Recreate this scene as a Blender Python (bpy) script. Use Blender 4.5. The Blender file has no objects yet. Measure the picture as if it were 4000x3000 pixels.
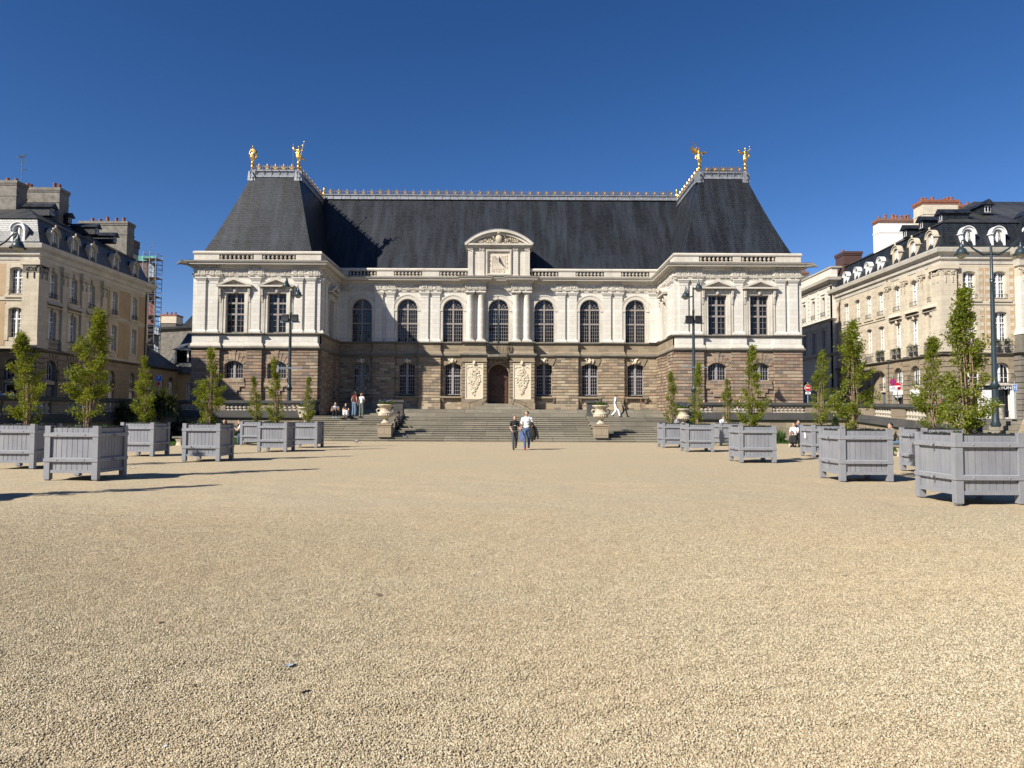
import bpy, math, random
from mathutils import Vector, Matrix, noise
R = math.radians
rnd = random.Random(7)
SC = bpy.context.scene
COL = SC.collection

# ------------------------------------------------------------------ camera
F, EYE, PITCH, ROLL = 2800.0, 1.5, math.atan(132/2800), R(0.25)
cam = bpy.data.cameras.new('camera')
cam.sensor_width = 36; cam.lens = 36*F/4000; cam.clip_end = 2000; cam.clip_start = .05
camo = bpy.data.objects.new('camera', cam); COL.objects.link(camo)
camo.matrix_world = Matrix.Translation((0, 0, EYE)) @ Matrix.Rotation(R(90)+PITCH, 4, 'X') @ Matrix.Rotation(ROLL, 4, 'Z')
SC.camera = camo
_M3 = camo.matrix_world.to_3x3()
def ray(px, py):
    return _M3 @ Vector((px-2000, 1500-py, -F))
def W(px, py, d):                       # the point of that sight line at depth d
    v = ray(px, py); t = d/v.y
    return Vector((v.x*t, d, EYE+v.z*t))
def G(px, py, z=0.0):                   # where that sight line meets level z
    v = ray(px, py); t = (z-EYE)/v.z
    return Vector((v.x*t, v.y*t, z))

# ------------------------------------------------------------------ light
SX, SZ = 1.24, 1.15
sv = Vector((-SX, -1, SZ)).normalized()
el = math.asin(sv.z); az = math.atan2(sv.x, sv.y)
sun = bpy.data.lights.new('sun', 'SUN'); sun.energy = 5.0; sun.angle = R(.5); sun.color = (1, .94, .84)
suno = bpy.data.objects.new('sun', sun); COL.objects.link(suno)
suno.rotation_euler = sv.to_track_quat('Z', 'Y').to_euler(); suno.location = (-40, -30, 60)
w = bpy.data.worlds.new('World'); SC.world = w; w.use_nodes = True
nt = w.node_tree; nt.nodes.clear()
sky = nt.nodes.new('ShaderNodeTexSky'); sky.sky_type = 'NISHITA'; sky.sun_disc = False
sky.sun_elevation = el; sky.sun_rotation = az; sky.altitude = 50
sky.air_density = .8; sky.dust_density = .1; sky.ozone_density = 3.0
hsv = nt.nodes.new('ShaderNodeHueSaturation'); hsv.inputs['Saturation'].default_value = 1.2
bg = nt.nodes.new('ShaderNodeBackground'); bg.inputs['Strength'].default_value = .056
out = nt.nodes.new('ShaderNodeOutputWorld')
gam = nt.nodes.new('ShaderNodeGamma'); gam.inputs[1].default_value = 1.15; nt.links.new(sky.outputs[0], gam.inputs[0]); nt.links.new(gam.outputs[0], hsv.inputs['Color']); tint = nt.nodes.new('ShaderNodeMix'); tint.data_type = 'RGBA'; tint.blend_type = 'MULTIPLY'; tint.inputs[0].default_value = 1; tint.inputs[7].default_value = (1.14, .925, .985, 1); nt.links.new(hsv.outputs[0], tint.inputs[6]); nt.links.new(tint.outputs[2], bg.inputs['Color']); nt.links.new(bg.outputs[0], out.inputs[0])
SC.view_settings.view_transform = 'Standard'; SC.view_settings.look = 'None'
SC.view_settings.exposure = .7; SC.view_settings.gamma = 1
SC.render.engine = 'CYCLES'
SC.cycles.max_bounces = 6; SC.cycles.diffuse_bounces = 2; SC.cycles.glossy_bounces = 3
SC.cycles.use_adaptive_sampling = True

# ------------------------------------------------------------------ materials
class NT:
    def __init__(s, name):
        s.m = bpy.data.materials.new(name); s.m.use_nodes = True
        s.t = s.m.node_tree; s.b = s.t.nodes['Principled BSDF']; s.out = s.t.nodes['Material Output']
    def n(s, typ, **kw):
        nd = s.t.nodes.new('ShaderNode'+typ)
        for k, v in kw.items():
            if k in nd.inputs: nd.inputs[k].default_value = v
            else: setattr(nd, k, v)
        return nd
    def l(s, a, b): s.t.links.new(a, b)
    def mix(s, fac, a, b, mode='MIX'):
        nd = s.t.nodes.new('ShaderNodeMix'); nd.data_type = 'RGBA'; nd.blend_type = mode
        for i, v in ((0, fac), (6, a), (7, b)):
            if isinstance(v, (int, float)): nd.inputs[i].default_value = v
            elif isinstance(v, (tuple, list)): nd.inputs[i].default_value = (*v, 1)
            else: s.l(v, nd.inputs[i])
        return nd.outputs[2]
    def ramp(s, src, a, b, ca=(0,0,0), cb=(1,1,1)):
        nd = s.t.nodes.new('ShaderNodeValToRGB')
        nd.color_ramp.elements[0].position = a; nd.color_ramp.elements[1].position = b
        nd.color_ramp.elements[0].color = (*ca, 1); nd.color_ramp.elements[1].color = (*cb, 1)
        s.l(src, nd.inputs[0]); return nd.outputs[0]
    def bump(s, src, strength=.3, dist=.02, normal=None):
        nd = s.n('Bump', Strength=strength, Distance=dist); s.l(src, nd.inputs['Height'])
        if normal: s.l(normal, nd.inputs['Normal'])
        return nd.outputs[0]
    def coord(s, kind='Object'):
        return s.n('TexCoord').outputs[kind]

def plain(name, c, rough=.6, metal=0, var=.15, scale=6, bump=0, spec=.5):
    t = NT(name); co = t.coord()
    nz = t.n('TexNoise', Scale=scale, Detail=6, Roughness=.65); t.l(co, nz.inputs['Vector'])
    col = t.mix(t.ramp(nz.outputs[0], .3, .7), tuple(x*(1-var) for x in c), tuple(min(1, x*(1+var)) for x in c))
    t.l(col, t.b.inputs['Base Color'])
    t.b.inputs['Roughness'].default_value = rough; t.b.inputs['Metallic'].default_value = metal
    t.b.inputs['Specular IOR Level'].default_value = spec
    if bump: t.l(t.bump(nz.outputs[0], bump, .03), t.b.inputs['Normal'])
    return t.m

def masonry(name, c1, c2, mortar, bw, bh, mw=.012, rough=.85, stain=.25, staincol=None, bump=.25, streak=0, squash=1, tints=None):
    """coursed blocks in metres on the UV map, each block its own tint, with stains"""
    t = NT(name); uv = t.coord('UV'); ob = t.coord('Object')
    br = t.n('TexBrick', Scale=1.0); t.l(uv, br.inputs['Vector'])
    br.inputs['Brick Width'].default_value = bw; br.inputs['Row Height'].default_value = bh
    br.inputs['Mortar Size'].default_value = mw; br.inputs['Mortar Smooth'].default_value = .3
    br.inputs['Color1'].default_value = (*c1, 1); br.inputs['Color2'].default_value = (*c2, 1)
    br.inputs['Mortar'].default_value = (*mortar, 1); br.offset = .5; br.squash = squash; br.squash_frequency = 3
    n1 = t.n('TexNoise', Scale=.45, Detail=8, Roughness=.7); t.l(ob, n1.inputs['Vector'])
    n2 = t.n('TexNoise', Scale=9, Detail=5, Roughness=.7); t.l(ob, n2.inputs['Vector'])
    sc = staincol or tuple(x*.55 for x in c2)
    base = br.outputs[0]
    if tints:                                   # a tint of its own for every block, on the brick layout
        sp_ = t.n('SeparateXYZ'); t.l(uv, sp_.inputs[0])
        def mth(op, a, b=0.0):
            nd = t.n('Math', operation=op)
            for i, q in enumerate((a, b)):
                if isinstance(q, (int, float)): nd.inputs[i].default_value = q
                else: t.l(q, nd.inputs[i])
            return nd.outputs[0]
        row = mth('FLOOR', mth('DIVIDE', sp_.outputs[1], bh)); par = mth('FLOORED_MODULO', row, 2)
        cell = mth('FLOOR', mth('ADD', mth('DIVIDE', sp_.outputs[0], bw), mth('MULTIPLY', mth('SUBTRACT', 1.0, par), .5)))
        cb_ = t.n('CombineXYZ'); t.l(cell, cb_.inputs[0]); t.l(row, cb_.inputs[1])
        wn_ = t.n('TexWhiteNoise', noise_dimensions='2D'); t.l(cb_.outputs[0], wn_.inputs['Vector'])
        cr_ = t.t.nodes.new('ShaderNodeValToRGB'); cr_.color_ramp.interpolation = 'CONSTANT'; e_ = cr_.color_ramp.elements
        for i, q in enumerate(tints):
            el2 = e_[0] if i == 0 else (e_[1] if i == 1 else e_.new(i/len(tints))); el2.position = i/len(tints); el2.color = (*q, 1)
        t.l(wn_.outputs[0], cr_.inputs[0]); base = t.mix(br.outputs['Fac'], cr_.outputs[0], mortar)
    col = t.mix(stain, base, sc); fac = t.ramp(n1.outputs[0], .45, .75)
    col = t.mix(fac, base, col)
    g = t.ramp(n2.outputs[0], .3, .75, (.86, .86, .86), (1.08, 1.08, 1.08))
    col = t.mix(1.0, col, g, 'MULTIPLY')
    if streak:
        mp = t.n('Mapping'); mp.inputs['Scale'].default_value = (1.8, .16, 1); t.l(uv, mp.inputs['Vector'])
        n3 = t.n('TexNoise', Scale=1.0, Detail=6, Roughness=.75); t.l(mp.outputs[0], n3.inputs['Vector'])
        col = t.mix(t.ramp(n3.outputs[0], .48, .8), col, t.mix(streak, col, sc))
    t.l(col, t.b.inputs['Base Color']); t.b.inputs['Roughness'].default_value = rough
    t.b.inputs['Specular IOR Level'].default_value = .25
    b1 = t.bump(br.outputs['Fac'], -bump if False else bump, .015); t.t.nodes[-1].invert = True
    t.l(t.bump(n2.outputs[0], .2, .02, b1), t.b.inputs['Normal'])
    return t.m

M = {}
M['white'] = masonry('white limestone', (.665, .64, .58), (.595, .57, .51), (.46, .42, .35), .85, .36, .010, stain=.35, staincol=(.47, .40, .29), streak=.25)
M['trim'] = masonry('weathered limestone trim', (.62, .58, .50), (.55, .51, .44), (.42, .38, .31), 1.2, .6, .006, stain=.5, staincol=(.30, .26, .20), streak=.5)
M['dirty'] = masonry('lichen darkened stone', (.22, .20, .165), (.165, .15, .125), (.12, .11, .09), 1.1, .5, .01, stain=.6, staincol=(.075, .07, .06), streak=.4)
M['brown'] = masonry('brown rusticated granite', (.37, .265, .18), (.15, .118, .092), (.40, .32, .22), .74, .28, .02, stain=.3, staincol=(.13, .10, .078), bump=.5, tints=[(.33, .235, .16), (.25, .185, .13), (.19, .155, .125), (.30, .205, .15), (.38, .30, .215), (.22, .15, .11), (.27, .215, .165)])
M['tan'] = masonry('mixed tan granite', (.40, .31, .205), (.17, .14, .105), (.44, .36, .25), .70, .28, .02, stain=.3, staincol=(.15, .12, .09), bump=.5, tints=[(.38, .29, .195), (.28, .215, .145), (.19, .16, .125), (.33, .245, .16), (.44, .36, .25), (.24, .19, .14), (.31, .26, .185)])
M['beige'] = masonry('beige granite ashlar', (.33, .265, .18), (.23, .185, .13), (.36, .29, .2), .95, .31, .012, stain=.4, staincol=(.14, .115, .085), streak=.3)
M['step'] = masonry('grey green step stone', (.30, .27, .21), (.20, .18, .14), (.09, .08, .06), 1.7, .32, .012, stain=.5, staincol=(.085, .08, .06), bump=.2)
M['wallstone'] = masonry('ochre garden wall stone', (.33, .27, .19), (.26, .21, .15), (.16, .13, .1), 1.1, .42, .014, stain=.4, staincol=(.13, .11, .085), streak=.4)
M['black_stone'] = masonry('blackened coping stone', (.085, .082, .08), (.06, .058, .057), (.035, .034, .033), 1.6, .5, .01, stain=.4, staincol=(.15, .14, .125), streak=.3)
M['baluster'] = plain('pale weathered baluster stone', (.42, .37, .30), .85, var=.45, scale=5, bump=.2)
M['urn'] = plain('weathered cream urn stone', (.46, .40, .30), .85, var=.45, scale=7, bump=.3)
M['relief'] = plain('creamy relief stone', (.62, .54, .40), .8, var=.12, scale=8)
M['sundial_face'] = plain('pale sundial stone', (.60, .53, .42), .85, var=.12, scale=3)
M['ink'] = plain('engraved lettering brown', (.17, .13, .09), .8, var=.1)
M['iron'] = plain('black wrought iron', (.025, .026, .028), .45, var=.2)
M['lamp_paint'] = plain('dark blue green lamp paint', (.022, .036, .042), .38, var=.2, scale=4)
M['lamp_glass'] = plain('frosted lamp bowl', (.42, .39, .30), .25, var=.2)
M['floodlight'] = plain('floodlight black housing', (.02, .02, .022), .5)
M['gal'] = plain('galvanised bracket', (.22, .27, .29), .4, .5)
M['wood'] = plain('dark oak door', (.075, .036, .02), .5, var=.5, scale=5, bump=.15)
M['gold'] = plain('gilded metal', (.72, .44, .11), .36, 1.0, var=.4, scale=12)
M['lead'] = plain('grey lead sheet', (.20, .215, .235), .5, .25, var=.4, scale=4)
M['dull_iron'] = plain('dull brown grey cresting iron', (.15, .125, .115), .5, .4)
M['mull'] = plain('grey brown window wood', (.25, .22, .195), .6, var=.12)
M['mullgrey'] = plain('light grey window wood', (.28, .265, .27), .55, var=.1)
M['whitewood'] = plain('white painted window wood', (.74, .74, .72), .5, var=.06)
M['door_grey'] = plain('slate grey door paint', (.10, .12, .145), .5)
M['concrete'] = plain('grey rendered chimney', (.19, .175, .15), .9, var=.4, scale=2.2, bump=.2)
M['render_pale'] = plain('pale rendered chimney', (.55, .48, .37), .9, var=.2, scale=2)
M['render_white'] = plain('white rendered chimney', (.75, .73, .70), .9, var=.05)
M['terracotta'] = plain('terracotta pot', (.23, .085, .05), .8, var=.25, scale=3)
M['redbrick'] = masonry('red brick', (.23, .09, .06), (.17, .07, .05), (.3, .24, .2), .22, .075, .01)
M['rubble'] = masonry('dark schist rubble', (.16, .14, .12), (.09, .08, .07), (.2, .18, .15), .3, .14, .03, bump=.8)
M['ochre'] = plain('ochre lime render', (.40, .29, .175), .9, var=.14, scale=.8, bump=.1)
M['pink'] = plain('pinkish lime render', (.46, .375, .29), .9, var=.14, scale=.8, bump=.1)
M['ashlar'] = masonry('warm ashlar', (.60, .53, .41), (.52, .455, .35), (.42, .36, .27), .9, .4, .010, stain=.45, staincol=(.27, .235, .185), streak=.4)
M['copper'] = plain('brown sheet metal', (.105, .06, .05), .5, .2)
M['soil'] = plain('dark soil', (.045, .035, .025), .95, var=.5, scale=9, bump=.5)
M['tube'] = plain('scaffold tube', (.30, .31, .33), .4, .6)
M['plank'] = plain('scaffold plank', (.24, .16, .11), .8)
M['rust'] = plain('rusty handrail', (.14, .07, .045), .6)
M['green_net'] = plain('turquoise sheet', (.07, .30, .26), .7)
M['red_sheet'] = plain('faded red sheet', (.22, .09, .09), .8)
M['grey_sheet'] = plain('pale scaffold netting', (.30, .36, .42), .7)
M['sign_red'] = plain('sign red', (.52, .012, .02), .4, var=.05)
M['sign_white'] = plain('sign white', (.78, .78, .78), .4, var=.04)
M['sign_blue'] = plain('sign blue', (.02, .16, .55), .4, var=.05)
M['sign_navy'] = plain('sign navy', (.03, .06, .28), .4, var=.05)
M['sign_grey'] = plain('sign aluminium', (.22, .26, .27), .5, var=.1)
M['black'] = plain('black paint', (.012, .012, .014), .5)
M['shop_white'] = plain('shop white paint', (.72, .71, .67), .5, var=.05)

def slate(name, a, b, streak=.5, rough=.42):
    t = NT(name); uv = t.coord('UV')
    br = t.n('TexBrick', Scale=1.0); t.l(uv, br.inputs['Vector'])
    br.inputs['Brick Width'].default_value = .34; br.inputs['Row Height'].default_value = .2
    br.inputs['Mortar Size'].default_value = .022; br.inputs['Mortar Smooth'].default_value = .4
    br.inputs['Color1'].default_value = (*a, 1); br.inputs['Color2'].default_value = (*b, 1)
    br.inputs['Mortar'].default_value = (a[0]*.15, a[1]*.15, a[2]*.15, 1)
    mp = t.n('Mapping'); mp.inputs['Scale'].default_value = (.9, .10, 1); t.l(uv, mp.inputs['Vector'])
    n3 = t.n('TexNoise', Scale=1.2, Detail=7, Roughness=.7); t.l(mp.outputs[0], n3.inputs['Vector'])
    n1 = t.n('TexNoise', Scale=.25, Detail=5); t.l(uv, n1.inputs['Vector'])
    f = t.ramp(n3.outputs[0], .42, .72)
    col = t.mix(f, br.outputs[0], t.mix(streak, br.outputs[0], (a[0]*2.9, a[1]*2.9, a[2]*2.9)))
    col = t.mix(t.ramp(n1.outputs[0], .4, .7), col, t.mix(.3, col, (.02, .021, .022)))
    t.l(col, t.b.inputs['Base Color']); t.b.inputs['Roughness'].default_value = rough
    t.b.inputs['Specular IOR Level'].default_value = .3
    bn = t.bump(br.outputs['Fac'], .5, .02); t.t.nodes[-1].invert = True
    mp2 = t.n('Mapping'); mp2.inputs['Scale'].default_value = (1, 6.25, 1); t.l(uv, mp2.inputs['Vector'])
    wn = t.n('TexWhiteNoise', noise_dimensions='2D')
    fl = t.n('VectorMath', operation='FLOOR'); mp3 = t.n('Mapping'); mp3.inputs['Scale'].default_value = (3.33, 6.25, 1)
    t.l(uv, mp3.inputs['Vector']); t.l(mp3.outputs[0], fl.inputs[0]); t.l(fl.outputs[0], wn.inputs['Vector'])
    t.l(t.bump(wn.outputs[0], .25, .02, bn), t.b.inputs['Normal'])
    return t.m
M['slate'] = slate('dark slate', (.0150, .0178, .0230), (.0068, .0082, .0112), .75, .46)
M['slate_old'] = slate('old mossy slate', (.045, .046, .046), (.03, .031, .031), .5, .5)
M['slate_light'] = slate('silvery slate', (.085, .09, .095), (.06, .063, .068), .6, .4)

def glass(name, c=(.008, .009, .011), rough=.06):
    t = NT(name); nz = t.n('TexNoise', Scale=.6, Detail=2); t.l(t.coord(), nz.inputs['Vector'])
    t.b.inputs['Base Color'].default_value = (*c, 1); t.b.inputs['Roughness'].default_value = rough
    t.b.inputs['Specular IOR Level'].default_value = .42
    t.l(t.bump(nz.outputs[0], .10, .05), t.b.inputs['Normal'])
    return t.m
M['glass'] = glass('dark window glass')
def curtain_glass(name):
    t = NT(name); co = t.coord()
    wv = t.n('TexWave', Scale=9, Distortion=1.5); t.l(co, wv.inputs['Vector'])
    nz = t.n('TexNoise', Scale=.8, Detail=2); t.l(co, nz.inputs['Vector'])
    c = t.mix(t.ramp(wv.outputs[0], .2, .8), (.16, .16, .17), (.30, .30, .31))
    c = t.mix(t.ramp(nz.outputs[0], .48, .55), (.015, .016, .02), c)
    t.l(c, t.b.inputs['Base Color']); t.b.inputs['Roughness'].default_value = .06; t.b.inputs['Specular IOR Level'].default_value = .8
    return t.m
M['glass_curtain'] = curtain_glass('window glass with net curtains')

def paint_planter():
    t = NT('grey planter paint'); co = t.coord()
    oi = t.n('ObjectInfo')
    nz = t.n('TexNoise', Scale=3, Detail=6, Roughness=.7); t.l(co, nz.inputs['Vector'])
    mp = t.n('Mapping'); mp.inputs['Scale'].default_value = (30, 30, 2); t.l(co, mp.inputs['Vector'])
    gr = t.n('TexNoise', Scale=1, Detail=5, Roughness=.6); t.l(mp.outputs[0], gr.inputs['Vector'])
    c = t.mix(t.ramp(nz.outputs[0], .3, .7), (.206, .214, .234), (.254, .263, .285))
    c = t.mix(t.ramp(nz.outputs[0], .62, .8), c, (.165, .155, .145))
    ge = t.n('NewGeometry'); c = t.mix(1.0, c, t.ramp(ge.outputs['Random Per Island'], 0, 1, (.88, .88, .90), (1.08, 1.07, 1.05)), 'MULTIPLY')
    nd_ = t.n('TexNoise', Scale=1.3, Detail=9, Roughness=.8); t.l(co, nd_.inputs['Vector']); c = t.mix(t.ramp(nd_.outputs[0], .60, .70), c, t.mix(.45, c, (.12, .11, .10)))
    c = t.mix(t.ramp(gr.outputs[0], .55, .8), c, (.175, .175, .185))
    t.l(c, t.b.inputs['Base Color']); t.b.inputs['Roughness'].default_value = .5
    t.l(t.bump(gr.outputs[0], .15, .01), t.b.inputs['Normal'])
    return t.m
M['planter'] = paint_planter()

def leafmat(name, c1, c2, trans=.45):
    t = NT(name)
    geo = t.n('NewGeometry'); oi = t.n('ObjectInfo'); nz = t.n('TexNoise', Scale=2.5, Detail=3); t.l(t.coord(), nz.inputs['Vector'])
    c = t.mix(geo.outputs['Random Per Island'], c1, c2)
    c = t.mix(t.ramp(nz.outputs[0], .35, .7), c, t.mix(.5, c, (c1[0]*.6, c1[1]*.6, c1[2]*.6)))
    d = t.n('BsdfDiffuse'); tr = t.n('BsdfTranslucent'); gl = t.n('BsdfGlossy', Roughness=.4)
    t.l(c, d.inputs[0]); tc = t.mix(.5, c, (c2[0]*1.2, c2[1]*1.1, c2[2]*.3)); t.l(tc, tr.inputs[0])
    m1 = t.n('MixShader'); m1.inputs[0].default_value = trans; t.l(d.outputs[0], m1.inputs[1]); t.l(tr.outputs[0], m1.inputs[2])
    m2 = t.n('MixShader'); m2.inputs[0].default_value = .015; t.l(m1.outputs[0], m2.inputs[1]); t.l(gl.outputs[0], m2.inputs[2])
    t.l(m2.outputs[0], t.out.inputs[0]); return t.m
M['leaf'] = leafmat('young green yellow leaves', (.10, .14, .014), (.29, .32, .035), .5)
M['leaf_dark'] = leafmat('dark glossy leaves', (.018, .035, .012), (.04, .07, .02), .2)
M['palm'] = leafmat('yucca blades', (.05, .075, .03), (.13, .15, .06), .25)
M['iris'] = leafmat('iris blades', (.045, .10, .025), (.10, .17, .04), .4)
M['grass'] = leafmat('lawn grass', (.04, .085, .015), (.08, .14, .03), .3)
M['flowers'] = leafmat('urn plants', (.04, .09, .015), (.12, .17, .03), .4)
M['bark'] = plain('pale brown bark', (.22, .155, .10), .9, var=.3, scale=12, bump=.4)

def gravel():
    t = NT('pale gravel'); co = t.coord()
    v = t.n('TexVoronoi', Scale=75); t.l(co, v.inputs['Vector'])
    v2 = t.n('TexVoronoi', Scale=26); t.l(co, v2.inputs['Vector'])
    hs = t.n('SeparateColor'); t.l(v.outputs['Color'], hs.inputs[0])
    n1 = t.n('TexNoise', Scale=.35, Detail=6, Roughness=.6); t.l(co, n1.inputs['Vector'])
    n2 = t.n('TexNoise', Scale=5, Detail=6, Roughness=.7); t.l(co, n2.inputs['Vector'])
    c = t.mix(hs.outputs[0], (.31, .258, .176), (.56, .478, .325))
    c = t.mix(t.ramp(n1.outputs[0], .35, .7), c, t.mix(.5, c, (.52, .39, .25)))
    c = t.mix(t.ramp(n2.outputs[0], .5, .8), c, t.mix(.35, c, (.40, .33, .225)))
    t.l(c, t.b.inputs['Base Color']); t.b.inputs['Roughness'].default_value = .95; t.b.inputs['Specular IOR Level'].default_value = .15
    n4 = t.n('TexNoise', Scale=16, Detail=9, Roughness=.85); t.l(co, n4.inputs['Vector'])
    c = t.mix(1.0, c, t.ramp(n4.outputs[0], .40, .60, (.72, .71, .70), (1.16, 1.16, 1.15)), 'MULTIPLY'); t.l(c, t.b.inputs['Base Color'])
    b = t.bump(v.outputs['Distance'], .6, .008); t.t.nodes[-1].invert = True
    b = t.bump(v2.outputs['Distance'], .3, .012, b); t.t.nodes[-1].invert = True
    t.l(t.bump(n4.outputs[0], .35, .03, t.bump(n2.outputs[0], .25, .03, b)), t.b.inputs['Normal']); return t.m
M['gravel'] = gravel()
def pebble():
    t = NT('pebbles'); oi = t.n('ObjectInfo'); nz = t.n('TexNoise', Scale=.35, Detail=6); t.l(t.n('NewGeometry').outputs['Position'], nz.inputs['Vector'])
    cr = t.t.nodes.new('ShaderNodeValToRGB'); e = cr.color_ramp.elements
    for p, c in ((0, (.20, .165, .115)), (.3, (.34, .285, .18)), (.6, (.46, .388, .262)), (.9, (.56, .49, .35)), (1, (.62, .57, .45))):
        el_ = e.new(p) if p not in (0, 1) else (e[0] if p == 0 else e[-1]); el_.color = (*c, 1)
    t.l(oi.outputs['Random'], cr.inputs[0])
    c = t.mix(t.ramp(nz.outputs[0], .35, .7), cr.outputs[0], t.mix(.3, cr.outputs[0], (.43, .32, .19)))
    t.l(c, t.b.inputs['Base Color']); t.b.inputs['Roughness'].default_value = .8; t.b.inputs['Specular IOR Level'].default_value = .25
    return t.m
M['pebble'] = pebble()
M['paving'] = masonry('grey street setts', (.22, .2, .17), (.17, .155, .13), (.09, .085, .075), .2, .14, .012)

# ------------------------------------------------------------------ mesh builder
class MB:
    def __init__(s): s.v = []; s.f = []; s.M = Matrix.Identity(4)
    def add(s, vs, fs):
        o = len(s.v); I = s.M
        s.v += [tuple(I @ Vector(p)) for p in vs]
        s.f += [tuple(i+o for i in f) for f in fs]
    def box(s, x0, x1, y0, y1, z0, z1):
        s.add([(x0,y0,z0),(x1,y0,z0),(x1,y1,z0),(x0,y1,z0),(x0,y0,z1),(x1,y0,z1),(x1,y1,z1),(x0,y1,z1)],
              [(0,3,2,1),(4,5,6,7),(0,1,5,4),(1,2,6,5),(2,3,7,6),(3,0,4,7)])
    def frust(s, a, za, b, zb):            # a,b = (x0,x1,y0,y1)
        s.add([(a[0],a[2],za),(a[1],a[2],za),(a[1],a[3],za),(a[0],a[3],za),(b[0],b[2],zb),(b[1],b[2],zb),(b[1],b[3],zb),(b[0],b[3],zb)],
              [(0,3,2,1),(4,5,6,7),(0,1,5,4),(1,2,6,5),(2,3,7,6),(3,0,4,7)])
    def prism(s, poly, y0, y1):            # poly in (x,z), counter clockwise seen from -y
        n = len(poly)
        vs = [(x,y0,z) for x,z in poly]+[(x,y1,z) for x,z in poly]
        fs = [tuple(range(n)), tuple(range(2*n-1, n-1, -1))]+[(i, i+n, (i+1)%n+n, (i+1)%n) for i in range(n)]
        s.add(vs, fs)
    def prismz(s, poly, z0, z1):
        n = len(poly)
        vs = [(x,y,z0) for x,y in poly]+[(x,y,z1) for x,y in poly]
        fs = [tuple(range(n-1,-1,-1)), tuple(range(n, 2*n))]+[(i, (i+1)%n, (i+1)%n+n, i+n) for i in range(n)]
        s.add(vs, fs)
    def arch(s, cx, cz, r0, r1, y0, y1, a0=0, a1=180, seg=14):
        for i in range(seg):
            b0, b1 = R(a0+(a1-a0)*i/seg), R(a0+(a1-a0)*(i+1)/seg)
            s.prism([(cx+r0*math.cos(b0), cz+r0*math.sin(b0)), (cx+r1*math.cos(b0), cz+r1*math.sin(b0)),
                     (cx+r1*math.cos(b1), cz+r1*math.sin(b1)), (cx+r0*math.cos(b1), cz+r0*math.sin(b1))], y0, y1)
    def lathe(s, prof, c=(0,0,0), seg=12, cap=True):
        n = len(prof); vs = []; fs = []
        for r, z in prof:
            for k in range(seg):
                a = 2*math.pi*k/seg; vs.append((c[0]+r*math.cos(a), c[1]+r*math.sin(a), c[2]+z))
        for i in range(n-1):
            for k in range(seg):
                k2 = (k+1) % seg; fs.append((i*seg+k, i*seg+k2, (i+1)*seg+k2, (i+1)*seg+k))
        if cap: fs += [tuple(range(seg-1,-1,-1)), tuple(range((n-1)*seg, n*seg))]
        s.add(vs, fs)
    def tube(s, pts, r, seg=6):
        pts = [Vector(p) for p in pts]; n = len(pts)
        rs = r if isinstance(r, (list, tuple)) else [r]*n
        vs = []; fs = []; up = None
        for i, p in enumerate(pts):
            t = (pts[min(i+1,n-1)]-pts[max(i-1,0)])
            if t.length < 1e-9: t = Vector((0,0,1))
            t.normalize()
            if up is None: up = Vector((0,0,1)) if abs(t.z) < .9 else Vector((1,0,0))
            a = t.cross(up)
            if a.length < 1e-4: a = t.cross(Vector((0,1,0)))
            a.normalize(); b = a.cross(t)
            for k in range(seg):
                q = 2*math.pi*k/seg; vs.append(tuple(p+(a*math.cos(q)+b*math.sin(q))*rs[i]))
        for i in range(n-1):
            for k in range(seg):
                k2 = (k+1)%seg; fs.append((i*seg+k, (i+1)*seg+k, (i+1)*seg+k2, i*seg+k2))
        fs += [tuple(range(seg)), tuple(range(n*seg-1, (n-1)*seg-1, -1))]
        s.add(vs, fs)
    def ell(s, c, r, seg=10, rings=7, rot=None):
        if isinstance(r, (int, float)): r = (r, r, r)
        vs = [Vector((0,0,-r[2]))]; fs = []
        for i in range(1, rings):
            a = -math.pi/2+math.pi*i/rings
            for k in range(seg):
                q = 2*math.pi*k/seg; vs.append(Vector((r[0]*math.cos(a)*math.cos(q), r[1]*math.cos(a)*math.sin(q), r[2]*math.sin(a))))
        vs.append(Vector((0,0,r[2]))); L = len(vs)-1
        for k in range(seg):
            k2 = (k+1)%seg; fs.append((0, 1+k2, 1+k)); fs.append((L, L-seg+k, L-seg+k2))
        for i in range(rings-2):
            for k in range(seg):
                k2 = (k+1)%seg; fs.append((1+i*seg+k, 1+i*seg+k2, 1+(i+1)*seg+k2, 1+(i+1)*seg+k))
        if rot is not None: vs = [rot @ v for v in vs]
        s.add([tuple(v+Vector(c)) for v in vs], fs)
    def sweep(s, prof, path, closed=False):
        """prof: closed (out, z) loop; path: (x,y) left to right with the outside on its right hand (-y for +x)"""
        n = len(path); P = [Vector(p) for p in path]; m = len(prof); off = []
        def nrm(a, b):
            d = (b-a).normalized(); return Vector((d.y, -d.x))
        for i in range(n):
            if closed or 0 < i < n-1:
                n0 = nrm(P[i-1], P[i]); n1 = nrm(P[i], P[(i+1)%n]); q = n0+n1
                off.append(q/max(.2, q.dot(n0)) if q.length > 1e-6 else n0)
            elif i == 0: off.append(nrm(P[0], P[1]))
            else: off.append(nrm(P[-2], P[-1]))
        vs = [(P[i].x+off[i].x*o, P[i].y+off[i].y*o, z) for i in range(n) for o, z in prof]
        fs = []
        for i in range(n if closed else n-1):
            j = (i+1) % n
            for k in range(m):
                k2 = (k+1)%m; fs.append((i*m+k, j*m+k, j*m+k2, i*m+k2))
        if not closed: fs += [tuple(range(m)), tuple(range(n*m-1, (n-1)*m-1, -1))]
        s.add(vs, fs)
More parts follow.
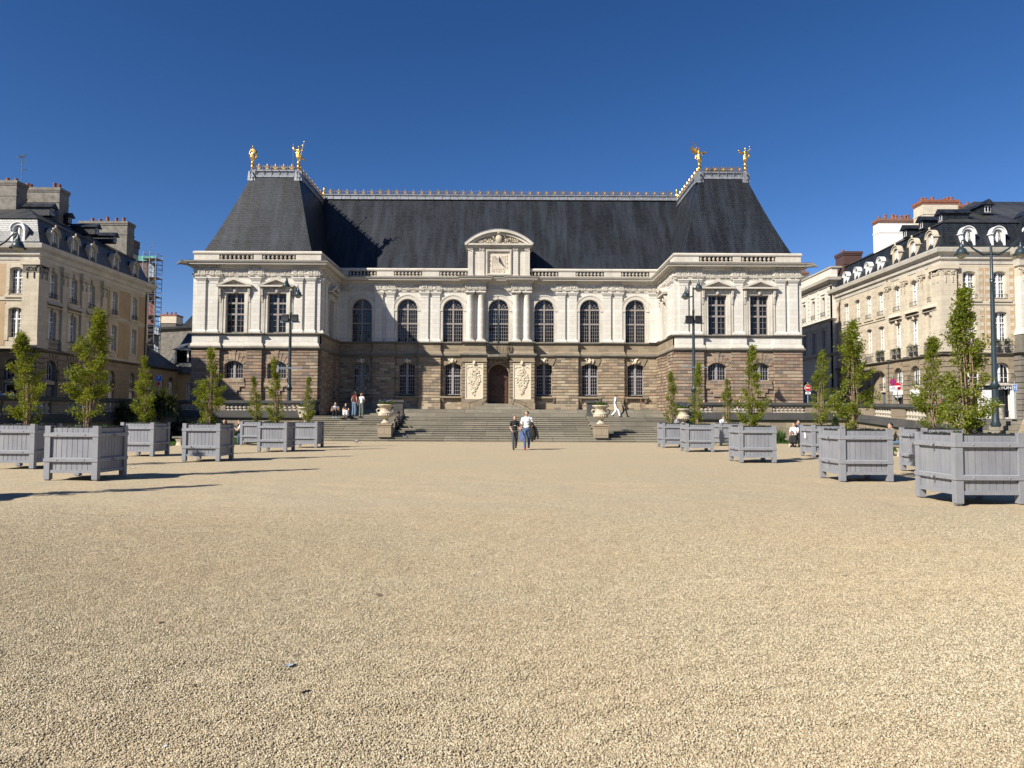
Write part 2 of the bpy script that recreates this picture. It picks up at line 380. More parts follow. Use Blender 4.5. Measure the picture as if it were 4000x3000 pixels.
    def mesh(s, name, mat, smooth=False, uv=True):
        me = bpy.data.meshes.new(name); me.from_pydata(s.v, [], s.f); me.materials.append(M[mat] if isinstance(mat, str) else mat)
        if uv: box_uv(me)
        if smooth:
            me.polygons.foreach_set('use_smooth', [True]*len(me.polygons))
            if smooth != 'all': me.set_sharp_from_angle(angle=R(42))
        me.update(); return me
    def build_split(s, name, mat, parent=None, smooth=False, pad=.04):
        """one object per cluster of touching pieces"""
        n = len(s.v); par = list(range(n))
        def find(a):
            while par[a] != a: par[a] = par[par[a]]; a = par[a]
            return a
        for f in s.f:
            a = find(f[0])
            for i in f[1:]: par[find(i)] = a
        box = {}
        for i, p in enumerate(s.v):
            r = find(i); b = box.get(r)
            if b is None: box[r] = [list(p), list(p)]
            else:
                for k in range(3): b[0][k] = min(b[0][k], p[k]); b[1][k] = max(b[1][k], p[k])
        keys = sorted(box, key=lambda r: box[r][0][0]); cp = {r: r for r in keys}
        def cf(a):
            while cp[a] != a: a = cp[a]
            return a
        for i, r in enumerate(keys):
            for q in keys[i+1:]:
                if box[q][0][0] > box[r][1][0]+pad: break
                if all(box[q][0][k] <= box[r][1][k]+pad and box[q][1][k] >= box[r][0][k]-pad for k in (1, 2)): cp[cf(q)] = cf(r)
        grp = {}
        for f in s.f: grp.setdefault(cf(find(f[0])), []).append(f)
        out_ = []
        for g_, fs in grp.items():
            m = MB(); mp = {}
            for f in fs:
                t = []
                for i in f:
                    if i not in mp: mp[i] = len(m.v); m.v.append(s.v[i])
                    t.append(mp[i])
                m.f.append(tuple(t))
            out_.append(m.build(name, mat, parent, smooth))
        return out_
    def build(s, name, mat, parent=None, smooth=False, uv=True):
        return link(name, s.mesh(name, mat, smooth, uv), parent)

def box_uv(me):
    uvl = me.uv_layers.new(name='UVMap'); vs = me.vertices; data = [0.0]*(2*len(me.loops))
    for p in me.polygons:
        n = p.normal
        if abs(n.z) > .95: a, b = Vector((1,0,0)), Vector((0,1,0))
        else:
            a = Vector((-n.y, n.x, 0)).normalized(); b = n.cross(a)
        for li, vi in zip(p.loop_indices, p.vertices):
            c = vs[vi].co; data[2*li] = c.dot(a); data[2*li+1] = c.dot(b)
    uvl.data.foreach_set('uv', data)

def link(name, me, parent=None, loc=None, rotz=0, mtx=None):
    o = bpy.data.objects.new(name, me); COL.objects.link(o)
    if parent: o.parent = parent
    if mtx is not None: o.matrix_local = mtx
    elif loc is not None: o.location = loc; o.rotation_euler = (0, 0, rotz)
    return o
def tag(o, label=None, cat=None, group=None, kind=None):
    if label: o['label'] = label
    if cat: o['category'] = cat
    if group: o['group'] = group
    if kind: o['kind'] = kind
    return o
def thing(name, label, cat, loc=(0,0,0), rotz=0, group=None):
    o = bpy.data.objects.new(name, None); COL.objects.link(o); o.location = loc; o.rotation_euler = (0,0,rotz)
    o.empty_display_size = .3
    return tag(o, label, cat, group)
def copy_tree(o, parent=None):
    c = o.copy(); COL.objects.link(c); c.parent = parent
    for ch in list(o.children): copy_tree(ch, c)
    return c
def text_mesh(txt, size, mat, depth=.01, align='CENTER'):
    cu = bpy.data.curves.new('lettering', 'FONT'); cu.body = txt; cu.size = size; cu.extrude = depth; cu.align_x = align; cu.align_y = 'CENTER'
    o = bpy.data.objects.new('lettering', cu); COL.objects.link(o)
    me = bpy.data.meshes.new_from_object(o.evaluated_get(bpy.context.evaluated_depsgraph_get()))
    bpy.data.objects.remove(o); bpy.data.curves.remove(cu)
    me.materials.clear(); me.materials.append(M[mat]); me.transform(Matrix.Rotation(R(90), 4, 'X')); return me
def arc_pts(cx, cz, hw, rise, n=10):
    """points of a segmental arch from right to left over half width hw"""
    r = (hw*hw+rise*rise)/(2*rise); a = math.asin(min(1, hw/r)) if rise <= hw else math.pi-math.asin(hw/r)
    return [(cx+r*math.sin(a-2*a*i/n), cz+rise-r+r*math.cos(a-2*a*i/n)) for i in range(n+1)]
def wall_band(mb, x0, x1, z0, z1, ops, y0=0, y1=.4):
    """a wall strip with openings ops = (cx, w, zb, zspring, rise)"""
    x = x0
    for cx, wd, zb, zs, rise in sorted(ops):
        a, b = cx-wd/2, cx+wd/2
        if a > x+1e-4: mb.box(x, a, y0, y1, z0, z1)
        if zb > z0+1e-4: mb.box(a, b, y0, y1, z0, zb)
        top = arc_pts(cx, zs, wd/2, rise) if rise > 0 else [(b, zs), (a, zs)]
        if z1 > zs+rise+1e-4: mb.prism([(a, z1)]+top[::-1]+[(b, z1)], y0, y1)
        x = b
    if x1 > x+1e-4: mb.box(x, x1, y0, y1, z0, z1)
# ------------------------------------------------------------------ windows
_wc = {}
def win_mesh(w, h, rise, cols, rows, fr=.07, mul=.11, tr=.10, mun=.035, mat='mull', gl='glass', fan=False, solid=0):
    """casement window: rows = list of (height share, muntin rows) from bottom to top; h = straight height, rise = arch rise"""
    key = (w, h, rise, cols, tuple(rows), fr, mul, mat, gl, fan, solid)
    if key in _wc: return _wc[key]
    f = MB(); hw = w/2; top = arc_pts(0, h, hw, rise) if rise > 0 else [(hw, h), (-hw, h)]
    tin = arc_pts(0, h, hw-fr, max(.02, rise-fr*.9)) if rise > 0 else [(hw-fr, h-fr), (-hw+fr, h-fr)]
    f.box(-hw, -hw+fr, 0, .1, 0, h); f.box(hw-fr, hw, 0, .1, 0, h); f.box(-hw+fr, hw-fr, 0, .1, 0, fr)
    for i in range(len(top)-1): f.prism([top[i], top[i+1], tin[i+1], tin[i]][::-1] if False else [tin[i], top[i], top[i+1], tin[i+1]], 0, .1)
    def ztop(x):
        if rise <= 0: return h-fr*.5
        r = (hw*hw+rise*rise)/(2*rise); return h+rise-r+math.sqrt(max(0, r*r-x*x))-fr*.5
    if mul > 0: f.box(-mul/2, mul/2, -.03, .1, fr, ztop(0))
    z = fr; tot = sum(a for a, b in rows); H = h-fr
    zz = []
    for i, (a, n) in enumerate(rows):
        z1 = z+H*a/tot
        if i < len(rows)-1 or (fan and rise > 0): f.box(-hw+fr, hw-fr, -.02, .1, z1-tr/2, z1+tr/2)
        zz.append((z, z1, n)); z = z1
    for i, (a, b, n) in enumerate(zz):
        for k in range(1, n):
            q = a+(b-a)*k/n; f.box(-hw+fr, hw-fr, .03, .07, q-mun/2, q+mun/2)
    for sgn in (-1, 1):
        x0, x1 = (mul/2, hw-fr)
        for k in range(1, cols):
            x = sgn*(x0+(x1-x0)*k/cols); f.box(x-mun/2, x+mun/2, .031, .069, fr, h if fan else ztop(x))
        if mul > 0 and mat != 'mull': f.box(sgn*(mul/2), sgn*(mul/2+.04), .0, .08, fr, ztop(0) if not fan else h)
    if fan:
        for rr in (.34, .68): f.arch(0, h, hw*rr-mun/2, hw*rr+mun/2, .031, .069, 4, 176, 14)
        for a in (22, 45, 68, 112, 135, 158):
            c, s = math.cos(R(a)), math.sin(R(a)); n_ = Vector((-s, c))*mun/2
            p0, p1 = Vector((c, s))*hw*.34, Vector((c, s))*(hw-fr*.6)
            f.prism([(p0.x-n_.x, h+p0.y-n_.y), (p1.x-n_.x, h+p1.y-n_.y), (p1.x+n_.x, h+p1.y+n_.y), (p0.x+n_.x, h+p0.y+n_.y)], .033, .067)
    if solid: f.box(-hw+fr, hw-fr, .02, .09, fr, fr+solid)
    ps = []
    for vr in range(3):                       # old hand made glass: every light sits at its own slight tilt
        q = random.Random(vr*17+int(w*100)); p = MB(); p.prism([(-hw+.01, .01)]+[(hw-.01, .01)]+[(x*.99, z_-.01) for x, z_ in top], .09, .1)
        for i, (a, b, n) in enumerate(zz):
            if i == len(zz)-1 and rise > .3 and not fan: b = h
            if fan and rise > 0 and b > h: b = h
            for k in range(n):
                for sgn in (-1, 1):
                    for c in range(cols):
                        xa, xb = [sgn*(mul/2+(hw-fr-mul/2)*(c+e)/cols) for e in (0, 1)]; xa, xb = min(xa, xb), max(xa, xb)
                        z0, z1 = a+(min(b, h)-a)*k/n, a+(min(b, h)-a)*(k+1)/n; tx, tz = q.gauss(0, .011), q.gauss(0, .011); m_ = (xb-xa)/2; mz = (z1-z0)/2
                        p.add([(xa, .08-tx*m_-tz*mz, z0), (xb, .08+tx*m_-tz*mz, z0), (xb, .08+tx*m_+tz*mz, z1), (xa, .08-tx*m_+tz*mz, z1)], [(0, 1, 2, 3)])
        ps.append(p.mesh('pane', gl))
    _wc[key] = (f.mesh('window', mat), ps[0], ps); return _wc[key]
def put_window(root, me, x, y, z, Mx=None, name='window'):
    m = (Mx or Matrix.Identity(4)) @ Matrix.Translation((x, y, z))
    o = link(name, me[0], root, mtx=m); link('pane', me[2][rnd.randrange(3)], o); return o

def rustic(mb, x0, x1, y0, y1, z0, z1, ch=.28, gap=.045, dep=.06):
    """banded rustication: proud courses on a recessed core, joints on multiples of ch"""
    mb.box(x0+dep, x1-dep, y0+dep, y1, z0, z1)
    zs = [z0]; k = math.floor(z0/ch)+1
    while k*ch < z1-.08:
        if k*ch > z0+.08: zs.append(k*ch)
        k += 1
    zs.append(z1); c = .022
    for a, b in zip(zs, zs[1:]):
        mb.frust((x0, x1, y0, y1-.01), a+gap*.5+.012, (x0, x1, y0, y1-.01), b-gap*.5-.012)
        mb.frust((x0+c, x1-c, y0+c, y1-.02), a+gap*.5, (x0, x1, y0, y1-.02), a+gap*.5+.011)
        mb.frust((x0, x1, y0, y1-.02), b-gap*.5-.011, (x0+c, x1-c, y0+c, y1-.02), b-gap*.5)
BAL = [(.075,0),(.075,.05),(.045,.08),(.05,.11),(.10,.2),(.085,.28),(.045,.38),(.04,.42),(.06,.45),(.06,.5)]
def baluster_mesh(h, mat='baluster', f=1.0):
    m = MB(); m.lathe([(r*f, z*h/.5) for r, z in BAL], seg=8)
    m.box(-.085*f, .085*f, -.085*f, .085*f, 0, .05*h/.5); m.box(-.075*f, .075*f, -.075*f, .075*f, h-.05*h/.5, h)
    return m.mesh('baluster', mat, smooth=True)
def blobs(mb, cx, y, cz, wx, hz, n, r, seed, shape=None, yd=.05):
    """carved foliage: many small rounded and curling lumps on a face"""
    q = random.Random(seed)
    for _ in range(n):
        while True:
            a, b = q.uniform(-1, 1), q.uniform(-1, 1)
            if shape is None or abs(a) <= shape(b): break
        s = r*q.uniform(.5, 1.3); rot = Matrix.Rotation(q.uniform(0, 3.14), 3, 'Y')
        mb.ell((cx+a*wx, y, cz+b*hz), (s*q.uniform(.7, 1.9), yd*q.uniform(.6, 1.4), s*.55), 6, 4, rot)

# ------------------------------------------------------------------ palace
X0, D2 = -1.3, 68.0
XO, XI, YF, BAY = 26.15, 15.2, -6.8, 4.347
PC, PHW = (XO+XI)/2, (XO-XI)/2
pal = thing('palace', 'long pale limestone palace with two steep slate roofed end pavilions', 'palace', (X0, D2, 0))
PIERS_C = [(-6.52, 1.05), (-10.87, 1.05), (6.52, 1.05), (10.87, 1.05)]
PAVP = [(-4.2, 1.2), (-.05, .66), (4.2, 1.2)]
BR = []            # (x0, x1, y plane, proj)
def path(proj_c=0.0, proj_p=0.0, col=None, part=None):
    pts = [(-XO, 14), (-XO, YF)]
    def seg(breaks, y):
        for a, b, p in sorted(breaks):
            if p: pts.extend([(a, y), (a, y-p), (b, y-p), (b, y)])
    def pav(c):
        pts.append((-XO if c < 0 else XI, YF)) if pts[-1] != (c-PHW, YF) else None
        seg([(c+u-h, c+u+h, proj_p) for u, h in (PAVP if c < 0 else [(-u, h) for u, h in PAVP])], YF)
        pts.append((-XI if c < 0 else XO, YF))
    pav(-PC)
    pts.append((-XI, 0))
    br = [(u-h, u+h, proj_c) for u, h in PIERS_C]
    if col: br += [(a, b, col[2]) for a, b in col[:2]]
    seg(br, 0)
    pts.append((XI, 0)); pav(PC); pts.append((XO, 14))
    if part == 'mid': pts = pts[pts.index((-XI, YF)):]; pts = pts[:pts.index((XI, YF))+1]
    if part == 'left': pts = pts[:pts.index((-XI, YF))+1]
    if part == 'right': pts = pts[pts.index((XI, YF)):]
    out_ = [pts[0]]
    for p in pts[1:]:
        if (Vector(p)-Vector(out_[-1])).length > 1e-4: out_.append(p)
    return out_

# --- upper walls
aw = win_mesh(1.94, 3.15, .97, 4, [(1.75, 5), (1.4, 3)], fr=.07, mul=.16, tr=.15, mun=.024, mat='mull', fan=True)
dw = win_mesh(1.94, 4.42, .97, 4, [(1.27, 1), (1.75, 5), (1.4, 3)], fr=.07, mul=.16, tr=.13, mun=.03, mat='mull', fan=True, solid=.75)
mb = MB()
for i in range(-3, 4):
    c = i*BAY; a = -XI if i == -3 else c-BAY/2; b = XI if i == 3 else c+BAY/2
    wall_band(mb, a, b, 8.45, 13.76, [(c, 1.94, 8.45, 11.82, .97)], 0, .55)
mb.box(-XI, XI, .05, .6, 13.76, 14.3)
mb.build('upper_wall', 'white', pal)
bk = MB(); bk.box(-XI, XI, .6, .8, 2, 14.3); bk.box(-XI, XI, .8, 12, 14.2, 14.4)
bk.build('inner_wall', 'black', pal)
for i in range(-3, 4):
    if i: put_window(pal, aw, i*BAY, .22, 8.67)
put_window(pal, dw, 0, .22, 7.42, name='balcony_door')
# archivolts
am = MB(); am.arch(0, 11.82, .97, 1.30, -.10, 0, seg=18); am.arch(0, 11.82, 1.30, 1.40, -.14, 0, seg=18); am.arch(0, 11.82, .97, 1.03, -.13, -.1, seg=18)
for s in (-1, 1):
    x0, x1 = sorted((s*.97, s*1.33)); am.box(x0, x1, -.09, 0, 8.67, 11.62)
    x0, x1 = sorted((s*.96, s*1.40)); am.box(x0, x1, -.15, 0, 11.62, 11.82)
    am.lathe([(.12, 0), (.1, .05), (.03, .05), (.03, .09)], (0, 0, 0), 10) if False else None
    am.ell((s*1.45, -.03, 13.05), (.14, .09, .14), 10, 6)
arch_me = am.mesh('archivolt', 'trim')
for i in range(-3, 4): link('archivolt', arch_me, pal, (i*BAY, 0, 0))
# impost band between
# pilasters
pm = MB(); pm.box(-.37, .37, -.15, 0, 8.95, 13.15)
pm.box(-.39, .39, -.17, 0, 12.92, 12.98)
pm.box(-.41, .41, -.19, 0, 13.15, 13.24); pm.box(-.46, .46, -.24, 0, 13.24, 13.34); pm.box(-.5, .5, -.29, 0, 13.34, 13.45)
pm.frust((-.5, .5, -.3, 0), 8.67, (-.5, .5, -.3, 0), 8.82); pm.frust((-.5, .5, -.29, 0), 8.82, (-.38, .38, -.17, 0), 8.96)
pil = pm.mesh('pilaster', 'white')
for u, h in PIERS_C:
    for s in (-1, 1): link('pilaster', pil, pal, (u+s*.55, 0, 0))
for s in (-1, 1): link('pilaster', pil, pal, (s*(XI-.45), 0, 0))
for sg in (-1, 1):
    for x in (-4.73, -3.66, -.05, 3.60, 4.67): link('pilaster', pil, pal, (sg*PC-sg*x*-1 if sg > 0 else -PC+x, YF, 0)) if sg < 0 else link('pilaster', pil, pal, (PC-x, YF, 0))
# inner sides of the pavilions: local frames
def side_frame(sg):
    # facade looking towards the court: left pavilion faces +x, right one faces -x
    return Matrix.Translation((-XI, YF, 0)) @ Matrix.Rotation(R(90), 4, 'Z') if sg < 0 else Matrix.Translation((XI, 0, 0)) @ Matrix.Rotation(R(-90), 4, 'Z')
SF = {s: side_frame(s) for s in (-1, 1)}
for s in (-1, 1):
    for x in ((.5, 5.6, 6.3) if s < 0 else (.5, 1.2, 6.3)): link('pilaster', pil, pal, mtx=SF[s] @ Matrix.Translation((x, 0, 0)))
    link('pilaster', pil, pal, mtx=SF[s] @ Matrix.Translation((1.55 if s < 0 else 5.25, 0, 0)))
# --- pavilion upper walls, windows, pediments
rw = win_mesh(1.6, 3.38, 0, 2, [(1.75, 3), (1.1, 2), (.95, 2)], fr=.07, mul=.17, tr=.15, mun=.024)
sm = MB(); 
for s in (-1, 1):
    a, b = sorted((s*.8, s*1.02)); sm.box(a, b, -.10, 0, 8.67, 12.32)
    a, b = sorted((s*1.02, s*1.12)); sm.box(a, b, -.15, 0, 8.67, 12.42)
    a, b = sorted((s*1.16, s*1.34)); sm.box(a, b, -.10, 0, 8.67, 11.3)
    sm.frust((a, b, -.14, 0), 11.3, (a, b, -.42, 0), 12.42)
    blobs(sm, s*1.25, -.3, 12.1, .08, .25, 10, .07, 5+s)
sm.box(-.8, .8, -.10, 0, 12.1, 12.32); sm.box(-1.02, 1.02, -.15, 0, 12.32, 12.42)
sm.ell((0, -.16, 12.32), (.16, .14, .24), 8, 6); blobs(sm, 0, -.13, 12.46, 1.0, .1, 26, .09, 3)
sm.box(-1.0, 1.0, -.05, 0, 12.42, 12.6)
sur = sm.mesh('window_surround', 'trim')
pd = MB(); pd.box(-1.5, 1.5, -.5, 0, 12.6, 12.74)
for s in (-1, 1):
    pd.prism([(s*1.55, 12.74), (0, 13.40), (0, 13.18), (s*1.15, 12.74)] if s < 0 else [(1.15, 12.74), (0, 13.18), (0, 13.40), (1.55, 12.74)][::1], -.52, 0)
pd.prism([(-1.15, 12.74), (1.15, 12.74), (0, 13.18)], -.12, 0)
blobs(pd, 0, -.14, 12.85, .65, .12, 40, .07, 11, lambda b: max(.2, .75-.5*b))
ped = pd.mesh('pediment', 'trim')
def pav_bay(Mx, x):
    put_window(pal, rw, x, .25, 8.71, Mx)
    link('window_surround', sur, pal, mtx=Mx @ Matrix.Translation((x, 0, 0))); link('pediment', ped, pal, mtx=Mx @ Matrix.Translation((x, 0, 0)))
mb = MB(); WX = (-1.82, 1.78)
for sg in (-1, 1):
    c = sg*PC; xs = [c+x for x in WX] if sg < 0 else [c-x for x in WX]
    mb.M = Matrix.Translation((0, YF, 0))
    wall_band(mb, c-PHW, c+PHW, 7.75, 13.76, [(x, 1.6, 8.67, 12.1, 0) for x in xs], 0, .5)
    mb.box(c-PHW, c+PHW, .05, .5, 13.76, 14.3)
    for x in xs: pav_bay(Matrix.Translation((0, YF, 0)), x)
    mb.M = SF[sg]; Lc = -YF
    wall_band(mb, .5, Lc, 7.75, 13.76, [(3.55 if sg < 0 else Lc-3.55, 1.6, 8.67, 12.1, 0)], 0, .5) if sg < 0 else wall_band(mb, 0, Lc-.5, 7.75, 13.76, [(Lc-3.55, 1.6, 8.67, 12.1, 0)], 0, .5)
    mb.box(.5 if sg < 0 else 0, Lc if sg < 0 else Lc-.5, .05, .5, 13.76, 14.3)
    pav_bay(SF[sg], 3.55 if sg < 0 else Lc-3.55)
    mb.M = Matrix.Identity(4)
    xa, xb = sorted((sg*XO, sg*(XO-.5))); mb.box(xa, xb, YF+.5, 14, 7.75, 14.3)
mb.build_split('upper_wall', 'white', pal)
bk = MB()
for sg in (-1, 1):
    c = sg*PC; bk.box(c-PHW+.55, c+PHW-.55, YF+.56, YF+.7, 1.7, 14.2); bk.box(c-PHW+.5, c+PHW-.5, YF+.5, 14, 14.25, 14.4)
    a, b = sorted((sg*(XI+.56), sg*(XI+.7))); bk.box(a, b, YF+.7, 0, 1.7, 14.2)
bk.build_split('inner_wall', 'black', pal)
# --- basement
MAIN = (-2.19, 2.17)
bw = win_mesh(1.53, 2.77, .25, 3, [(1.8, 5), (1.0, 3)], fr=.07, mul=.17, tr=.14, mun=.028, mat='mullgrey')
mb = MB(); fan = MB(); sill = MB(); mask = MB()
DB = [(-3.4, -1.08), (1.08, 3.4)]
for i in range(-3, 4):
    if i == 0: continue
    c = i*BAY
    lo = c-BAY/2+1.05 if i not in (-3, 1) else (-XI if i == -3 else 3.4)
    hi = c+BAY/2-1.05 if i not in (3, -1) else (XI if i == 3 else -3.4)
    rustic(mb, lo, c-.765, 0, .6, 2.88, 6.43); rustic(mb, c+.765, hi, 0, .6, 2.88, 6.43)
    mb.box(lo+.002, hi-.002, .03, .6, 2.2, 3.5)
    mb.prism([(lo, 7.2), (lo, 6.43)]+[(c-.765, 6.43)]+arc_pts(c, 6.43, .765, .22)[::-1]+[(c+.765, 6.43), (hi, 6.43), (hi, 7.2)], .02, .6)
    for k in range(9):
        a0, a1 = -1+2*k/9+.012, -1+2*(k+1)/9-.012
        if k == 4: continue
        q0, q1 = a0*.78, a1*.78; t0, t1 = a0*1.35, a1*1.35
        zb = lambda x: 6.43+.22*(1-(x/.765)**2)
        fan.prism([(c+q0, zb(q0)), (c+q1, zb(q1)), (c+max(-1.1, min(1.1, t1)), 7.12), (c+max(-1.1, min(1.1, t0)), 7.12)], -.06, .02)
    put_window(pal, bw, c, .28, 3.66)
    sill.box(c-1.12, c+1.12, -.32, .05, 3.36, 3.52)
    for s in (-1, 1): sill.frust((c+s*.92-.09, c+s*.92+.09, -.12, .05), 2.98, (c+s*.92-.1, c+s*.92+.1, -.28, .05), 3.36)
    mask.ell((c, -.14, 6.88), (.16, .16, .24), 8, 6); mask.ell((c, -.27, 6.84), (.05, .06, .09), 6, 4)
    blobs(mask, c, -.12, 6.88, .36, .22, 22, .09, 40+i, None, .07)
for u, h in PIERS_C:
    rustic(mb, u-h, u+h, -.3, .6, 2.88, 7.2); mb.box(u-h, u+h, -.34, .6, 2.0, 2.88)
mb.build_split('basement_wall', 'tan', pal); fan.build_split('voussoirs', 'beige', pal, pad=.22)
sill.build_split('window_sill', 'beige', pal); mask.build_split('keystone_mask', 'relief', pal, 'all', pad=.3)
# pavilion basements
pw = win_mesh(1.6, 1.2, .33, 3, [(1, 3)], fr=.07, mul=.17, tr=.1, mun=.028, mat='mullgrey')
mb = MB(); fan = MB(); sill = MB()
PY = YF
for sg in (-1, 1):
    c = sg*PC; q = (lambda u: c+u) if sg < 0 else (lambda u: c-u)
    mb.M = fan.M = sill.M = Matrix.Translation((0, PY, 0))
    for u, h in PAVP: rustic(mb, q(u)-h, q(u)+h, -.25, .5, 1.7, 7.2)
    for x, l, r in ((-1.86, -3.0, -.71), (1.82, .61, 3.0)):
        xc = q(x); a, b = sorted((q(l), q(r)))
        rustic(mb, a, xc-.8, 0, .5, 1.7, 5.96); rustic(mb, xc+.8, b, 0, .5, 1.7, 5.96)
        mb.prism([(a, 7.2), (a, 5.96), (xc-.8, 5.96)]+arc_pts(xc, 5.96, .8, .33)[::-1]+[(xc+.8, 5.96), (b, 5.96), (b, 7.2)], .02, .5)
        rustic(mb, xc-.8, xc+.8, .0, .5, 1.7, 4.3)
        mb.box(xc-.8, xc+.8, .1, .5, 4.3, 4.76)
        put_window(pal, pw, xc, PY+.3, 4.76)
        sill.box(xc-.95, xc+.95, -.12, .1, 4.45, 4.75); sill.box(xc-1.02, xc+1.02, -.10, .0, 4.06, 4.42)
        sill.box(xc-.6, xc+.6, -.11, .0, 3.72, 4.05); sill.box(xc-.36, xc+.36, -.12, .0, 3.38, 3.71)
        for k in range(7):
            t0 = -1+2*k/7+.02; t1 = -1+2*(k+1)/7-.02
            zb = lambda x: 5.96+.33*(1-(x/.8)**2)
            q0, q1 = t0*.84, t1*.84
            if k == 3: fan.prism([(xc+q0, zb(q0)), (xc+q1, zb(q1)), (xc+.2, 7.15), (xc-.2, 7.15)], -.05, .02)
            else:
                zt = 7.0 if k in (2, 4) else (6.7 if k in (1, 5) else 6.42)
                fan.prism([(xc+q0, zb(q0)), (xc+q1, zb(q1)), (xc+t1*1.28, zt), (xc+t0*1.28, zt)], -.012, .02)
    mb.M = SF[sg]; L = -YF
    rustic(mb, .0 if sg > 0 else .5, L if sg < 0 else L-.5, 0, .5, 1.7, 7.2)
    rustic(mb, .12 if sg > 0 else 4.9, 2.0 if sg > 0 else L-.12, -.2, .45, 1.7, 7.2)
    rustic(mb, .1 if sg < 0 else L-1.9, 1.9 if sg < 0 else L-.1, -.2, .45, 1.7, 7.2)
    mb.M = Matrix.Identity(4); a, b = sorted((sg*XO, sg*(XO-.5))); mb.box(a, b, YF+.5, 14, 1.5, 7.75)
mb.build_split('basement_wall', 'brown', pal); fan.build_split('voussoirs', 'brown', pal, pad=.22); sill.build_split('window_sill', 'brown', pal)
# --- pedestal zone walls between the two storeys
ped_c = MB(); ped_p = MB()
ped_c.box(-XI, XI, -.02, .55, 7.2, 8.45)
for u, h in PIERS_C: ped_c.box(u-h+.03, u+h-.03, -.3, 0, 7.75, 8.45); ped_c.box(u-h, u+h, -.33, 0, 7.4, 7.76)
for sg in (-1, 1):
    c = sg*PC
    ped_p.box(c-PHW, c+PHW, YF-.02, YF+.5, 7.2, 8.45)
    for u, h in PAVP:
        x = c+u if sg < 0 else c-u
        ped_p.box(x-h+.05, x+h-.05, YF-.25, YF, 7.75, 8.45)
    ped_c.M = SF[sg]; ped_c.box(0 if sg > 0 else .5, 6.8 if sg < 0 else 6.3, -.02, .5, 7.2, 8.45); ped_c.M = Matrix.Identity(4)
ped_c.build('pedestal_course', 'beige', pal); ped_p.build_split('pedestal_course', 'white', pal)
# --- cornices
COLB = [(-3.06, -1.32), (1.30, 3.04), .62]
def band(name, prof, mat, **kw):
    m = MB(); m.sweep(prof, path(**kw)); return m.build(name, mat, pal)
DBK = [(-3.42, -1.06), (1.06, 3.42), .92]
band('basement_cornice', [(-.3, 7.2), (.05, 7.2), (.09, 7.27), (.2, 7.36), (.2, 7.46), (.1, 7.52), (-.3, 7.52)], 'dirty', proj_c=.3, proj_p=.25, col=DBK)
for pt_, mt_ in (('left', 'trim'), ('mid', 'beige'), ('right', 'trim')): band('base_moulding', [(-.3, 7.52), (.1, 7.52), (.09, 7.62), (.03, 7.78), (-.3, 7.78)], mt_, proj_c=.3, proj_p=.25, part=pt_)
band('sill_cornice', [(-.3, 8.45), (.04, 8.45), (.12, 8.53), (.2, 8.56), (.2, 8.63), (.08, 8.67), (-.3, 8.67)], 'dirty', proj_c=.3, proj_p=.25, col=[(-3.28, -1.12), (1.12, 3.28), .80])
band('architrave', [(-.2, 13.45), (.04, 13.45), (.04, 13.56), (.07, 13.57), (.07, 13.68), (.13, 13.70), (.13, 13.76), (-.2, 13.76)], 'trim', proj_c=.12, proj_p=.12, col=COLB)
band('frieze', [(-.2, 13.76), (.02, 13.76), (.02, 14.22), (-.2, 14.22)], 'white', proj_c=.12, proj_p=.12, col=COLB)
CPR = [(-.2, 14.22), (.08, 14.22), (.16, 14.30), (.28, 14.47), (.62, 14.50), (.64, 14.60), (.72, 14.66), (.78, 14.74), (.76, 14.79), (-.2, 14.84)]
band('cornice_gutter', [(.2, 14.80), (.79, 14.775), (.80, 14.80), (.2, 14.86)], 'dirty', col=COLB)
# dentils, triglyphs and carved emblems along the frieze
dn = MB(); orn = MB(); k = 0
fp = path(.12, .12, COLB)
for (a, b) in zip(fp[1:-2], fp[2:-1]):
    A, B = Vector(a), Vector(b); L = (B-A).length
    if L < .3: continue
    d = (B-A)/L; nn = Vector((d.y, -d.x))
    mx = Matrix(((d.x, -nn.x, 0, A.x), (d.y, -nn.y, 0, A.y), (0, 0, 1, 0), (0, 0, 0, 1)))
    dn.M = orn.M = mx
    u = .08
    while u < L-.1: dn.box(u, u+.11, -.24, -.05, 14.32, 14.46); u += .2
    n = max(1, round(L/.9)); st = L/n
    for j in range(n+1):
        uu = j*st
        if j in (0, n) and L > 1.2: uu = .28 if j == 0 else L-.28
        if L <= 1.2: uu = L*(.15+.7*j/n)
        for q in (-.13, 0, .13): orn.box(uu+q-.045, uu+q+.045, -.075, -.015, 13.78, 14.18)
        orn.box(uu-.2, uu+.2, -.15, -.1, 13.60, 13.66)
        if j < n:
            k += 1; um = (j+.5)*st
            if k % 5 == 0: 
                for q in (-.17, .17): orn.ell((um+q, -.06, 13.93), (.11, .07, .12), 6, 4)
                orn.ell((um, -.06, 14.0), (.05, .06, .17), 6, 4)
            else: blobs(orn, um, -.05, 13.95, .15, .15, 7, .07, k)
dn.M = Matrix.Identity(4); dn.sweep(CPR, path(col=COLB)); dn.build('cornice', 'trim', pal); orn.build('frieze_ornament', 'trim', pal)
# --- columns
cm = MB(); cm.lathe([(.33, 8.95), (.335, 10.5), (.32, 12), (.285, 13.06), (.30, 13.1), (.285, 13.12), (.30, 13.18), (.38, 13.3), (.40, 13.34)], seg=20)
cm.lathe([(.42, 8.80), (.45, 8.84), (.42, 8.90), (.36, 8.93), (.35, 8.96)], seg=20); cm.box(-.47, .47, -.47, .47, 8.67, 8.8); cm.box(-.46, .46, -.46, .46, 13.34, 13.45)
col_me = cm.mesh('column', 'white', True)
for x in (-2.72, -1.66, 1.64, 2.70): link('column', col_me, pal, (x, -.28, 0))
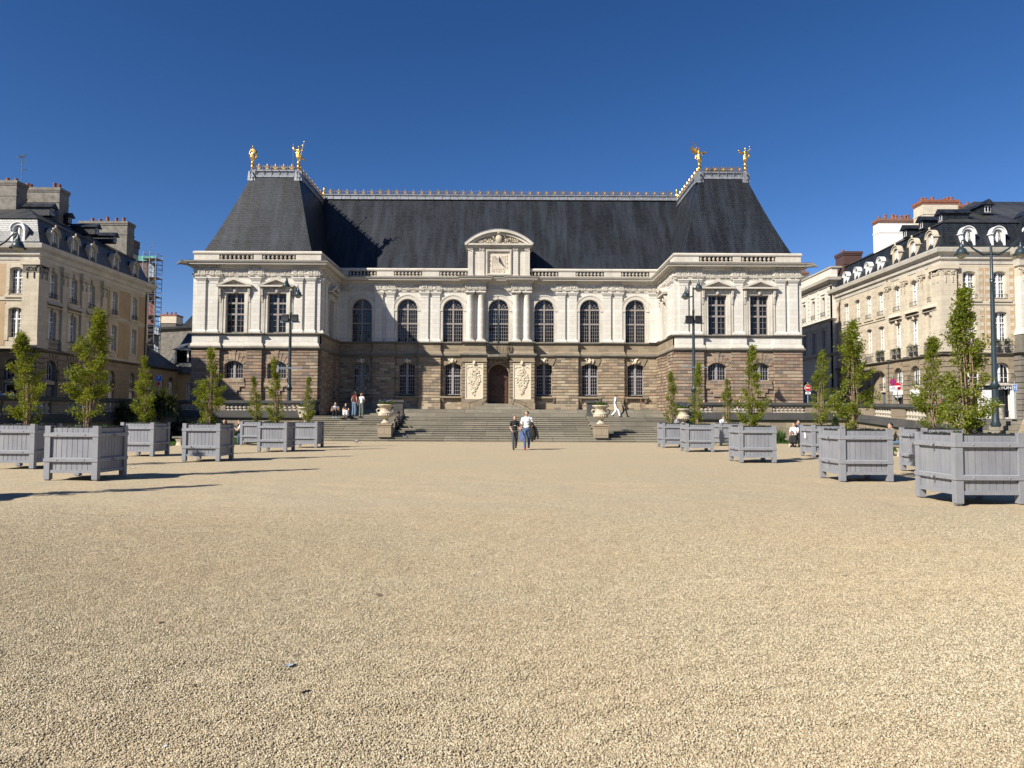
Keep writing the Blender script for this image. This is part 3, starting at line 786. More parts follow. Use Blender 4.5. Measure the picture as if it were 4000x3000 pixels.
# --- door bay
mb = MB()
for a, b in DB:
    c = (a+b)/2
    rustic(mb, a, a+.38, -.9, .5, 3.3, 6.7, .31, .05); rustic(mb, b-.38, b, -.9, .5, 3.3, 6.7, .31, .05)
    mb.box(a+.37, b-.37, -.80, .5, 3.0, 7.2); mb.box(a, b, -.9, .5, 2.9, 3.3); mb.box(a-.06, b+.06, -.97, .5, 2.0, 2.9); mb.box(a, b, -.9, .5, 6.7, 7.2)
    mb.box(a-.04, b+.04, -.98, .5, 6.72, 6.84)
mb.prism([(-1.08, 7.2), (-1.08, 2.3), (-.97, 2.3), (-.97, 5.6)]+arc_pts(0, 5.6, .97, .97, 16)[::-1]+[(.97, 5.6), (.97, 2.3), (1.08, 2.3), (1.08, 7.2)], -.3, .9)
mb.build('door_surround', 'beige', pal)
pb = MB()
for a, b in ((-3.30, -1.18), (1.18, 3.30)): pb.box(a, b, -.72, 0, 7.52, 8.45); pb.frust((a-.1, b+.1, -.82, 0), 7.5, (a, b, -.73, 0), 7.8)
pb.build_split('column_pedestal', 'beige', pal)
for sx in (-1, 1):
    c = sx*2.24; rp = MB()
    rp.box(c-.80, c+.80, -.86, -.79, 3.27, 6.55)
    for (x0, x1, z0, z1) in ((c-.84, c-.74, 3.22, 6.6), (c+.74, c+.84, 3.22, 6.6), (c-.74, c+.74, 3.22, 3.31), (c-.74, c+.74, 6.51, 6.6)): rp.box(x0, x1, -.91, -.78, z0, z1)
    pan = rp.build('relief_panel', 'relief', pal)
    cv = MB(); blobs(cv, c, -.88, 4.9, .62, 1.35, 150, .11, 60+sx, lambda b: .95*max(.12, (1-abs(b-.15)**1.4)) , .05)
    q = random.Random(90+sx)
    for j in range(26):
        z = 3.7+2.5*j/26; a = q.uniform(.1, .55)*(1-abs(z-5)/2.2); ph = q.uniform(0, 6.28)
        cv.tube([(c+a*math.cos(ph+t)*(.6+.1*t), -.89, z+.16*math.sin(ph+t)) for t in (0, .8, 1.6, 2.4, 3.2)], [.035, .04, .035, .03, .02], 5)
    cv.ell((c, -.93, 6.62), (.16, .16, .24), 8, 6)
    for s in (-1, 1): cv.tube([(c+s*.15, -.88, 6.3), (c+s*.35, -.88, 6.2), (c+s*.5, -.88, 6.28), (c+s*.66, -.88, 6.12)], .035, 5)
    cv.build('carving', 'relief', pan, 'all')
dr = MB(); dr.M = Matrix.Translation((0, .22, 0))
for s in (-1, 1):
    a, b = sorted((s*.03, s*.97)); dr.box(a, b, .25, .33, 2.80, 5.3)
    for z0, z1 in ((2.95, 3.65), (3.8, 5.15)):
        for (xa, xb, za, zb_) in ((.16, .22, z0, z1), (.78, .84, z0, z1), (.22, .78, z0, z0+.06), (.22, .78, z1-.06, z1)):
            a, b = sorted((s*xa, s*xb)); dr.box(a, b, .2, .25, za, zb_)
    blobs(dr, s*.5, .23, 4.4, .12, .28, 14, .07, 7+s)
dr.box(-.03, .03, .22, .33, 2.8, 5.3); dr.box(-.97, .97, .18, .33, 5.3, 5.5)
dr.prism([(-.97, 5.5), (.97, 5.5)]+arc_pts(0, 5.6, .97, .97, 12), .27, .33)
blobs(dr, 0, .25, 5.95, .8, .4, 50, .09, 12, lambda b: .9-.5*abs(b))
dr.build('door', 'wood', pal)
ct = MB(); blobs(ct, 0, -.42, 6.95, 1.0, .24, 70, .14, 22, None, .1); ct.arch(0, 5.6, .97, 1.12, -.4, -.29, 12, 168, 14); ct.build('cartouche', 'beige', pal, 'all')
bs = MB(); bs.prismz([(-1.1, -.2), (-1.1, -.9), (-.8, -1.25), (0, -1.35), (.8, -1.25), (1.1, -.9), (1.1, -.2)], 7.2, 7.42); bs.frust((-.9, .9, -.9, -.2), 7.0, (-1.05, 1.05, -1.2, -.2), 7.2)
bs.build('balcony_slab', 'dirty', pal)
br = MB(); bp = [(-1.12, -.82), (-1.1, -1.0), (-.8, -1.22), (0, -1.3), (.8, -1.22), (1.1, -1.0), (1.12, -.82)]
for z in (7.5, 7.62, 8.25, 8.38): br.tube([(x, y, z) for x, y in bp], .022, 5)
q = random.Random(4)
for i in range(29):
    t = i/28*6; j = min(5, int(t)); f_ = t-j; x = bp[j][0]*(1-f_)+bp[j+1][0]*f_; y = bp[j][1]*(1-f_)+bp[j+1][1]*f_
    br.tube([(x, y, 7.42), (x, y, 8.38)], .012, 4)
    if i % 2: br.tube([(x+.05*math.cos(a), y, 7.93+.16*math.sin(a)*1.3) for a in [k*.9 for k in range(7)]], .012, 4)
br.build('balcony_railing', 'iron', pal)
fl = MB(); fl.tube([(-.05, -1.15, 7.4), (-.05, -1.45, 12.7)], .035, 6); fl.ell((-.05, -1.46, 12.78), .07, 8, 6); fl.tube([(.0, -1.2, 8.3), (.05, -1.3, 9.2), (-.02, -1.4, 11), (-.04, -1.42, 12.3)], [.10, .12, .08, .03], 7); fl.build('flagpole', 'lamp_paint', pal)
hr = MB()
for s in (-1, 1):
    hr.tube([(s*1.25, -1.05, 3.35), (s*2.6, -1.6, 2.85), (s*2.75, -1.62, 2.9)], .025, 5)
    for x, y, z in ((s*1.3, -1.07, 3.33), (s*2.6, -1.6, 2.85)): hr.tube([(x, y, 2.3), (x, y, z)], .02, 5)
hr.build_split('handrail', 'iron', pal)
for s in (-1, 1):
    hr = MB(); x = s*13.3; hr.tube([(x, -1.2, 2.2), (x, -1.2, 3.3), (x-s*.1, -2.4, 2.6), (x-s*.1, -2.4, 1.6)], .035, 5); hr.build('handrail', 'rust', pal)
# --- balustrade on the roof edge
bal = MB(); P_ = path(col=[(-3.0, -1.32), (1.30, 2.98), .0])
P_ = [p for i, p in enumerate(P_)]
bal.sweep([(-.32, 14.80), (.02, 14.80), (.02, 14.98), (-.02, 15.02), (-.28, 15.02), (-.32, 14.98)], P_)
bal.sweep([(-.34, 15.49), (.05, 15.49), (.09, 15.56), (.09, 15.66), (.02, 15.76), (-.34, 15.76)], P_)
GR = {}
def dado(m, a, b):
    if b-a > .05: m.box(a, b, -.0, .30, 15.02, 15.49)
groups = []
cuts = []
for i in range(-3, 4):
    if i: cuts.append((i*BAY-1.36, i*BAY+1.36))
bal.M = Matrix.Identity(4)
x = -XI
for a, b in cuts:
    dado(bal, x, a) if not (a > 0 and x < 0) else (dado(bal, x, -2.95), dado(bal, 2.95, a)); x = b
    groups.append((Matrix.Identity(4), a, b, 8))
dado(bal, x, XI)
for sg in (-1, 1):
    T = Matrix.Translation((0, YF, 0)); bal.M = T; c = sg*PC
    g = [(-3.3, -.33), (.38, 3.3)]; g = [(c+a, c+b) for a, b in g] if sg < 0 else sorted((c-b, c-a) for a, b in g)
    x = c-PHW
    for a, b in g: dado(bal, x, a); groups.append((T, a, b, 8)); x = b
    dado(bal, x, c+PHW)
    bal.M = SF[sg]; lo, hi = (.3, 6.8) if sg < 0 else (0, 6.5)
    dado(bal, lo, 1.7); dado(bal, 5.2, hi); groups.append((SF[sg], 1.7, 5.2, 11))
bal.M = Matrix.Identity(4)
balo = bal.build('balustrade', 'trim', pal)
b_me = baluster_mesh(.47, 'baluster', 1.3)
for T, a, b, n in groups:
    for j in range(n): link('baluster', b_me, balo, mtx=T @ Matrix.Translation((a+(b-a)*(j+.5)/n, .09, 15.02)))
# --- sundial aedicule
ad = MB(); ad.box(-2.95, 2.95, -.15, 4.5, 14.84, 17.75); ad.box(-3.05, 3.05, -.4, 4.6, 17.72, 17.9); ad.box(-3.25, 3.25, -.62, 4.7, 17.9, 18.06)
ad.arch(0, 14.74, 4.42, 4.66, -.66, 4.5, 45.2, 134.8, 20); ad.arch(0, 14.74, 4.18, 4.42, -.45, 4.4, 46, 134, 20)
ad.prism([(-2.9, 18.06), (2.9, 18.06)]+[(4.2*math.cos(R(a)), 14.74+4.2*math.sin(R(a))) for a in range(48, 133, 6)], -.1, 4.3)
for x in (-2.71, -1.62, 1.60, 2.70):
    ad.box(x-.24, x+.24, -.30, -.14, 15.1, 17.35); ad.box(x-.3, x+.3, -.36, -.14, 14.84, 15.1); ad.frust((x-.22, x+.22, -.28, -.14), 17.35, (x-.29, x+.29, -.36, -.14), 17.72)
    blobs(ad, x, -.33, 17.53, .24, .16, 12, .07, int(x*10))
ad.build('sundial_gable', 'trim', pal)
rf = MB(); rf.arch(0, 14.74, 4.66, 4.71, -.68, 4.6, 45, 135, 20); rf.build('gable_lead_roof', 'lead', pal)
cr = MB(); cr.ell((0, -.35, 18.55), (.34, .2, .42), 10, 8); cr.lathe([(.2, 0), (.3, .1), (.34, .3), (.2, .42), (.05, .5)], (0, -.35, 18.95), 10)
for s in (-1, 1):
    cr.tube([(s*.3, -.4, 19.0), (s*.6, -.4, 18.95), (s*.55, -.4, 18.7), (s*.42, -.4, 18.4), (s*.6, -.4, 18.2), (s*.3, -.4, 18.1)], [.06, .09, .08, .07, .08, .05], 6)
    blobs(cr, s*1.35, -.3, 18.35, .75, .22, 60, .10, 80+s, None, .12); blobs(cr, s*2.1, -.25, 18.18, .35, .09, 14, .08, 85+s, None, .09)
cr.build('crest_carving', 'urn', pal, 'all')
sd = MB(); sd.box(-1.1, 1.1, -.22, -.14, 15.1, 17.4); sdo = sd.build('sundial', 'sundial_face', pal)
fr = MB()
for a, b, z0, z1 in ((-1.24, -1.02, 14.98, 17.52), (1.02, 1.24, 14.98, 17.52), (-1.02, 1.02, 14.98, 15.2), (-1.02, 1.02, 17.3, 17.52)):
    fr.box(a, b, -.36, -.2, z0, z1)
for i in range(26):
    t = -1.13+2.26*i/25
    for z in (15.09, 17.41): fr.ell((t, -.37, z), (.045, .05, .09), 5, 4)
    for x in (-1.13, 1.13): fr.ell((x, -.37, 15.2+2.1*i/25), (.09, .05, .045), 5, 4)
fr.build('dial_frame', 'trim', sdo)
ln = MB(); c0 = Vector((0, 16.98))
def bar(p, q_, wd=.018):
    p, q_ = Vector(p), Vector(q_); d = (q_-p).normalized(); n_ = Vector((-d.y, d.x))*wd/2
    ln.prism([tuple(p-n_), tuple(q_-n_), tuple(q_+n_), tuple(p+n_)], -.232, -.219)
for x in (-.62, .62): bar((x, 15.62), (x, 16.92))
bar((-.62, 15.62), (.62, 15.62))
for i in range(-8, 9):
    if i == 0: bar((0, 16.7), (0, 15.62)); continue
    a = R(i*9.6); d = Vector((math.sin(a), -math.cos(a))); t0 = .3
    t1 = min(.62/abs(d.x), 1.36/max(1e-3, -d.y)) ; p1 = c0+d*t1
    if p1.y < 15.62: t1 = (c0.y-15.62)/-d.y; p1 = c0+d*t1
    bar(c0+d*t0, p1)
ln.build('hour_lines', 'ink', sdo)
for s, x, z in (('6', -.82, 17.1), ('7', -.82, 16.76), ('8', -.82, 16.42), ('9', -.82, 15.98), ('10', -.58, 15.42), ('11', -.3, 15.42), ('12', 0, 15.42), ('1', .28, 15.42), ('2', .52, 15.42), ('3', .80, 15.78), ('4', .80, 16.18), ('5', .80, 16.58), ('6', .80, 16.9)):
    link('numeral', text_mesh(s, .30, 'ink', .008), sdo, (x, -.225, z))
gn = MB(); gn.add([(0, -.22, 16.95), (0, -.22, 16.35), (0, -.72, 16.3), (.015, -.22, 16.95), (.015, -.22, 16.35), (.015, -.72, 16.3)], [(0,2,1), (3,4,5), (0,1,4,3), (1,2,5,4), (2,0,3,5)]); gn.build('gnomon', 'iron', sdo)
# --- roofs
def loft(mb, rings):
    n = len(rings[0]); vs = [p for r in rings for p in r]; fs = []
    for i in range(len(rings)-1):
        for k in range(n): k2 = (k+1)%n; fs.append((i*n+k, i*n+k2, (i+1)*n+k2, (i+1)*n+k))
    fs.append(tuple(range((len(rings)-1)*n, len(rings)*n))); mb.add(vs, fs)
ZB, ZT = 14.9, W(1080, 687, 65.3).z
TOPY, RIDGE = 65.3-D2, 74.3-D2
TA = 2.15
for sg in (-1, 1):
    r_ = MB(); c = sg*PC; rings = []
    for t in (0, .06, .14, .25, .4, .6, 1.0):
        z = ZB+(ZT-ZB)*t; e = t**.86 if t < 1 else 1
        hw = 4.98+(TA-4.98)*e; yf = (YF+.2)+(TOPY-(YF+.2))*e
        lo_, hi_ = (hw+.55*(1-e), hw-.13*(1-e)) if sg < 0 else (hw-.13*(1-e), hw+.55*(1-e)); rings.append([(c-lo_, yf, z), (c+hi_, yf, z), (c+hi_, 30, z), (c-lo_, 30, z)])
    loft(r_, rings); ro = r_.build('roof', 'slate', pal)
    ld = MB(); z = ZT
    pr = [(-.3, z-.15), (.12, z-.15), (.12, z-.05), (-.02, z+.12), (.0, z+.38), (.1, z+.42), (.1, z+.55), (-.3, z+.55)]
    ld.sweep(pr, [(c-TA, 30), (c-TA, TOPY), (c+TA, TOPY), (c+TA, 30)]); ld.box(c-TA+.2, c+TA-.2, TOPY+.2, 30, z-.1, z+.5)
    for x in (c-TA, c+TA):
        ld.frust((x-.35, x+.35, TOPY-.2, TOPY+.5), z-.5, (x-.3, x+.3, TOPY-.1, TOPY+.5), z+.4); ld.tube([(x, TOPY-.2, z+.4), (x, TOPY-.42, z+.2), (x, TOPY-.3, z-.1), (x, TOPY-.4, z-.35)], .08, 6)
    for k in range(6): ld.tube([(c-1.75+k*.7, TOPY-.13, z-.15), (c-1.75+k*.7, TOPY-.03, z+.12), (c-1.75+k*.7, TOPY-.13, z+.55)], .03, 5)
    ld.box(c-.8, c+1.2, TOPY+1.5, TOPY+4, z+.5, z+1.2); ld.box(c-.95, c+1.35, TOPY+1.35, TOPY+4.1, z+1.2, z+1.3)
    ld.build('lead_crown', 'lead', ro)
r_ = MB(); zr = W(1944, 779, 74.3).z
prof = [(.45, 14.9), (1.2, 15.85), (2.4, 17.65), (RIDGE, zr), (RIDGE+6, 14.9)]
r_.add([(x, y, z) for x in (-19.6, 19.6) for y, z in prof], [(i, i+5, i+6, i+1) for i in range(4)])
cro = r_.build('roof', 'slate', pal)
ld = MB(); ld.sweep([(-.3, zr-.1), (.25, zr-.1), (.1, zr+.25), (.2, zr+.35), (.15, zr+.45), (-.3, zr+.45)], [(-18.6, RIDGE), (18.6, RIDGE)])
ld.box(-18.6, 18.6, RIDGE-.05, RIDGE+.35, zr-.2, zr+.44)
for k in range(43): ld.tube([(-18.4+k*.875, RIDGE-.26, zr-.1), (-18.4+k*.875, RIDGE-.12, zr+.25), (-18.4+k*.875, RIDGE-.2, zr+.46)], .03, 5)
ld.build('lead_ridge', 'lead', cro)
# golden cresting
fm = MB(); fm.lathe([(.03, 0), (.05, .06), (.03, .12), (.05, .3), (.075, .4), (.02, .58), (.0, .62)], seg=6)
fm.box(-.14, .14, -.025, .025, .12, .17)
for s in (-1, 1): fm.tube([(s*.03, 0, .16), (s*.13, 0, .30), (s*.20, 0, .36), (s*.23, 0, .28)], [.03, .04, .04, .03], 5)
fin = fm.mesh('finial', 'gold', True)
def cresting(p, q_, n, z, host):
    p, q_ = Vector(p), Vector(q_); L = (q_-p).length; ang = math.atan2(q_.y-p.y, q_.x-p.x)
    g = MB(); g.M = Matrix.Translation((p.x, p.y, z)) @ Matrix.Rotation(ang, 4, 'Z')
    g.tube([(0, 0, .05), (L, 0, .05)], .025, 5)
    for i in range(n):
        x = L*(i+.5)/n; d = L/n
        if i < n-1:
            x2 = x+d/2; g.lathe([(.05, 0), (.03, .08), (.075, .22), (.02, .34), (.02, .48), (0, .54)], (x2, 0, 0), 6); g.box(x2-.11, x2+.11, -.02, .02, .34, .38)
        for s in (-1, 1): g.tube([(x+s*d*.16, 0, .08), (x+s*d*.3, 0, .1), (x+s*d*.36, 0, .24), (x+s*d*.27, 0, .34), (x+s*d*.21, 0, .26)], .02, 4)
    o = g.build('roof_cresting', 'dull_iron', pal)
    for i in range(n): link('finial', fin, o, mtx=Matrix.Translation((p.x, p.y, z)) @ Matrix.Rotation(ang, 4, 'Z') @ Matrix.Translation((L*(i+.5)/n, 0, 0)))
cresting((-18.3, RIDGE), (18.3, RIDGE), 42, zr+.45, cro)
for sg in (-1, 1):
    c = sg*PC; cresting((c-TA+.25, TOPY), (c+TA-.25, TOPY), 5, ZT+.55, ro)
    x = c-sg*TA
    cresting((x, TOPY+.2), (x, RIDGE), 9, ZT+.55, ro)
    va = MB(); va.lathe([(.08, 0), (.16, .15), (.1, .3), (.2, .55), (.16, .8), (.08, .9), (.13, 1.1), (.1, 1.3), (0, 1.4)], (x, RIDGE, ZT+.5), 10); va.build('ridge_vase', 'gold', pal, True)
rod = MB(); px = W(1145, 637, 68); rod.tube([(px.x-X0, 68-D2, ZT+.5), (px.x-X0, 68-D2, W(1145, 575, 68).z)], .03, 5); rod.lathe([(.0, 0), (.06, .1), (.05, .3), (0, .4)], (px.x-X0, 68-D2, W(1145, 576, 68).z), 6); rod.build('lightning_rod', 'dull_iron', pal)
for sg in (-1, 1):
    gg = MB(); x = sg*(XO-.05); gg.tube([(x, YF-.4, 14.55), (x+sg*.5, YF-.7, 14.5), (x+sg*.85, YF-.85, 14.55), (x+sg*1.05, YF-.95, 14.4)], [.12, .13, .15, .07], 7); gg.tube([(x+sg*.8, YF-.85, 14.6), (x+sg*.75, YF-.85, 14.85)], [.06, .02], 5)
    gg.build('gargoyle', 'dirty', pal, True)
# ------------------------------------------------------------------ gilded statues (figures in gold, drapery, attributes)
def remesh(mb, name, mat, parent=None, vox=.02, smooth=True):
    me = mb.mesh(name, mat, uv=False); o = bpy.data.objects.new(name, me); COL.objects.link(o)
    md = o.modifiers.new('r', 'REMESH'); md.mode = 'VOXEL'; md.voxel_size = vox
    ms = o.modifiers.new('s', 'SMOOTH'); ms.iterations = 3; ms.factor = .5
    nm = bpy.data.meshes.new_from_object(o.evaluated_get(bpy.context.evaluated_depsgraph_get()))
    bpy.data.objects.remove(o); bpy.data.meshes.remove(me)
    nm.materials.clear(); nm.materials.append(M[mat] if isinstance(mat, str) else mat)
    nm.polygons.foreach_set('use_smooth', [True]*len(nm.polygons)); nm.name = name
    return link(name, nm, parent)
def limb(mb, pts, rs, seg=9):
    for i in range(len(pts)-1):
        mb.tube([pts[i], pts[i+1]], [rs[i], rs[i+1]], seg)
    for p, r in zip(pts, rs): mb.ell(p, r, seg, 6)
def statue(px, py, label, pose, rz=0):
    p = Vector((X0+(-PC if px < 2000 else PC)+(TA-.02)*(1 if (1100 < px < 2000 or px > 2800) else -1), D2+TOPY+.05, ZT+.52))
    t = thing('statue', label, 'statue', p, rz, 'gilded statues on the pavilion roofs')
    b = MB(); b.lathe([(.1, 0), (.16, .06), (.1, .14), (.14, .2), (.2, .35), (.21, .48), (.15, .58), (.2, .62), (.12, .68), (.18, .8), (.19, .9), (.12, 1.0)], seg=14); b.build('pedestal', 'gold', t, True)
    g = MB(); S = lambda x, y, z: (x, y, z+1.0)
    # robed legs, trunk, neck and head
    lean = pose.get('lean', 0)
    limb(g, [S(-.07, 0, 0), S(-.09, -.03, .42), S(-.08+lean*.5, 0, .78)], [.07, .09, .13]); 
    if pose.get('kick'): limb(g, [S(.06, .02, .75), S(.12, -.04, .45), S(.2, .2, .22)], [.12, .08, .05])
    else: limb(g, [S(.07, .02, 0), S(.09, .0, .42), S(.08+lean*.5, 0, .78)], [.07, .1, .13])
    limb(g, [S(lean*.5, 0, .82), S(lean*.8, 0, 1.02), S(lean, -.02, 1.24)], [.16, .13, .15])
    limb(g, [S(lean-.17, 0, 1.3), S(lean+.17, 0, 1.3)], [.08, .08]); limb(g, [S(lean, -.01, 1.36), S(lean*1.1, -.02, 1.5)], [.06, .06])
    g.ell(S(lean*1.15, -.03, 1.6), (.09, .11, .13)); g.ell(S(lean*1.15, -.14, 1.59), (.02, .03, .03), 6, 4)
    for hnd in pose['arms']: limb(g, [S(*q) for q in hnd], [.07, .055, .045][:len(hnd)])
    q = random.Random(int(px))
    for k in range(9):
        a = q.uniform(0, 6.28); limb(g, [S(.16*math.cos(a), .13*math.sin(a), .85), S(.2*math.cos(a+.4), .15*math.sin(a+.4), .45), S(.15*math.cos(a+.7), .13*math.sin(a+.7), .15+q.uniform(0, .15))], [.05, .06, .03], 6)
    for dr in pose.get('drape', []): limb(g, [S(*q_) for q_ in dr], [.09, .12, .1, .05][:len(dr)], 7)
    remesh(g, 'figure', 'gold', t, .022)
    h = MB(); h.ell(S(lean*1.15, .0, 1.67), (.105, .12, .09)); h.ell(S(lean*1.15, .08, 1.62), (.06, .07, .07)); h.build('hair', 'gold', t, 'all')
    t.scale = (.84, .84, .84)
    for nm, fn in pose.get('props', []):
        m = MB(); fn(m, S); m.build(nm, 'gold', t, True)
    return t
def wing(m, S, sx, up):
    base = Vector((sx*.12, .1, 1.22))
    for k in range(8):
        t = k/7; tip = base+Vector((sx*(.25+.55*(1-abs(t-.35))), .05, up*(1.0-t*1.1)-.05*t))
        d = (tip-base); n_ = Vector((-d.z, 0, d.x)).normalized()*.055
        m.add([S(*(base+n_*.6)), S(*(base-n_*.6)), S(*(tip-n_)), S(*(tip+d*.12)), S(*(tip+n_)), S(*(base+d*.5+Vector((0, .05, 0))))], [(0, 1, 5), (1, 2, 5), (2, 3, 5), (3, 4, 5), (4, 0, 5)])
statue(999, 660, 'gilded robed statue with lowered sword, left corner of the left pavilion roof',
    {'arms': [[(-.17, 0, 1.3), (-.34, .0, 1.05), (-.36, -.08, .78)], [(.17, 0, 1.3), (.32, .02, 1.08), (.2, -.15, .95)]],
     'drape': [[(.25, .05, 1.3), (.42, .05, .95), (.4, .05, .55), (.2, .05, .25)]],
     'props': [('sword', lambda m, S: m.tube([S(-.40, -.1, .82), S(-.12, -.1, -.05)], .022, 5)), ('tablet', lambda m, S: m.box(.10, .24, -.22, -.18, 1.85, 2.3))]})
statue(1175, 660, 'gilded statue holding a long staff, right corner of the left pavilion roof',
    {'arms': [[(-.17, 0, 1.3), (-.42, 0, 1.3), (-.64, -.02, 1.42)], [(.17, 0, 1.3), (.36, -.02, 1.2), (.40, -.1, 1.42)]],
     'drape': [[(-.1, .12, 1.25), (-.3, .15, 1.0), (-.25, .15, .6)], [(.15, .1, .5), (.42, .12, .35), (.6, .12, .22)], [(-.4, .02, 1.25), (-.55, .04, 1.4), (-.62, .05, 1.6)]],
     'props': [('staff', lambda m, S: (m.tube([S(.12, -.12, .0), S(.56, -.08, 2.15)], .022, 5), m.ell(S(.57, -.08, 2.2), (.05, .05, .11), 8, 6), m.ell(S(.46, -.08, 1.75), (.11, .05, .13), 8, 6)))]})
statue(2730, 672, 'gilded winged statue raising a trumpet, left corner of the right pavilion roof',
    {'arms': [[(-.17, 0, 1.3), (-.32, -.08, 1.45), (-.36, -.12, 1.72)], [(.17, 0, 1.3), (.3, -.05, 1.1), (.36, -.05, .86)]], 'lean': -.02,
     'drape': [[(-.15, .05, .95), (-.32, .06, .8), (-.38, .05, .55)], [(.1, .06, .6), (.2, .08, .4), (.2, .1, .2)]],
     'props': [('trumpet', lambda m, S: m.tube([S(-.02, -.14, 1.58), S(-.6, -.3, 2.05), S(-.72, -.33, 2.16), S(-.80, -.35, 2.23)], [.018, .03, .06, .12], 8)),
               ('wing', lambda m, S: wing(m, S, -1, .75)), ('wing', lambda m, S: wing(m, S, 1, .12))]})
statue(2912, 672, 'gilded statue with one arm flung up, right corner of the right pavilion roof',
    {'arms': [[(-.17, 0, 1.3), (-.42, 0, 1.22), (-.66, -.02, 1.34)], [(.17, 0, 1.3), (.36, -.03, 1.42), (.56, -.05, 1.68)]], 'kick': 1,
     'drape': [[(-.2, .1, 1.25), (-.45, .1, 1.15), (-.6, .05, 1.25)], [(.2, .1, 1.2), (.45, .14, 1.1), (.5, .12, .85), (.3, .1, .75)]],
     'props': [('orb', lambda m, S: m.ell(S(-.7, -.04, 1.42), .1, 9, 7)), ('branch', lambda m, S: (m.tube([S(.48, -.05, 1.85), S(.68, -.05, 1.5)], .02, 5), m.ell(S(.5, -.05, 1.88), (.05, .03, .09), 6, 4)))]})

# ------------------------------------------------------------------ ground
def gz(x, y):
    f = max(0, min(1, (26-y)/10))
    return f*(.022*noise.noise(Vector((x*.7+y*.5, y*.9-x*.35, 0)))+.017*noise.noise(Vector((x*1.9+y*1.2, y*2.4-x, 3)))+.010*noise.noise(Vector((x*5+y*2, y*6-x*2, 5))))
g = MB()
xs = [-400, -120, -60]+[-34+i*2 for i in range(11)]+[-13.9+i*.14 for i in range(199)]+[14+2*i for i in range(1, 11)]+[60, 120, 400]
ys = [-300, -80, -20, -6, -2, 0]+[.6+.13*i for i in range(130)]+[17.6+.5*i for i in range(20)]+[28+2*i for i in range(1, 9)]+[47, 60, 120, 400, 900]
g.add([(x, y, gz(x, y)) for y in ys for x in xs], [(j*len(xs)+i, j*len(xs)+i+1, (j+1)*len(xs)+i+1, (j+1)*len(xs)+i) for j in range(len(ys)-1) for i in range(len(xs)-1)])
go = g.build('gravel_square', 'gravel', None, 'all', uv=False); tag(go, 'pale beige gravel of the open square', 'ground', kind='structure')
# loose stones lying on the near gravel
gm = MB(); nx, ny = 150, 90
for j in range(ny+1):
    for i in range(nx+1):
        y = 1.2+11.8*j/ny; x = (-1+2*i/nx)*(1.9+y*.82); gm.v.append((x, y, gz(x, y)+.001))
gm.f = [(j*(nx+1)+i, j*(nx+1)+i+1, (j+1)*(nx+1)+i+1, (j+1)*(nx+1)+i) for j in range(ny) for i in range(nx)]
gs = gm.build('loose_gravel', 'pebble', None, False, uv=False); tag(gs, 'loose pale pebbles covering the near part of the square', 'gravel', kind='stuff')
at = gs.data.attributes.new('dens', 'FLOAT', 'POINT')
for i, v in enumerate(gs.data.vertices):
    y = v.co.y; at.data[i].value = max(0, min(1, (13-y)/9.5))**1.6
ng = bpy.data.node_groups.new('pebble scatter', 'GeometryNodeTree')
ng.interface.new_socket('Geometry', in_out='INPUT', socket_type='NodeSocketGeometry'); ng.interface.new_socket('Geometry', in_out='OUTPUT', socket_type='NodeSocketGeometry')
N = lambda t: ng.nodes.new(t)
gi, go_ = N('NodeGroupInput'), N('NodeGroupOutput'); dp = N('GeometryNodeDistributePointsOnFaces'); na = N('GeometryNodeInputNamedAttribute'); na.data_type = 'FLOAT'; na.inputs[0].default_value = 'dens'
mul = N('ShaderNodeMath'); mul.operation = 'MULTIPLY'; mul.inputs[1].default_value = 10500
ng.links.new(na.outputs[0], mul.inputs[0]); ng.links.new(gi.outputs[0], dp.inputs['Mesh']); ng.links.new(mul.outputs[0], dp.inputs['Density'])
ico = N('GeometryNodeMeshIcoSphere'); ico.inputs['Radius'].default_value = .0047; ico.inputs['Subdivisions'].default_value = 2
smn = N('GeometryNodeSetMaterial'); smn.inputs['Material'].default_value = M['pebble']; tf = N('GeometryNodeTransform'); tf.inputs['Translation'].default_value = (0, 0, .0032); ng.links.new(ico.outputs[0], tf.inputs['Geometry']); ng.links.new(tf.outputs[0], smn.inputs[0])
ip = N('GeometryNodeInstanceOnPoints'); ng.links.new(dp.outputs['Points'], ip.inputs['Points']); ng.links.new(smn.outputs[0], ip.inputs['Instance'])
rv = N('FunctionNodeRandomValue'); rv.data_type = 'FLOAT_VECTOR'; rv.inputs[0].default_value = (.6, .5, .5); rv.inputs[1].default_value = (1.45, 1.2, 1.15)
rr = N('FunctionNodeRandomValue'); rr.data_type = 'FLOAT_VECTOR'; rr.inputs[0].default_value = (-.5, -.5, 0); rr.inputs[1].default_value = (.5, .5, 6.28)
ng.links.new(rv.outputs[0], ip.inputs['Scale']); ng.links.new(rr.outputs[0], ip.inputs['Rotation']); ng.links.new(ip.outputs[0], go_.inputs[0])
md = gs.modifiers.new('scatter', 'NODES'); md.node_group = ng

# terrace at street level behind the garden walls
st = MB(); LZ = 1.58
XW, YW = 24.2, 52.0
YB, YL = 44.4, 50.4
st.prismz([(-60, 24), (-XW-.3, 24), (-XW-.3, YW+.4), (-14.2, YW+.4), (-14.2, YL+.5), (11.6, YL+.5), (11.6, YW+.4), (XW+.3, YW+.4), (XW+.3, 39), (60, 39), (60, 120), (-60, 120)], .4, LZ-.02)
st.prismz([(XW+2.2, 24), (60, 24), (60, 39), (XW+2.2, 39)], .4, LZ-.06)
tag(st.build('street', 'paving'), 'paved street level terrace around the square', 'street', kind='structure')
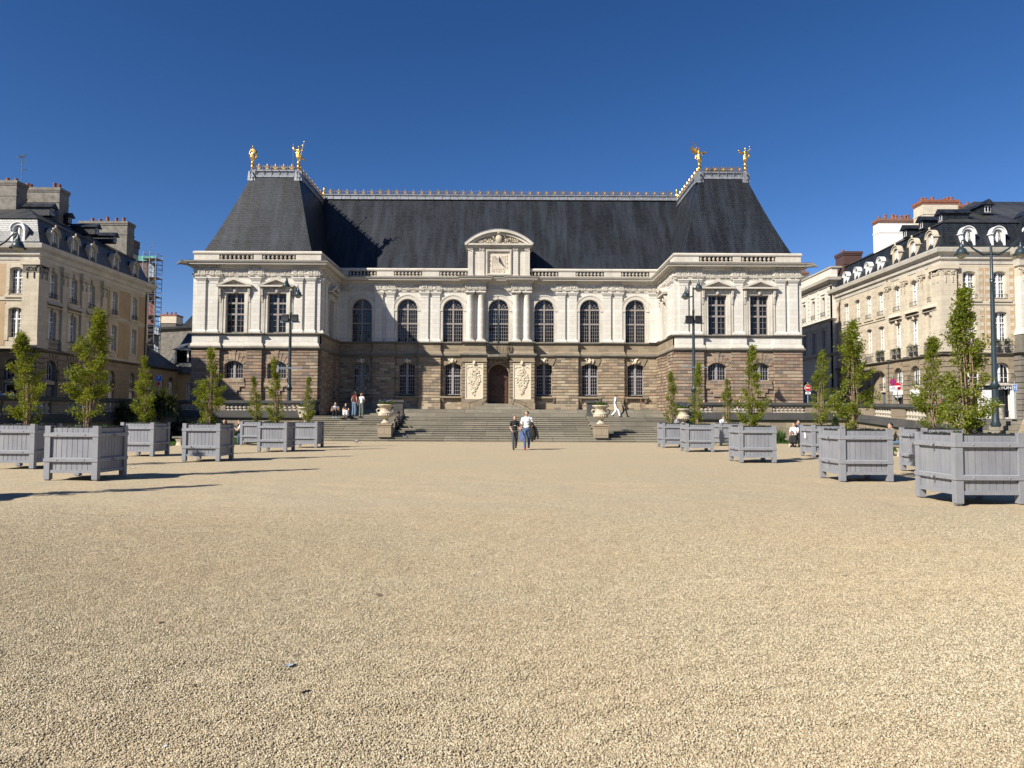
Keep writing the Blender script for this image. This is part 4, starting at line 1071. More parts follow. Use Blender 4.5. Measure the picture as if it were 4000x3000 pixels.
# grand steps
sp = MB(); n = 12; rise = LZ/n; trd = (YL-YB)/(n-1); SXL, SXR = -14.0, 11.4
for i in range(n):
    y0 = YB+i*trd; jit = .01*math.sin(i*3.1)
    sp.box(SXL, SXR, y0+.035+jit, (y0+trd+.3) if i < n-1 else YL+2, max(0, (i-1)*rise), (i+1)*rise-.045); sp.box(SXL, SXR, y0+jit, (y0+trd+.32) if i < n-1 else YL+2.02, (i+1)*rise-.045, (i+1)*rise)
for i in range(5):
    y0 = D2-4.3+i*.4; sp.box(-16.2, 13.6, y0, y0+1.0 if i < 4 else D2+.5, LZ+i*.138-.02, LZ+(i+1)*.138)
for i in range(4):
    w_ = 2.35-i*.33; sp.box(X0-w_, X0+w_, D2-2.3+i*.3, D2+.2, 2.27+i*.135-.01, 2.27+(i+1)*.135)
tag(sp.build('stone_steps', 'step'), 'wide flight of worn grey stone steps up to the palace', 'steps', kind='structure')
# small tufts of weeds on the steps
def blades(mb, c, n, h, spread, wd, seed, lean=.5, zfun=None):
    q = random.Random(seed)
    for _ in range(n):
        a = q.uniform(0, 6.28); rr_ = spread*math.sqrt(q.random()); x, y = c[0]+rr_*math.cos(a), c[1]+rr_*math.sin(a); hh = h*q.uniform(.5, 1.1)
        d = Vector((math.cos(a), math.sin(a)))*hh*lean*q.uniform(.2, 1); n_ = Vector((-math.sin(a), math.cos(a)))*wd
        mb.add([(x-n_.x, y-n_.y, c[2]), (x+n_.x, y+n_.y, c[2]), (x+d.x*.4+n_.x*.8, y+d.y*.4+n_.y*.8, c[2]+hh*.6), (x+d.x*.4-n_.x*.8, y+d.y*.4-n_.y*.8, c[2]+hh*.6), (x+d.x, y+d.y, c[2]+hh)], [(0, 1, 2, 3), (3, 2, 4)])

# ------------------------------------------------------------------ garden walls with balustrades
bal_w = baluster_mesh(.46, 'baluster', 1.5)
def garden_wall(label, p, q, zr0, zr1, groups, zb0=None, zb1=None, panels=(), flip=False, grp='balustraded garden walls'):
    """from p to q (left to right seen from the square), rail height going from zr0 to zr1"""
    p, q = Vector(p), Vector(q); L = (q-p).length; ang = math.atan2(q.y-p.y, q.x-p.x)
    t = thing('garden_wall', label, 'wall', (p.x, p.y, 0), ang, grp)
    zz = lambda u: zr0+(zr1-zr0)*u/L
    bb = lambda u: (zr0-.72 if zb0 is None else zb0+(zb1-zb0)*u/L)
    m = MB(); b = MB(); c = MB()
    def slab(mb, a, e, y0, y1, f0, f1):
        mb.add([(a,y0,f0(a)),(e,y0,f0(e)),(e,y1,f0(e)),(a,y1,f0(a)),(a,y0,f1(a)),(e,y0,f1(e)),(e,y1,f1(e)),(a,y1,f1(a))], [(0,3,2,1),(4,5,6,7),(0,1,5,4),(1,2,6,5),(2,3,7,6),(3,0,4,7)])
    slab(m, 0, L, .08, .5, lambda u: -.05, lambda u: bb(u)-.52)
    slab(b, 0, L, .0, .5, lambda u: bb(u)-.30, lambda u: bb(u)); slab(b, 0, L, -.10, .5, lambda u: bb(u)-.52, lambda u: bb(u)-.302)
    slab(c, 0, L, -.06, .46, lambda u: zz(u)-.2, lambda u: zz(u)); slab(c, 0, L, -.02, .42, lambda u: zz(u)-.26, lambda u: zz(u)-.201)
    x = 0
    die = MB()
    for a, e, n in groups+[(L, L, 0)]:
        if a > x+.02: slab(die, x, a, .06, .38, lambda u: bb(u)-.002, lambda u: zz(u)-.25)
        x = e
    m.build('retaining_wall', 'wallstone', t); b.build('plinth_band', 'black_stone', t); ro_ = c.build('coping', 'black_stone', t); die.build('pier', 'wallstone', t)
    for a, e, n in groups:
        for j in range(n):
            u = a+(e-a)*(j+.5)/n; h = zz(u)-.25-bb(u); o = link('baluster', bal_w, t, (u, .22, bb(u))); o.scale = (1, 1, h/.46)
    return t
def grp_at(pxs, p, flip=False): return pxs
u = lambda px, d=YW: W(px, 1600, d).x
garden_wall('balustraded stone wall under the left pavilion, ending at the steps', (-XW, YW), (-14.0, YW), 2.68, 2.68,
    [(.1, 2.6, 8), (3.4, 5.2, 6), (7.2, 9.6, 7)])
garden_wall('sunlit balustraded stone wall under the right pavilion, chalk marks on its dark band', (11.6, YW), (XW, YW), 2.68, 2.68,
    [(1.1, 3.0, 6), (4.2, 6.3, 7), (7.3, 9.7, 8)])
garden_wall('shaded balustraded stone wall along the left side of the square', (-XW-.0, 24), (-XW-.0, YW-.0), 2.35, 2.68,
    [(i*3.6+.8, i*3.6+3.0, 5) for i in range(7)], 1.25, 1.96)
garden_wall('sloping balustraded stone wall along the right side of the square', (XW, YW), (XW, 38.2), 2.68, 2.28,
    [(3.9, 6.1, 7), (7.7, 10.0, 7)], 1.96, 1.15)
# ramped wall end with scroll by the side stairs on the right
t = thing('scroll_wall', 'carved stone scroll ending the low wall beside the side stairs, right edge', 'wall', (XW+.9, 35.6, 0))
m = MB(); m.M = Matrix.Rotation(R(-62), 4, 'Z')
m.prism([(0, 0), (4.5, 0), (4.5, 2.5), (1.3, 1.95), (.35, 1.55), (.1, .9)], -.2, .25); m.build('ramp_wall', 'wallstone', t)
m = MB(); m.M = Matrix.Rotation(R(-62), 4, 'Z'); m.prism([(1.0, 2.0), (4.6, 2.66), (4.6, 2.86), (1.0, 2.2)], -.3, .35); m.build('coping', 'black_stone', t)
m = MB(); m.M = Matrix.Rotation(R(-62), 4, 'Z')
for cx, cz, r_ in ((.55, 1.72, .3), (.35, .75, .32)):
    m.tube([(cx+r_*(1-a/9)*math.cos(a), -.02, cz+r_*(1-a/9)*math.sin(a)) for a in [k*.6 for k in range(13)]], .10, 6)
m.box(-.1, 1.0, -.32, .3, 0, .22); m.build('scroll', 'dirty', t, True)
ss = MB()
for i in range(6): ss.box(XW-.1+i*.32, XW+2.4, 33.9, 38.2, i*.24, (i+1)*.24)
tag(ss.build('side_stairs', 'step'), 'short stone stairs from the square to the right hand street', 'steps', kind='structure')
# newel posts and stepped cheeks beside the steps
def cheek(x, label):
    t = thing('stair_pedestal', label, 'pedestal', (x, 45.2, 0), 0, 'pedestals dividing the steps')
    m = MB(); m.box(-.42, .42, -.42, .42, .27, 1.0); m.box(-.46, .46, -.46, .46, 1.0, 1.12); m.build('pedestal_block', 'wallstone', t)
    m = MB()
    for i in range(5): m.box(-.36, .36, .45+i*.9, 5.2, max(.3, .55+i*.2), .85+i*.2)
    m.build('cheek_wall', 'step', t)
    m = MB(); m.box(-.32, .32, 4.9, 5.6, 1.4, 2.55); m.box(-.4, .4, 4.82, 5.68, 2.55, 2.72); m.box(-.38, .38, 4.84, 5.66, 1.4, 1.75); m.build('newel', 'black_stone', t)
    return t
cheek(X0-6.65, 'stone pedestal with dark newel dividing the steps, under the left flowering urn')
cheek(X0+6.9, 'stone pedestal with dark newel dividing the steps, under the right flowering urn')
def urn(x, y, z, label, seed, s=1.0):
    t = thing('urn', label, 'urn', (x, y, z), 0, 'stone urns beside the steps')
    m = MB(); m.lathe([(.34, 0), (.36, .06), (.22, .16), (.15, .3), (.2, .38), (.42, .5), (.55, .66), (.57, .78), (.52, .84), (.50, .86), (.43, .9), (.42, 1.1), (.46, 1.2), (.62, 1.3), (.66, 1.36), (.64, 1.42), (.5, 1.42), (.45, 1.3)], seg=24)
    m.build('bowl', 'urn', t, True)
    gd = MB()
    for i in range(20): a = i*.314; gd.ell((.5*math.cos(a), .5*math.sin(a), .62), (.09, .09, .13), 6, 4)
    gd.build('gadroons', 'urn', t, 'all')
    for sx in (-1, 1):
        h = MB(); h.tube([(sx*.5, 0, .74), (sx*.66, 0, .8), (sx*.7, 0, .98), (sx*.58, 0, 1.1), (sx*.45, 0, 1.04)], [.06, .07, .07, .06, .05], 7); h.build('handle', 'urn', t, True)
    so = MB(); so.lathe([(.56, 1.36), (.2, 1.43)], seg=16); so.build('soil', 'soil', t)
    pl = MB(); blades(pl, (0, 0, 1.38), 260, .38, .55, .016, seed, .8); blades(pl, (0, 0, 1.36), 160, -.3, .62, .014, seed+1, 1.0)
    q = random.Random(seed)
    pl.build('flowering_plants', 'flowers', t, uv=False)
    fl = MB()
    for _ in range(26): a = q.uniform(0, 6.28); r_ = .5*math.sqrt(q.random()); fl.ell((r_*math.cos(a), r_*math.sin(a), 1.38+q.uniform(.2, .38)), .028, 5, 4)
    fl.build('blossoms', 'lilac', t)
    t.scale = (s*.82, s*.82, s*.84); return t
M['lilac'] = plain('pale lilac petals', (.30, .28, .55), .7)
urn(X0-6.65, 45.2, 1.12, 'weathered stone urn of flowers on the left pedestal amid the steps', 1)
urn(X0+6.9, 45.2, 1.12, 'weathered stone urn of flowers on the right pedestal amid the steps', 2)
urn(-14.5, 50.6, 1.0, 'stone urn at the left end of the steps, behind a planter', 3)
urn(12.1, 50.6, 1.0, 'stone urn at the right end of the steps, behind a planter', 4)
eb = MB()
for x, lab in ((-14.5, 'stone end block under the left end urn'), (12.1, 'stone end block under the right end urn')):
    t = thing('end_block', lab, 'pedestal', (x, 50.6, 0)); m = MB(); m.box(-.5, .5, -.6, 1.3, 0, .9); m.box(-.56, .56, -.66, 1.3, .9, 1.0); m.build('block', 'wallstone', t)
    m = MB(); m.box(-.38, .38, .62, 1.25, 1.0, 2.5); m.box(-.45, .45, .56, 1.3, 2.5, 2.7); m.build('newel', 'black_stone', t)
# lawns, shrubs
lw = MB(); lq = random.Random(5)
lw.box(-XW+.05, -17.3, 26, 38.4, -.05, .03); lw.box(-XW+.05, -14.5, 38.4, YW-.05, -.05, .03); lw.box(18.0, XW-.05, 26, 43.6, -.05, .03); lw.box(12.6, XW-.05, 43.6, YW-.05, -.05, .03)
lo_ = lw.build('lawn', 'grass'); tag(lo_, 'green lawn strips below the garden walls', 'lawn', kind='structure')
gr = MB()
for (a, b, c, d, n) in ((-17.4, -14.6, 38.3, 40, 500), (-24, -17.4, 36, 39.5, 700), (12.6, 18, 43.5, 45, 900), (17.8, 20, 34, 43.5, 500)):
    for _ in range(n):
        x, y = lq.uniform(a, b), lq.uniform(c, d); h = lq.uniform(.05, .12); e = lq.uniform(-.04, .04); gr.add([(x, y, .02), (x+.03, y, .02), (x+e, y+e, .02+h)], [(0, 1, 2)])
tag(gr.build('grass', 'grass', uv=False), 'grass blades along the lawn edges', 'grass', kind='stuff')
def leafy(mb, centers, per, rad, size, seed, flat=.0):
    q = random.Random(seed)
    for c in centers:
        for _ in range(per):
            p = Vector((q.gauss(0, 1), q.gauss(0, 1), q.gauss(0, .9)))*rad+Vector(c)
            n_ = Vector((q.uniform(-1, 1), q.uniform(-1, 1), q.uniform(-.3, 1))).normalized(); a = n_.orthogonal().normalized(); b = n_.cross(a)
            th = q.uniform(0, 6.28); u_ = a*math.cos(th)+b*math.sin(th); v_ = n_.cross(u_); s = size*q.uniform(.6, 1.3)
            mb.add([tuple(p-u_*s), tuple(p+v_*s*.55+n_*s*.15), tuple(p+u_*s), tuple(p-v_*s*.55+n_*s*.15)], [(0, 1, 2, 3)])
def shrub(name, label, cat, c, wx, wy, h, mat, seed, n=30, per=60, size=.06, grp=None):
    q = random.Random(seed); m = MB(); cs = []
    for _ in range(n):
        x, y, z = q.uniform(-1, 1), q.uniform(-1, 1), q.random(); k = math.sqrt(max(0, 1-z*z*.7)); cs.append((x*wx*k, y*wy*k, z*h))
    t = thing(name, label, cat, c, 0, grp)
    leafy(m, cs, per, .11, size, seed); m.build('foliage', mat, t, uv=False)
    s = MB()
    for _ in range(7): a = q.uniform(-.5, .5); s.tube([(a*wx, 0, 0), (a*wx*1.6, q.uniform(-.2, .2)*wy, h*.6)], [.025, .01], 5)
    s.build('stem', 'bark', t); return t
shrub('shrub', 'dark green low shrub against the wall behind the left bench', 'shrub', (-17.4, 49.5, 0), 2.2, .7, .95, 'leaf_dark', 21, 60, 60, .07)
shrub('shrub', 'dark shaded shrub bed left of the first left planters', 'shrub', (-21.2, 47, 0), 2.2, .9, 1.1, 'leaf_dark', 22, 60, 60, .07)
def irises(label, x0, x1, y, h, seed, n=900):
    m = MB(); q = random.Random(seed)
    for _ in range(n): blades(m, (q.uniform(x0, x1), y+q.uniform(-.6, .6), 0), 1, h*q.uniform(.6, 1.1), .02, .022, q.randint(0, 10**6), .25)
    o = m.build('iris_bed', 'iris', None, uv=False); return tag(o, label, 'flower bed', kind='stuff')
irises('bed of tall green iris leaves under the right garden wall', 14.2, 17.6, 46.5, 1.0, 31)
irises('bed of green iris leaves behind the right bench', 18.6, 21, 36.5, .8, 32, 500)
co_ = thing('topiary_cone', 'small dark clipped topiary cone in front of the right garden wall', 'shrub', (W(3262, 1600, 47).x, 47, 0))
m = MB(); cs = []
for k in range(60): z = .3+1.35*(k/60); r_ = .42*(1-(k/60))**.9; a = k*2.4; cs.append((r_*math.cos(a), r_*math.sin(a), z))
leafy(m, cs, 50, .05, .035, 8); m.build('foliage', 'leaf_dark', co_, uv=False); m = MB(); m.tube([(0, 0, 0), (0, 0, .5)], .04); m.build('stem', 'bark', co_)
def yucca(x, y, z, s, label, seed):
    t = thing('yucca', label, 'plant', (x, y, z), 0, 'yucca palms in the left garden')
    q = random.Random(seed); m = MB(); tr = MB()
    for hx, hy, hz in ((0, 0, 1.25), (.35, .15, .9), (-.3, .1, .8)):
        tr.tube([(hx*.2, hy*.2, 0), (hx*.7, hy*.7, hz*.6), (hx, hy, hz)], [.12, .1, .09], 8)
        for _ in range(170):
            a = q.uniform(0, 6.28); e = q.uniform(-.75, 1.35); d = Vector((math.cos(a)*math.cos(e), math.sin(a)*math.cos(e), math.sin(e))); L_ = q.uniform(.75, 1.05)
            n_ = Vector((-math.sin(a), math.cos(a), 0))*.024; b_ = Vector((hx, hy, hz)); mid = b_+d*L_*.55; tip = b_+d*L_-Vector((0, 0, .12+.15*q.random()))
            m.add([tuple(b_-n_), tuple(b_+n_), tuple(mid+n_*1.3), tuple(mid-n_*1.3), tuple(tip)], [(0, 1, 2, 3), (3, 2, 4)])
    m.build('leaves', 'palm', t, uv=False); tr.build('trunk', 'bark', t, True); t.scale = (s, s, s)
yucca(W(480, 1600, 44).x, 44, .5, 1.05, 'dark yucca with arching blades, left of the other one in the shaded garden', 3)
yucca(W(632, 1600, 46.5).x, 46.5, .9, 1.3, 'larger yucca partly behind a planter tree near the left pavilion', 4)

# ------------------------------------------------------------------ planters and their trees
PW, PH = 1.25, 1.27
def make_planter():
    t = thing('planter', '', 'planter', (0, 0, 0), 0, 'grey wooden planters lining the square')
    h = PW/2; lg = MB()
    for sx in (-1, 1):
        for sy in (-1, 1):
            p = MB(); a, b = sorted((sx*h, sx*(h-.13))); c, d = sorted((sy*h, sy*(h-.13)))
            p.box(a, b, c, d, .03, PH); p.frust((a+.02, b-.02, c+.02, d-.02), 0, (a+.02, b-.02, c+.02, d-.02), .03); p.build('post', 'planter', t)
    def side(k):
        Mx = Matrix.Rotation(R(90*k), 4, 'Z'); pl = MB(); pl.M = Mx; n = 8; w_ = (PW-.26)/n
        for i in range(n):
            x = -h+.13+i*w_; pl.box(x+.0025, x+w_-.0025, -h+.05, -h+.085, .24, PH-.05); pl.box(x+.008, x+w_-.008, -h+.047, -h+.06, .24, PH-.05)
        pl.box(-h+.13, h-.13, -h+.078, -h+.1, .25, PH-.06); pl.build('panel', 'planter', t)
        rl = MB(); rl.M = Mx
        rl.box(-h+.131, h-.131, -h+.015, -h+.07, .18, .25)
        for z, hh in ((.44, .075), (1.02, .075)):
            rl.box(-h-.012, h+.012, -h-.014, -h+.045, z, z+hh); rl.frust((-h+.13, h-.13, -h-.012, -h+.03), z+hh, (-h+.13, h-.13, -h+.02, -h+.03), z+hh+.02)
        rl.build('rail', 'planter', t)
        bo = MB(); bo.M = Mx
        for x in (-.32, .32):
            for z in (.48, 1.06): bo.ell((x, -h-.016, z), (.018, .012, .018), 8, 5)
        if k % 2 == 1:
            for z in (.49, 1.07): bo.box(-.05, .05, -h-.04, -h-.01, z-.02, z+.02); bo.tube([(0, -h-.03, z), (0, -h-.06, z-.06)], .015, 5)
        bo.build('bolts', 'planter', t, True)
    for k in range(4): side(k)
    so = MB(); so.box(-h+.08, h-.08, -h+.08, h-.08, 1.0, 1.17); so.build('soil', 'soil', t)
    rim = MB()
    for k in range(4):
        rim.M = Matrix.Rotation(R(90*k), 4, 'Z'); rim.box(-h+.13, h-.13, -h+.09, -h+.115, PH-.05, PH-.02)
        for i in range(4): rim.box(-.45+i*.3, -.42+i*.3, -h+.07, -h+.13, PH-.04, PH+.0)
    rim.build('metal_liner', 'iron', t)
    return t
def weeds(t, seed):
    m = MB(); q = random.Random(seed)
    for _ in range(60): blades(m, (q.uniform(-.5, .5), q.uniform(-.5, .5), 1.16), 3, q.choice((.08, .12, .16)), .05, .008, q.randint(0, 99999), 1.0)
    return m.build('ground_plants', 'flowers' if seed % 3 else 'grass', t, uv=False)
def make_tree(label, x, y, ztop, wid, seed, lean=0, per=1.0):
    t = thing('planter_tree', label, 'tree', (x, y, 1.15), 0, 'slender young trees growing in the planters')
    q = random.Random(seed); H = ztop-1.15; tr = MB(); cs = []
    ns = q.choice((5, 6, 7))
    lx = lambda z: lean*(z/H)**1.5
    for k in range(ns):
        a = 6.28*k/ns+q.uniform(-.4, .4); sp = wid*q.uniform(.25, .5); top = H*q.uniform(.55, .97)
        pts = [(.05*math.cos(a), .05*math.sin(a), 0)]
        for j in range(1, 6):
            f = j/5; z = top*f; b = sp*(math.sin(f*2.2)**.8 if f < .9 else .7)*(1-.45*f)
            pts.append((lx(z)+b*math.cos(a)+q.uniform(-.03, .03), b*math.sin(a)+q.uniform(-.03, .03), z))
        tr.tube(pts, [.020, .017, .014, .010, .007, .004], 6)
        for j in range(2, 6):
            for _ in range(2):
                p = Vector(pts[j]); aa = a+q.uniform(-1.6, 1.6); l_ = wid*q.uniform(.2, .5); e = p+Vector((math.cos(aa)*l_, math.sin(aa)*l_, l_*.7)); tr.tube([tuple(p), tuple(e)], [.008, .003], 4)
    tr.tube([(0, 0, -.05), (lx(H*.4), 0, H*.4), (lx(H*.9), 0, H*.9)], [.034, .022, .007], 7)
    m = MB(); n = int(108*H/2.7*(.6+.55*wid/.45))
    for i in range(n):
        f = ((i+q.random())/n); z = H*(.055+.945*f)
        env = wid*(.78+.64*min(1, f/.22) if f < .22 else 1.35*(1-((f-.22)/.78)**1.25)*.93+.12)*.74
        env *= .8+.42*noise.noise(Vector((f*7, seed*1.7, 0)))+.12
        a = q.uniform(0, 6.28); rr_ = env*math.sqrt(q.uniform(.03, 1))
        nn = noise.noise(Vector((math.cos(a)*1.2, f*5+seed, math.sin(a)*1.2)))
        if nn < -.12 and q.random() < .85: continue
        cs.append((lx(z)+rr_*math.cos(a), rr_*math.sin(a), z))
        if q.random() < .2:                                  # sprays that stick out
            for k_ in range(3): l_ = env*(.9+.28*k_); cs.append((lx(z)+l_*math.cos(a), l_*math.sin(a), z+.08*k_))
    for k_ in range(5): cs.append((lx(H)+q.uniform(-.04, .04), q.uniform(-.04, .04), H*(1-.03*k_)))
    leafy(m, cs, int(44*per), .056, .028, seed)
    tr.build('trunk', 'bark', t, True, uv=False); m.build('crown', 'leaf', t, uv=False)
    return t
PL = [ # kind of corner, corner px, py, tree top px/py, half width, lean, planter label, tree label
 ('fr', 128, 1834, 90, 1310, .50, 'grey wooden planter cut by the left edge of the photo', 'broad leafy young tree nearest the left edge of the photo'),
 ('fr', 380.5, 1879, 389, 1225, .45, 'largest grey wooden planter of the left side, standing in front', 'tall leaning young tree in the largest planter on the left'),
 ('fr', 598.6, 1784, 565, 1400, .38, 'grey wooden planter in front of the yuccas on the left', 'narrow young tree in front of the yuccas'),
 ('fr', 856, 1804, 825, 1382, .44, 'grey wooden planter in front of the left end of the left pavilion', 'bushy young tree in front of the left window of the left pavilion'),
 ('fl', 935.6, 1740, 990, 1473, .30, 'grey planter half hidden behind the scratched one, left side', 'thin young tree between the two basement windows of the left pavilion'),
 ('fr', 1118, 1766, 1068, 1410, .42, 'grey planter with scratched graffiti on its shaded side, left of the steps', 'young tree covering the second basement window of the left pavilion'),
 ('fr', 1238, 1750, 1207, 1475, .28, 'grey planter touching the left end of the steps', 'thin young tree in front of the left end urn'),
 ('fl', 2588, 1749.6, 2620, 1455, .36, 'grey planter touching the right end of the steps', 'young tree at the right end of the steps, left of the right pavilion lamp'),
 ('fl', 2682, 1766, 2728, 1423, .34, 'grey planter second from the steps on the right side', 'young tree in front of the lamp post of the right pavilion'),
 ('fl', 2812, 1741, 2840, 1485, .32, 'grey planter half hidden between two others on the right side', 'short thin young tree below the left basement window of the right pavilion'),
 ('fl', 2890.6, 1809, 2942, 1355, .44, 'grey planter standing alone in front of the right pavilion', 'tall young tree in front of the middle of the right pavilion'),
 ('fl', 3176, 1787, 3212, 1378, .48, 'grey planter with white scribble, behind the couple on the bench', 'young tree beside the red no entry sign'),
 ('fl', 3287, 1884, 3330, 1262, .46, 'large grey planter in front of the right corner house, second in size', 'tall young tree in the second largest planter on the right'),
 ('fl', 3610, 1852, 3640, 1335, .42, 'grey planter mostly hidden behind the nearest one on the right', 'young tree left of the tallest tree near the right edge'),
 ('fl', 3735, 1974, 3762, 1140, .40, 'nearest and largest grey planter, cut by the right edge of the photo', 'tallest young tree in the nearest planter, beside the right lamp post'),
]
proto = make_planter()
for i, (k, px, py, tx, ty, hw, pl, tl) in enumerate(PL):
    c = G(px, py); x = c.x+(-PW/2 if k == 'fr' else PW/2); y = c.y+PW/2
    o = proto if i == 0 else copy_tree(proto)
    o.location = (x, y, 0); o.rotation_euler.z = R(rnd.uniform(-1.2, 1.2)); o['label'] = pl; o['group'] = 'grey wooden planters lining the square'
    weeds(o, i)
    base = x+.02*math.sin(i*5); top = W(tx, ty, y)
    make_tree(tl, base, y, top.z, hw*.92, 100+i, top.x-base, 1.25 if y < 26 else .9)
o = copy_tree(proto); o.location = (-10.9, 12.3, 0); o['label'] = 'grey wooden planter just outside the left edge, only its shadow seen'
make_tree('young tree just outside the left edge, only its shadow seen', -10.9, 12.3, 3.9, .42, 133, .2, 1.0)
sc = MB(); 
for (px, py, d0) in ((3152, 1700, 0),):
    pass
# ------------------------------------------------------------------ town houses at both sides
BX = {-1: -38.7, 1: 35.0}; DF = 58.0
wTop = win_mesh(1.05, 1.95, .16, 2, [(1.5, 4), (.75, 2)], fr=.06, mul=.12, tr=.09, mun=.035, mat='whitewood', gl='glass_curtain')
wMid = win_mesh(1.05, 2.35, .10, 2, [(1.55, 4), (.85, 2)], fr=.06, mul=.12, tr=.09, mun=.035, mat='whitewood', gl='glass_curtain')
wMez = win_mesh(1.5, .95, .75, 2, [(1, 2)], fr=.06, mul=.1, tr=.08, mun=.035, mat='whitewood', gl='glass')
wMezS = win_mesh(1.0, 1.2, .5, 2, [(1, 4)], fr=.06, mul=.1, tr=.08, mun=.035, mat='whitewood', gl='glass')
wDor = win_mesh(.85, 1.05, .42, 2, [(1, 4)], fr=.06, mul=.1, tr=.08, mun=.03, mat='whitewood', gl='glass')
wShop = win_mesh(1.6, 2.5, 0, 1, [(1, 1)], fr=.1, mul=0, tr=.08, mat='shop_white', gl='glass')
def rail_mesh(wd, h, dep, mat='iron', scroll=True):
    m = MB()
    pth = [(-wd/2, 0), (-wd/2, -dep), (wd/2, -dep), (wd/2, 0)]
    for z in (.06, h): m.tube([(x, y, z) for x, y in pth], .02, 4)
    n = int(wd/.12)
    for i in range(n+1):
        x = -wd/2+wd*i/n; m.tube([(x, -dep, 0), (x, -dep, h)], .011, 4)
        if scroll and i % 2: m.tube([(x+.06*math.cos(a), -dep, h*.5+h*.2*math.sin(a)) for a in (0, 1.2, 2.4, 3.6, 4.8)], .012, 4)
    return m.mesh('balcony_railing', mat)
rlB = rail_mesh(1.5, .85, .35); rlS = rail_mesh(1.1, .4, .12, scroll=False); rlM = rail_mesh(1.7, .8, .25, scroll=False)
def dormer(root, Mx, x, z, big, stone, d=0):
    o = MB(); o.M = Mx @ Matrix.Translation((x, d, z)); s = .92 if big else .72
    w_ = .62*s
    for sg in (-1, 1):
        a, b = sorted((sg*.44*s, sg*w_)); o.box(a, b, 0, .3, 0, 1.2*s)
        a, b = sorted((sg*w_, sg*(w_+.02))); o.box(a, b, .1, 1.6, 0, 1.2*s)
    o.arch(0, 1.2*s-.02, .44*s, .63*s, -.02, .3, 0, 180, 12); o.arch(0, 1.2*s, .63*s, .70*s, -.12, .35, 0, 180, 12)
    for sg in (-1, 1): a, b = sorted((sg*.56*s, sg*.74*s)); o.box(a, b, -.12, .4, 1.14*s, 1.24*s)
    if stone == 'ashlar': o.ell((0, -.05, 2.05*s), (.09, .09, .11), 8, 6); o.box(-.05, .05, -.1, .0, 1.92*s, 2.0*s)
    t = o.build('dormer', stone, root)
    r_ = MB(); r_.M = o.M; r_.arch(0, 1.2*s, .02, .69*s, .36, 1.9, 0, 180, 10); r_.box(-.70*s, .70*s, .41, 1.7, 1.05*s, 1.2*s); r_.box(-.6*s, .6*s, .3, 1.7, 0, 1.05*s)
    r_.build('dormer_roof', 'slate', t)
    k = .78 if not big else 1.0
    m = Mx @ Matrix.Translation((x, d+.16, z+.06)) @ Matrix.Diagonal((s, 1, s, 1)).to_4x4()
    wo = link('window', wDor[0], t, mtx=m); link('pane', wDor[1], wo)
def capital(mb, x, z, y=-.2):
    for s in (-1, 1):
        mb.tube([(x+s*(.30-.16*(1-a/7)*math.cos(a)), y-.08, z+.12+.16*(1-a/7)*math.sin(a)) for a in [k*.8 for k in range(8)]], .055, 5)
        for k in range(4): mb.ell((x+s*.28, y-.06, z-.18-.13*k), (.07-.008*k, .06, .08), 6, 4)
    mb.box(x-.5, x+.5, y-.1, 0, z+.28, z+.38); blobs(mb, x, y-.04, z+.1, .3, .1, 8, .07, int(x*10))
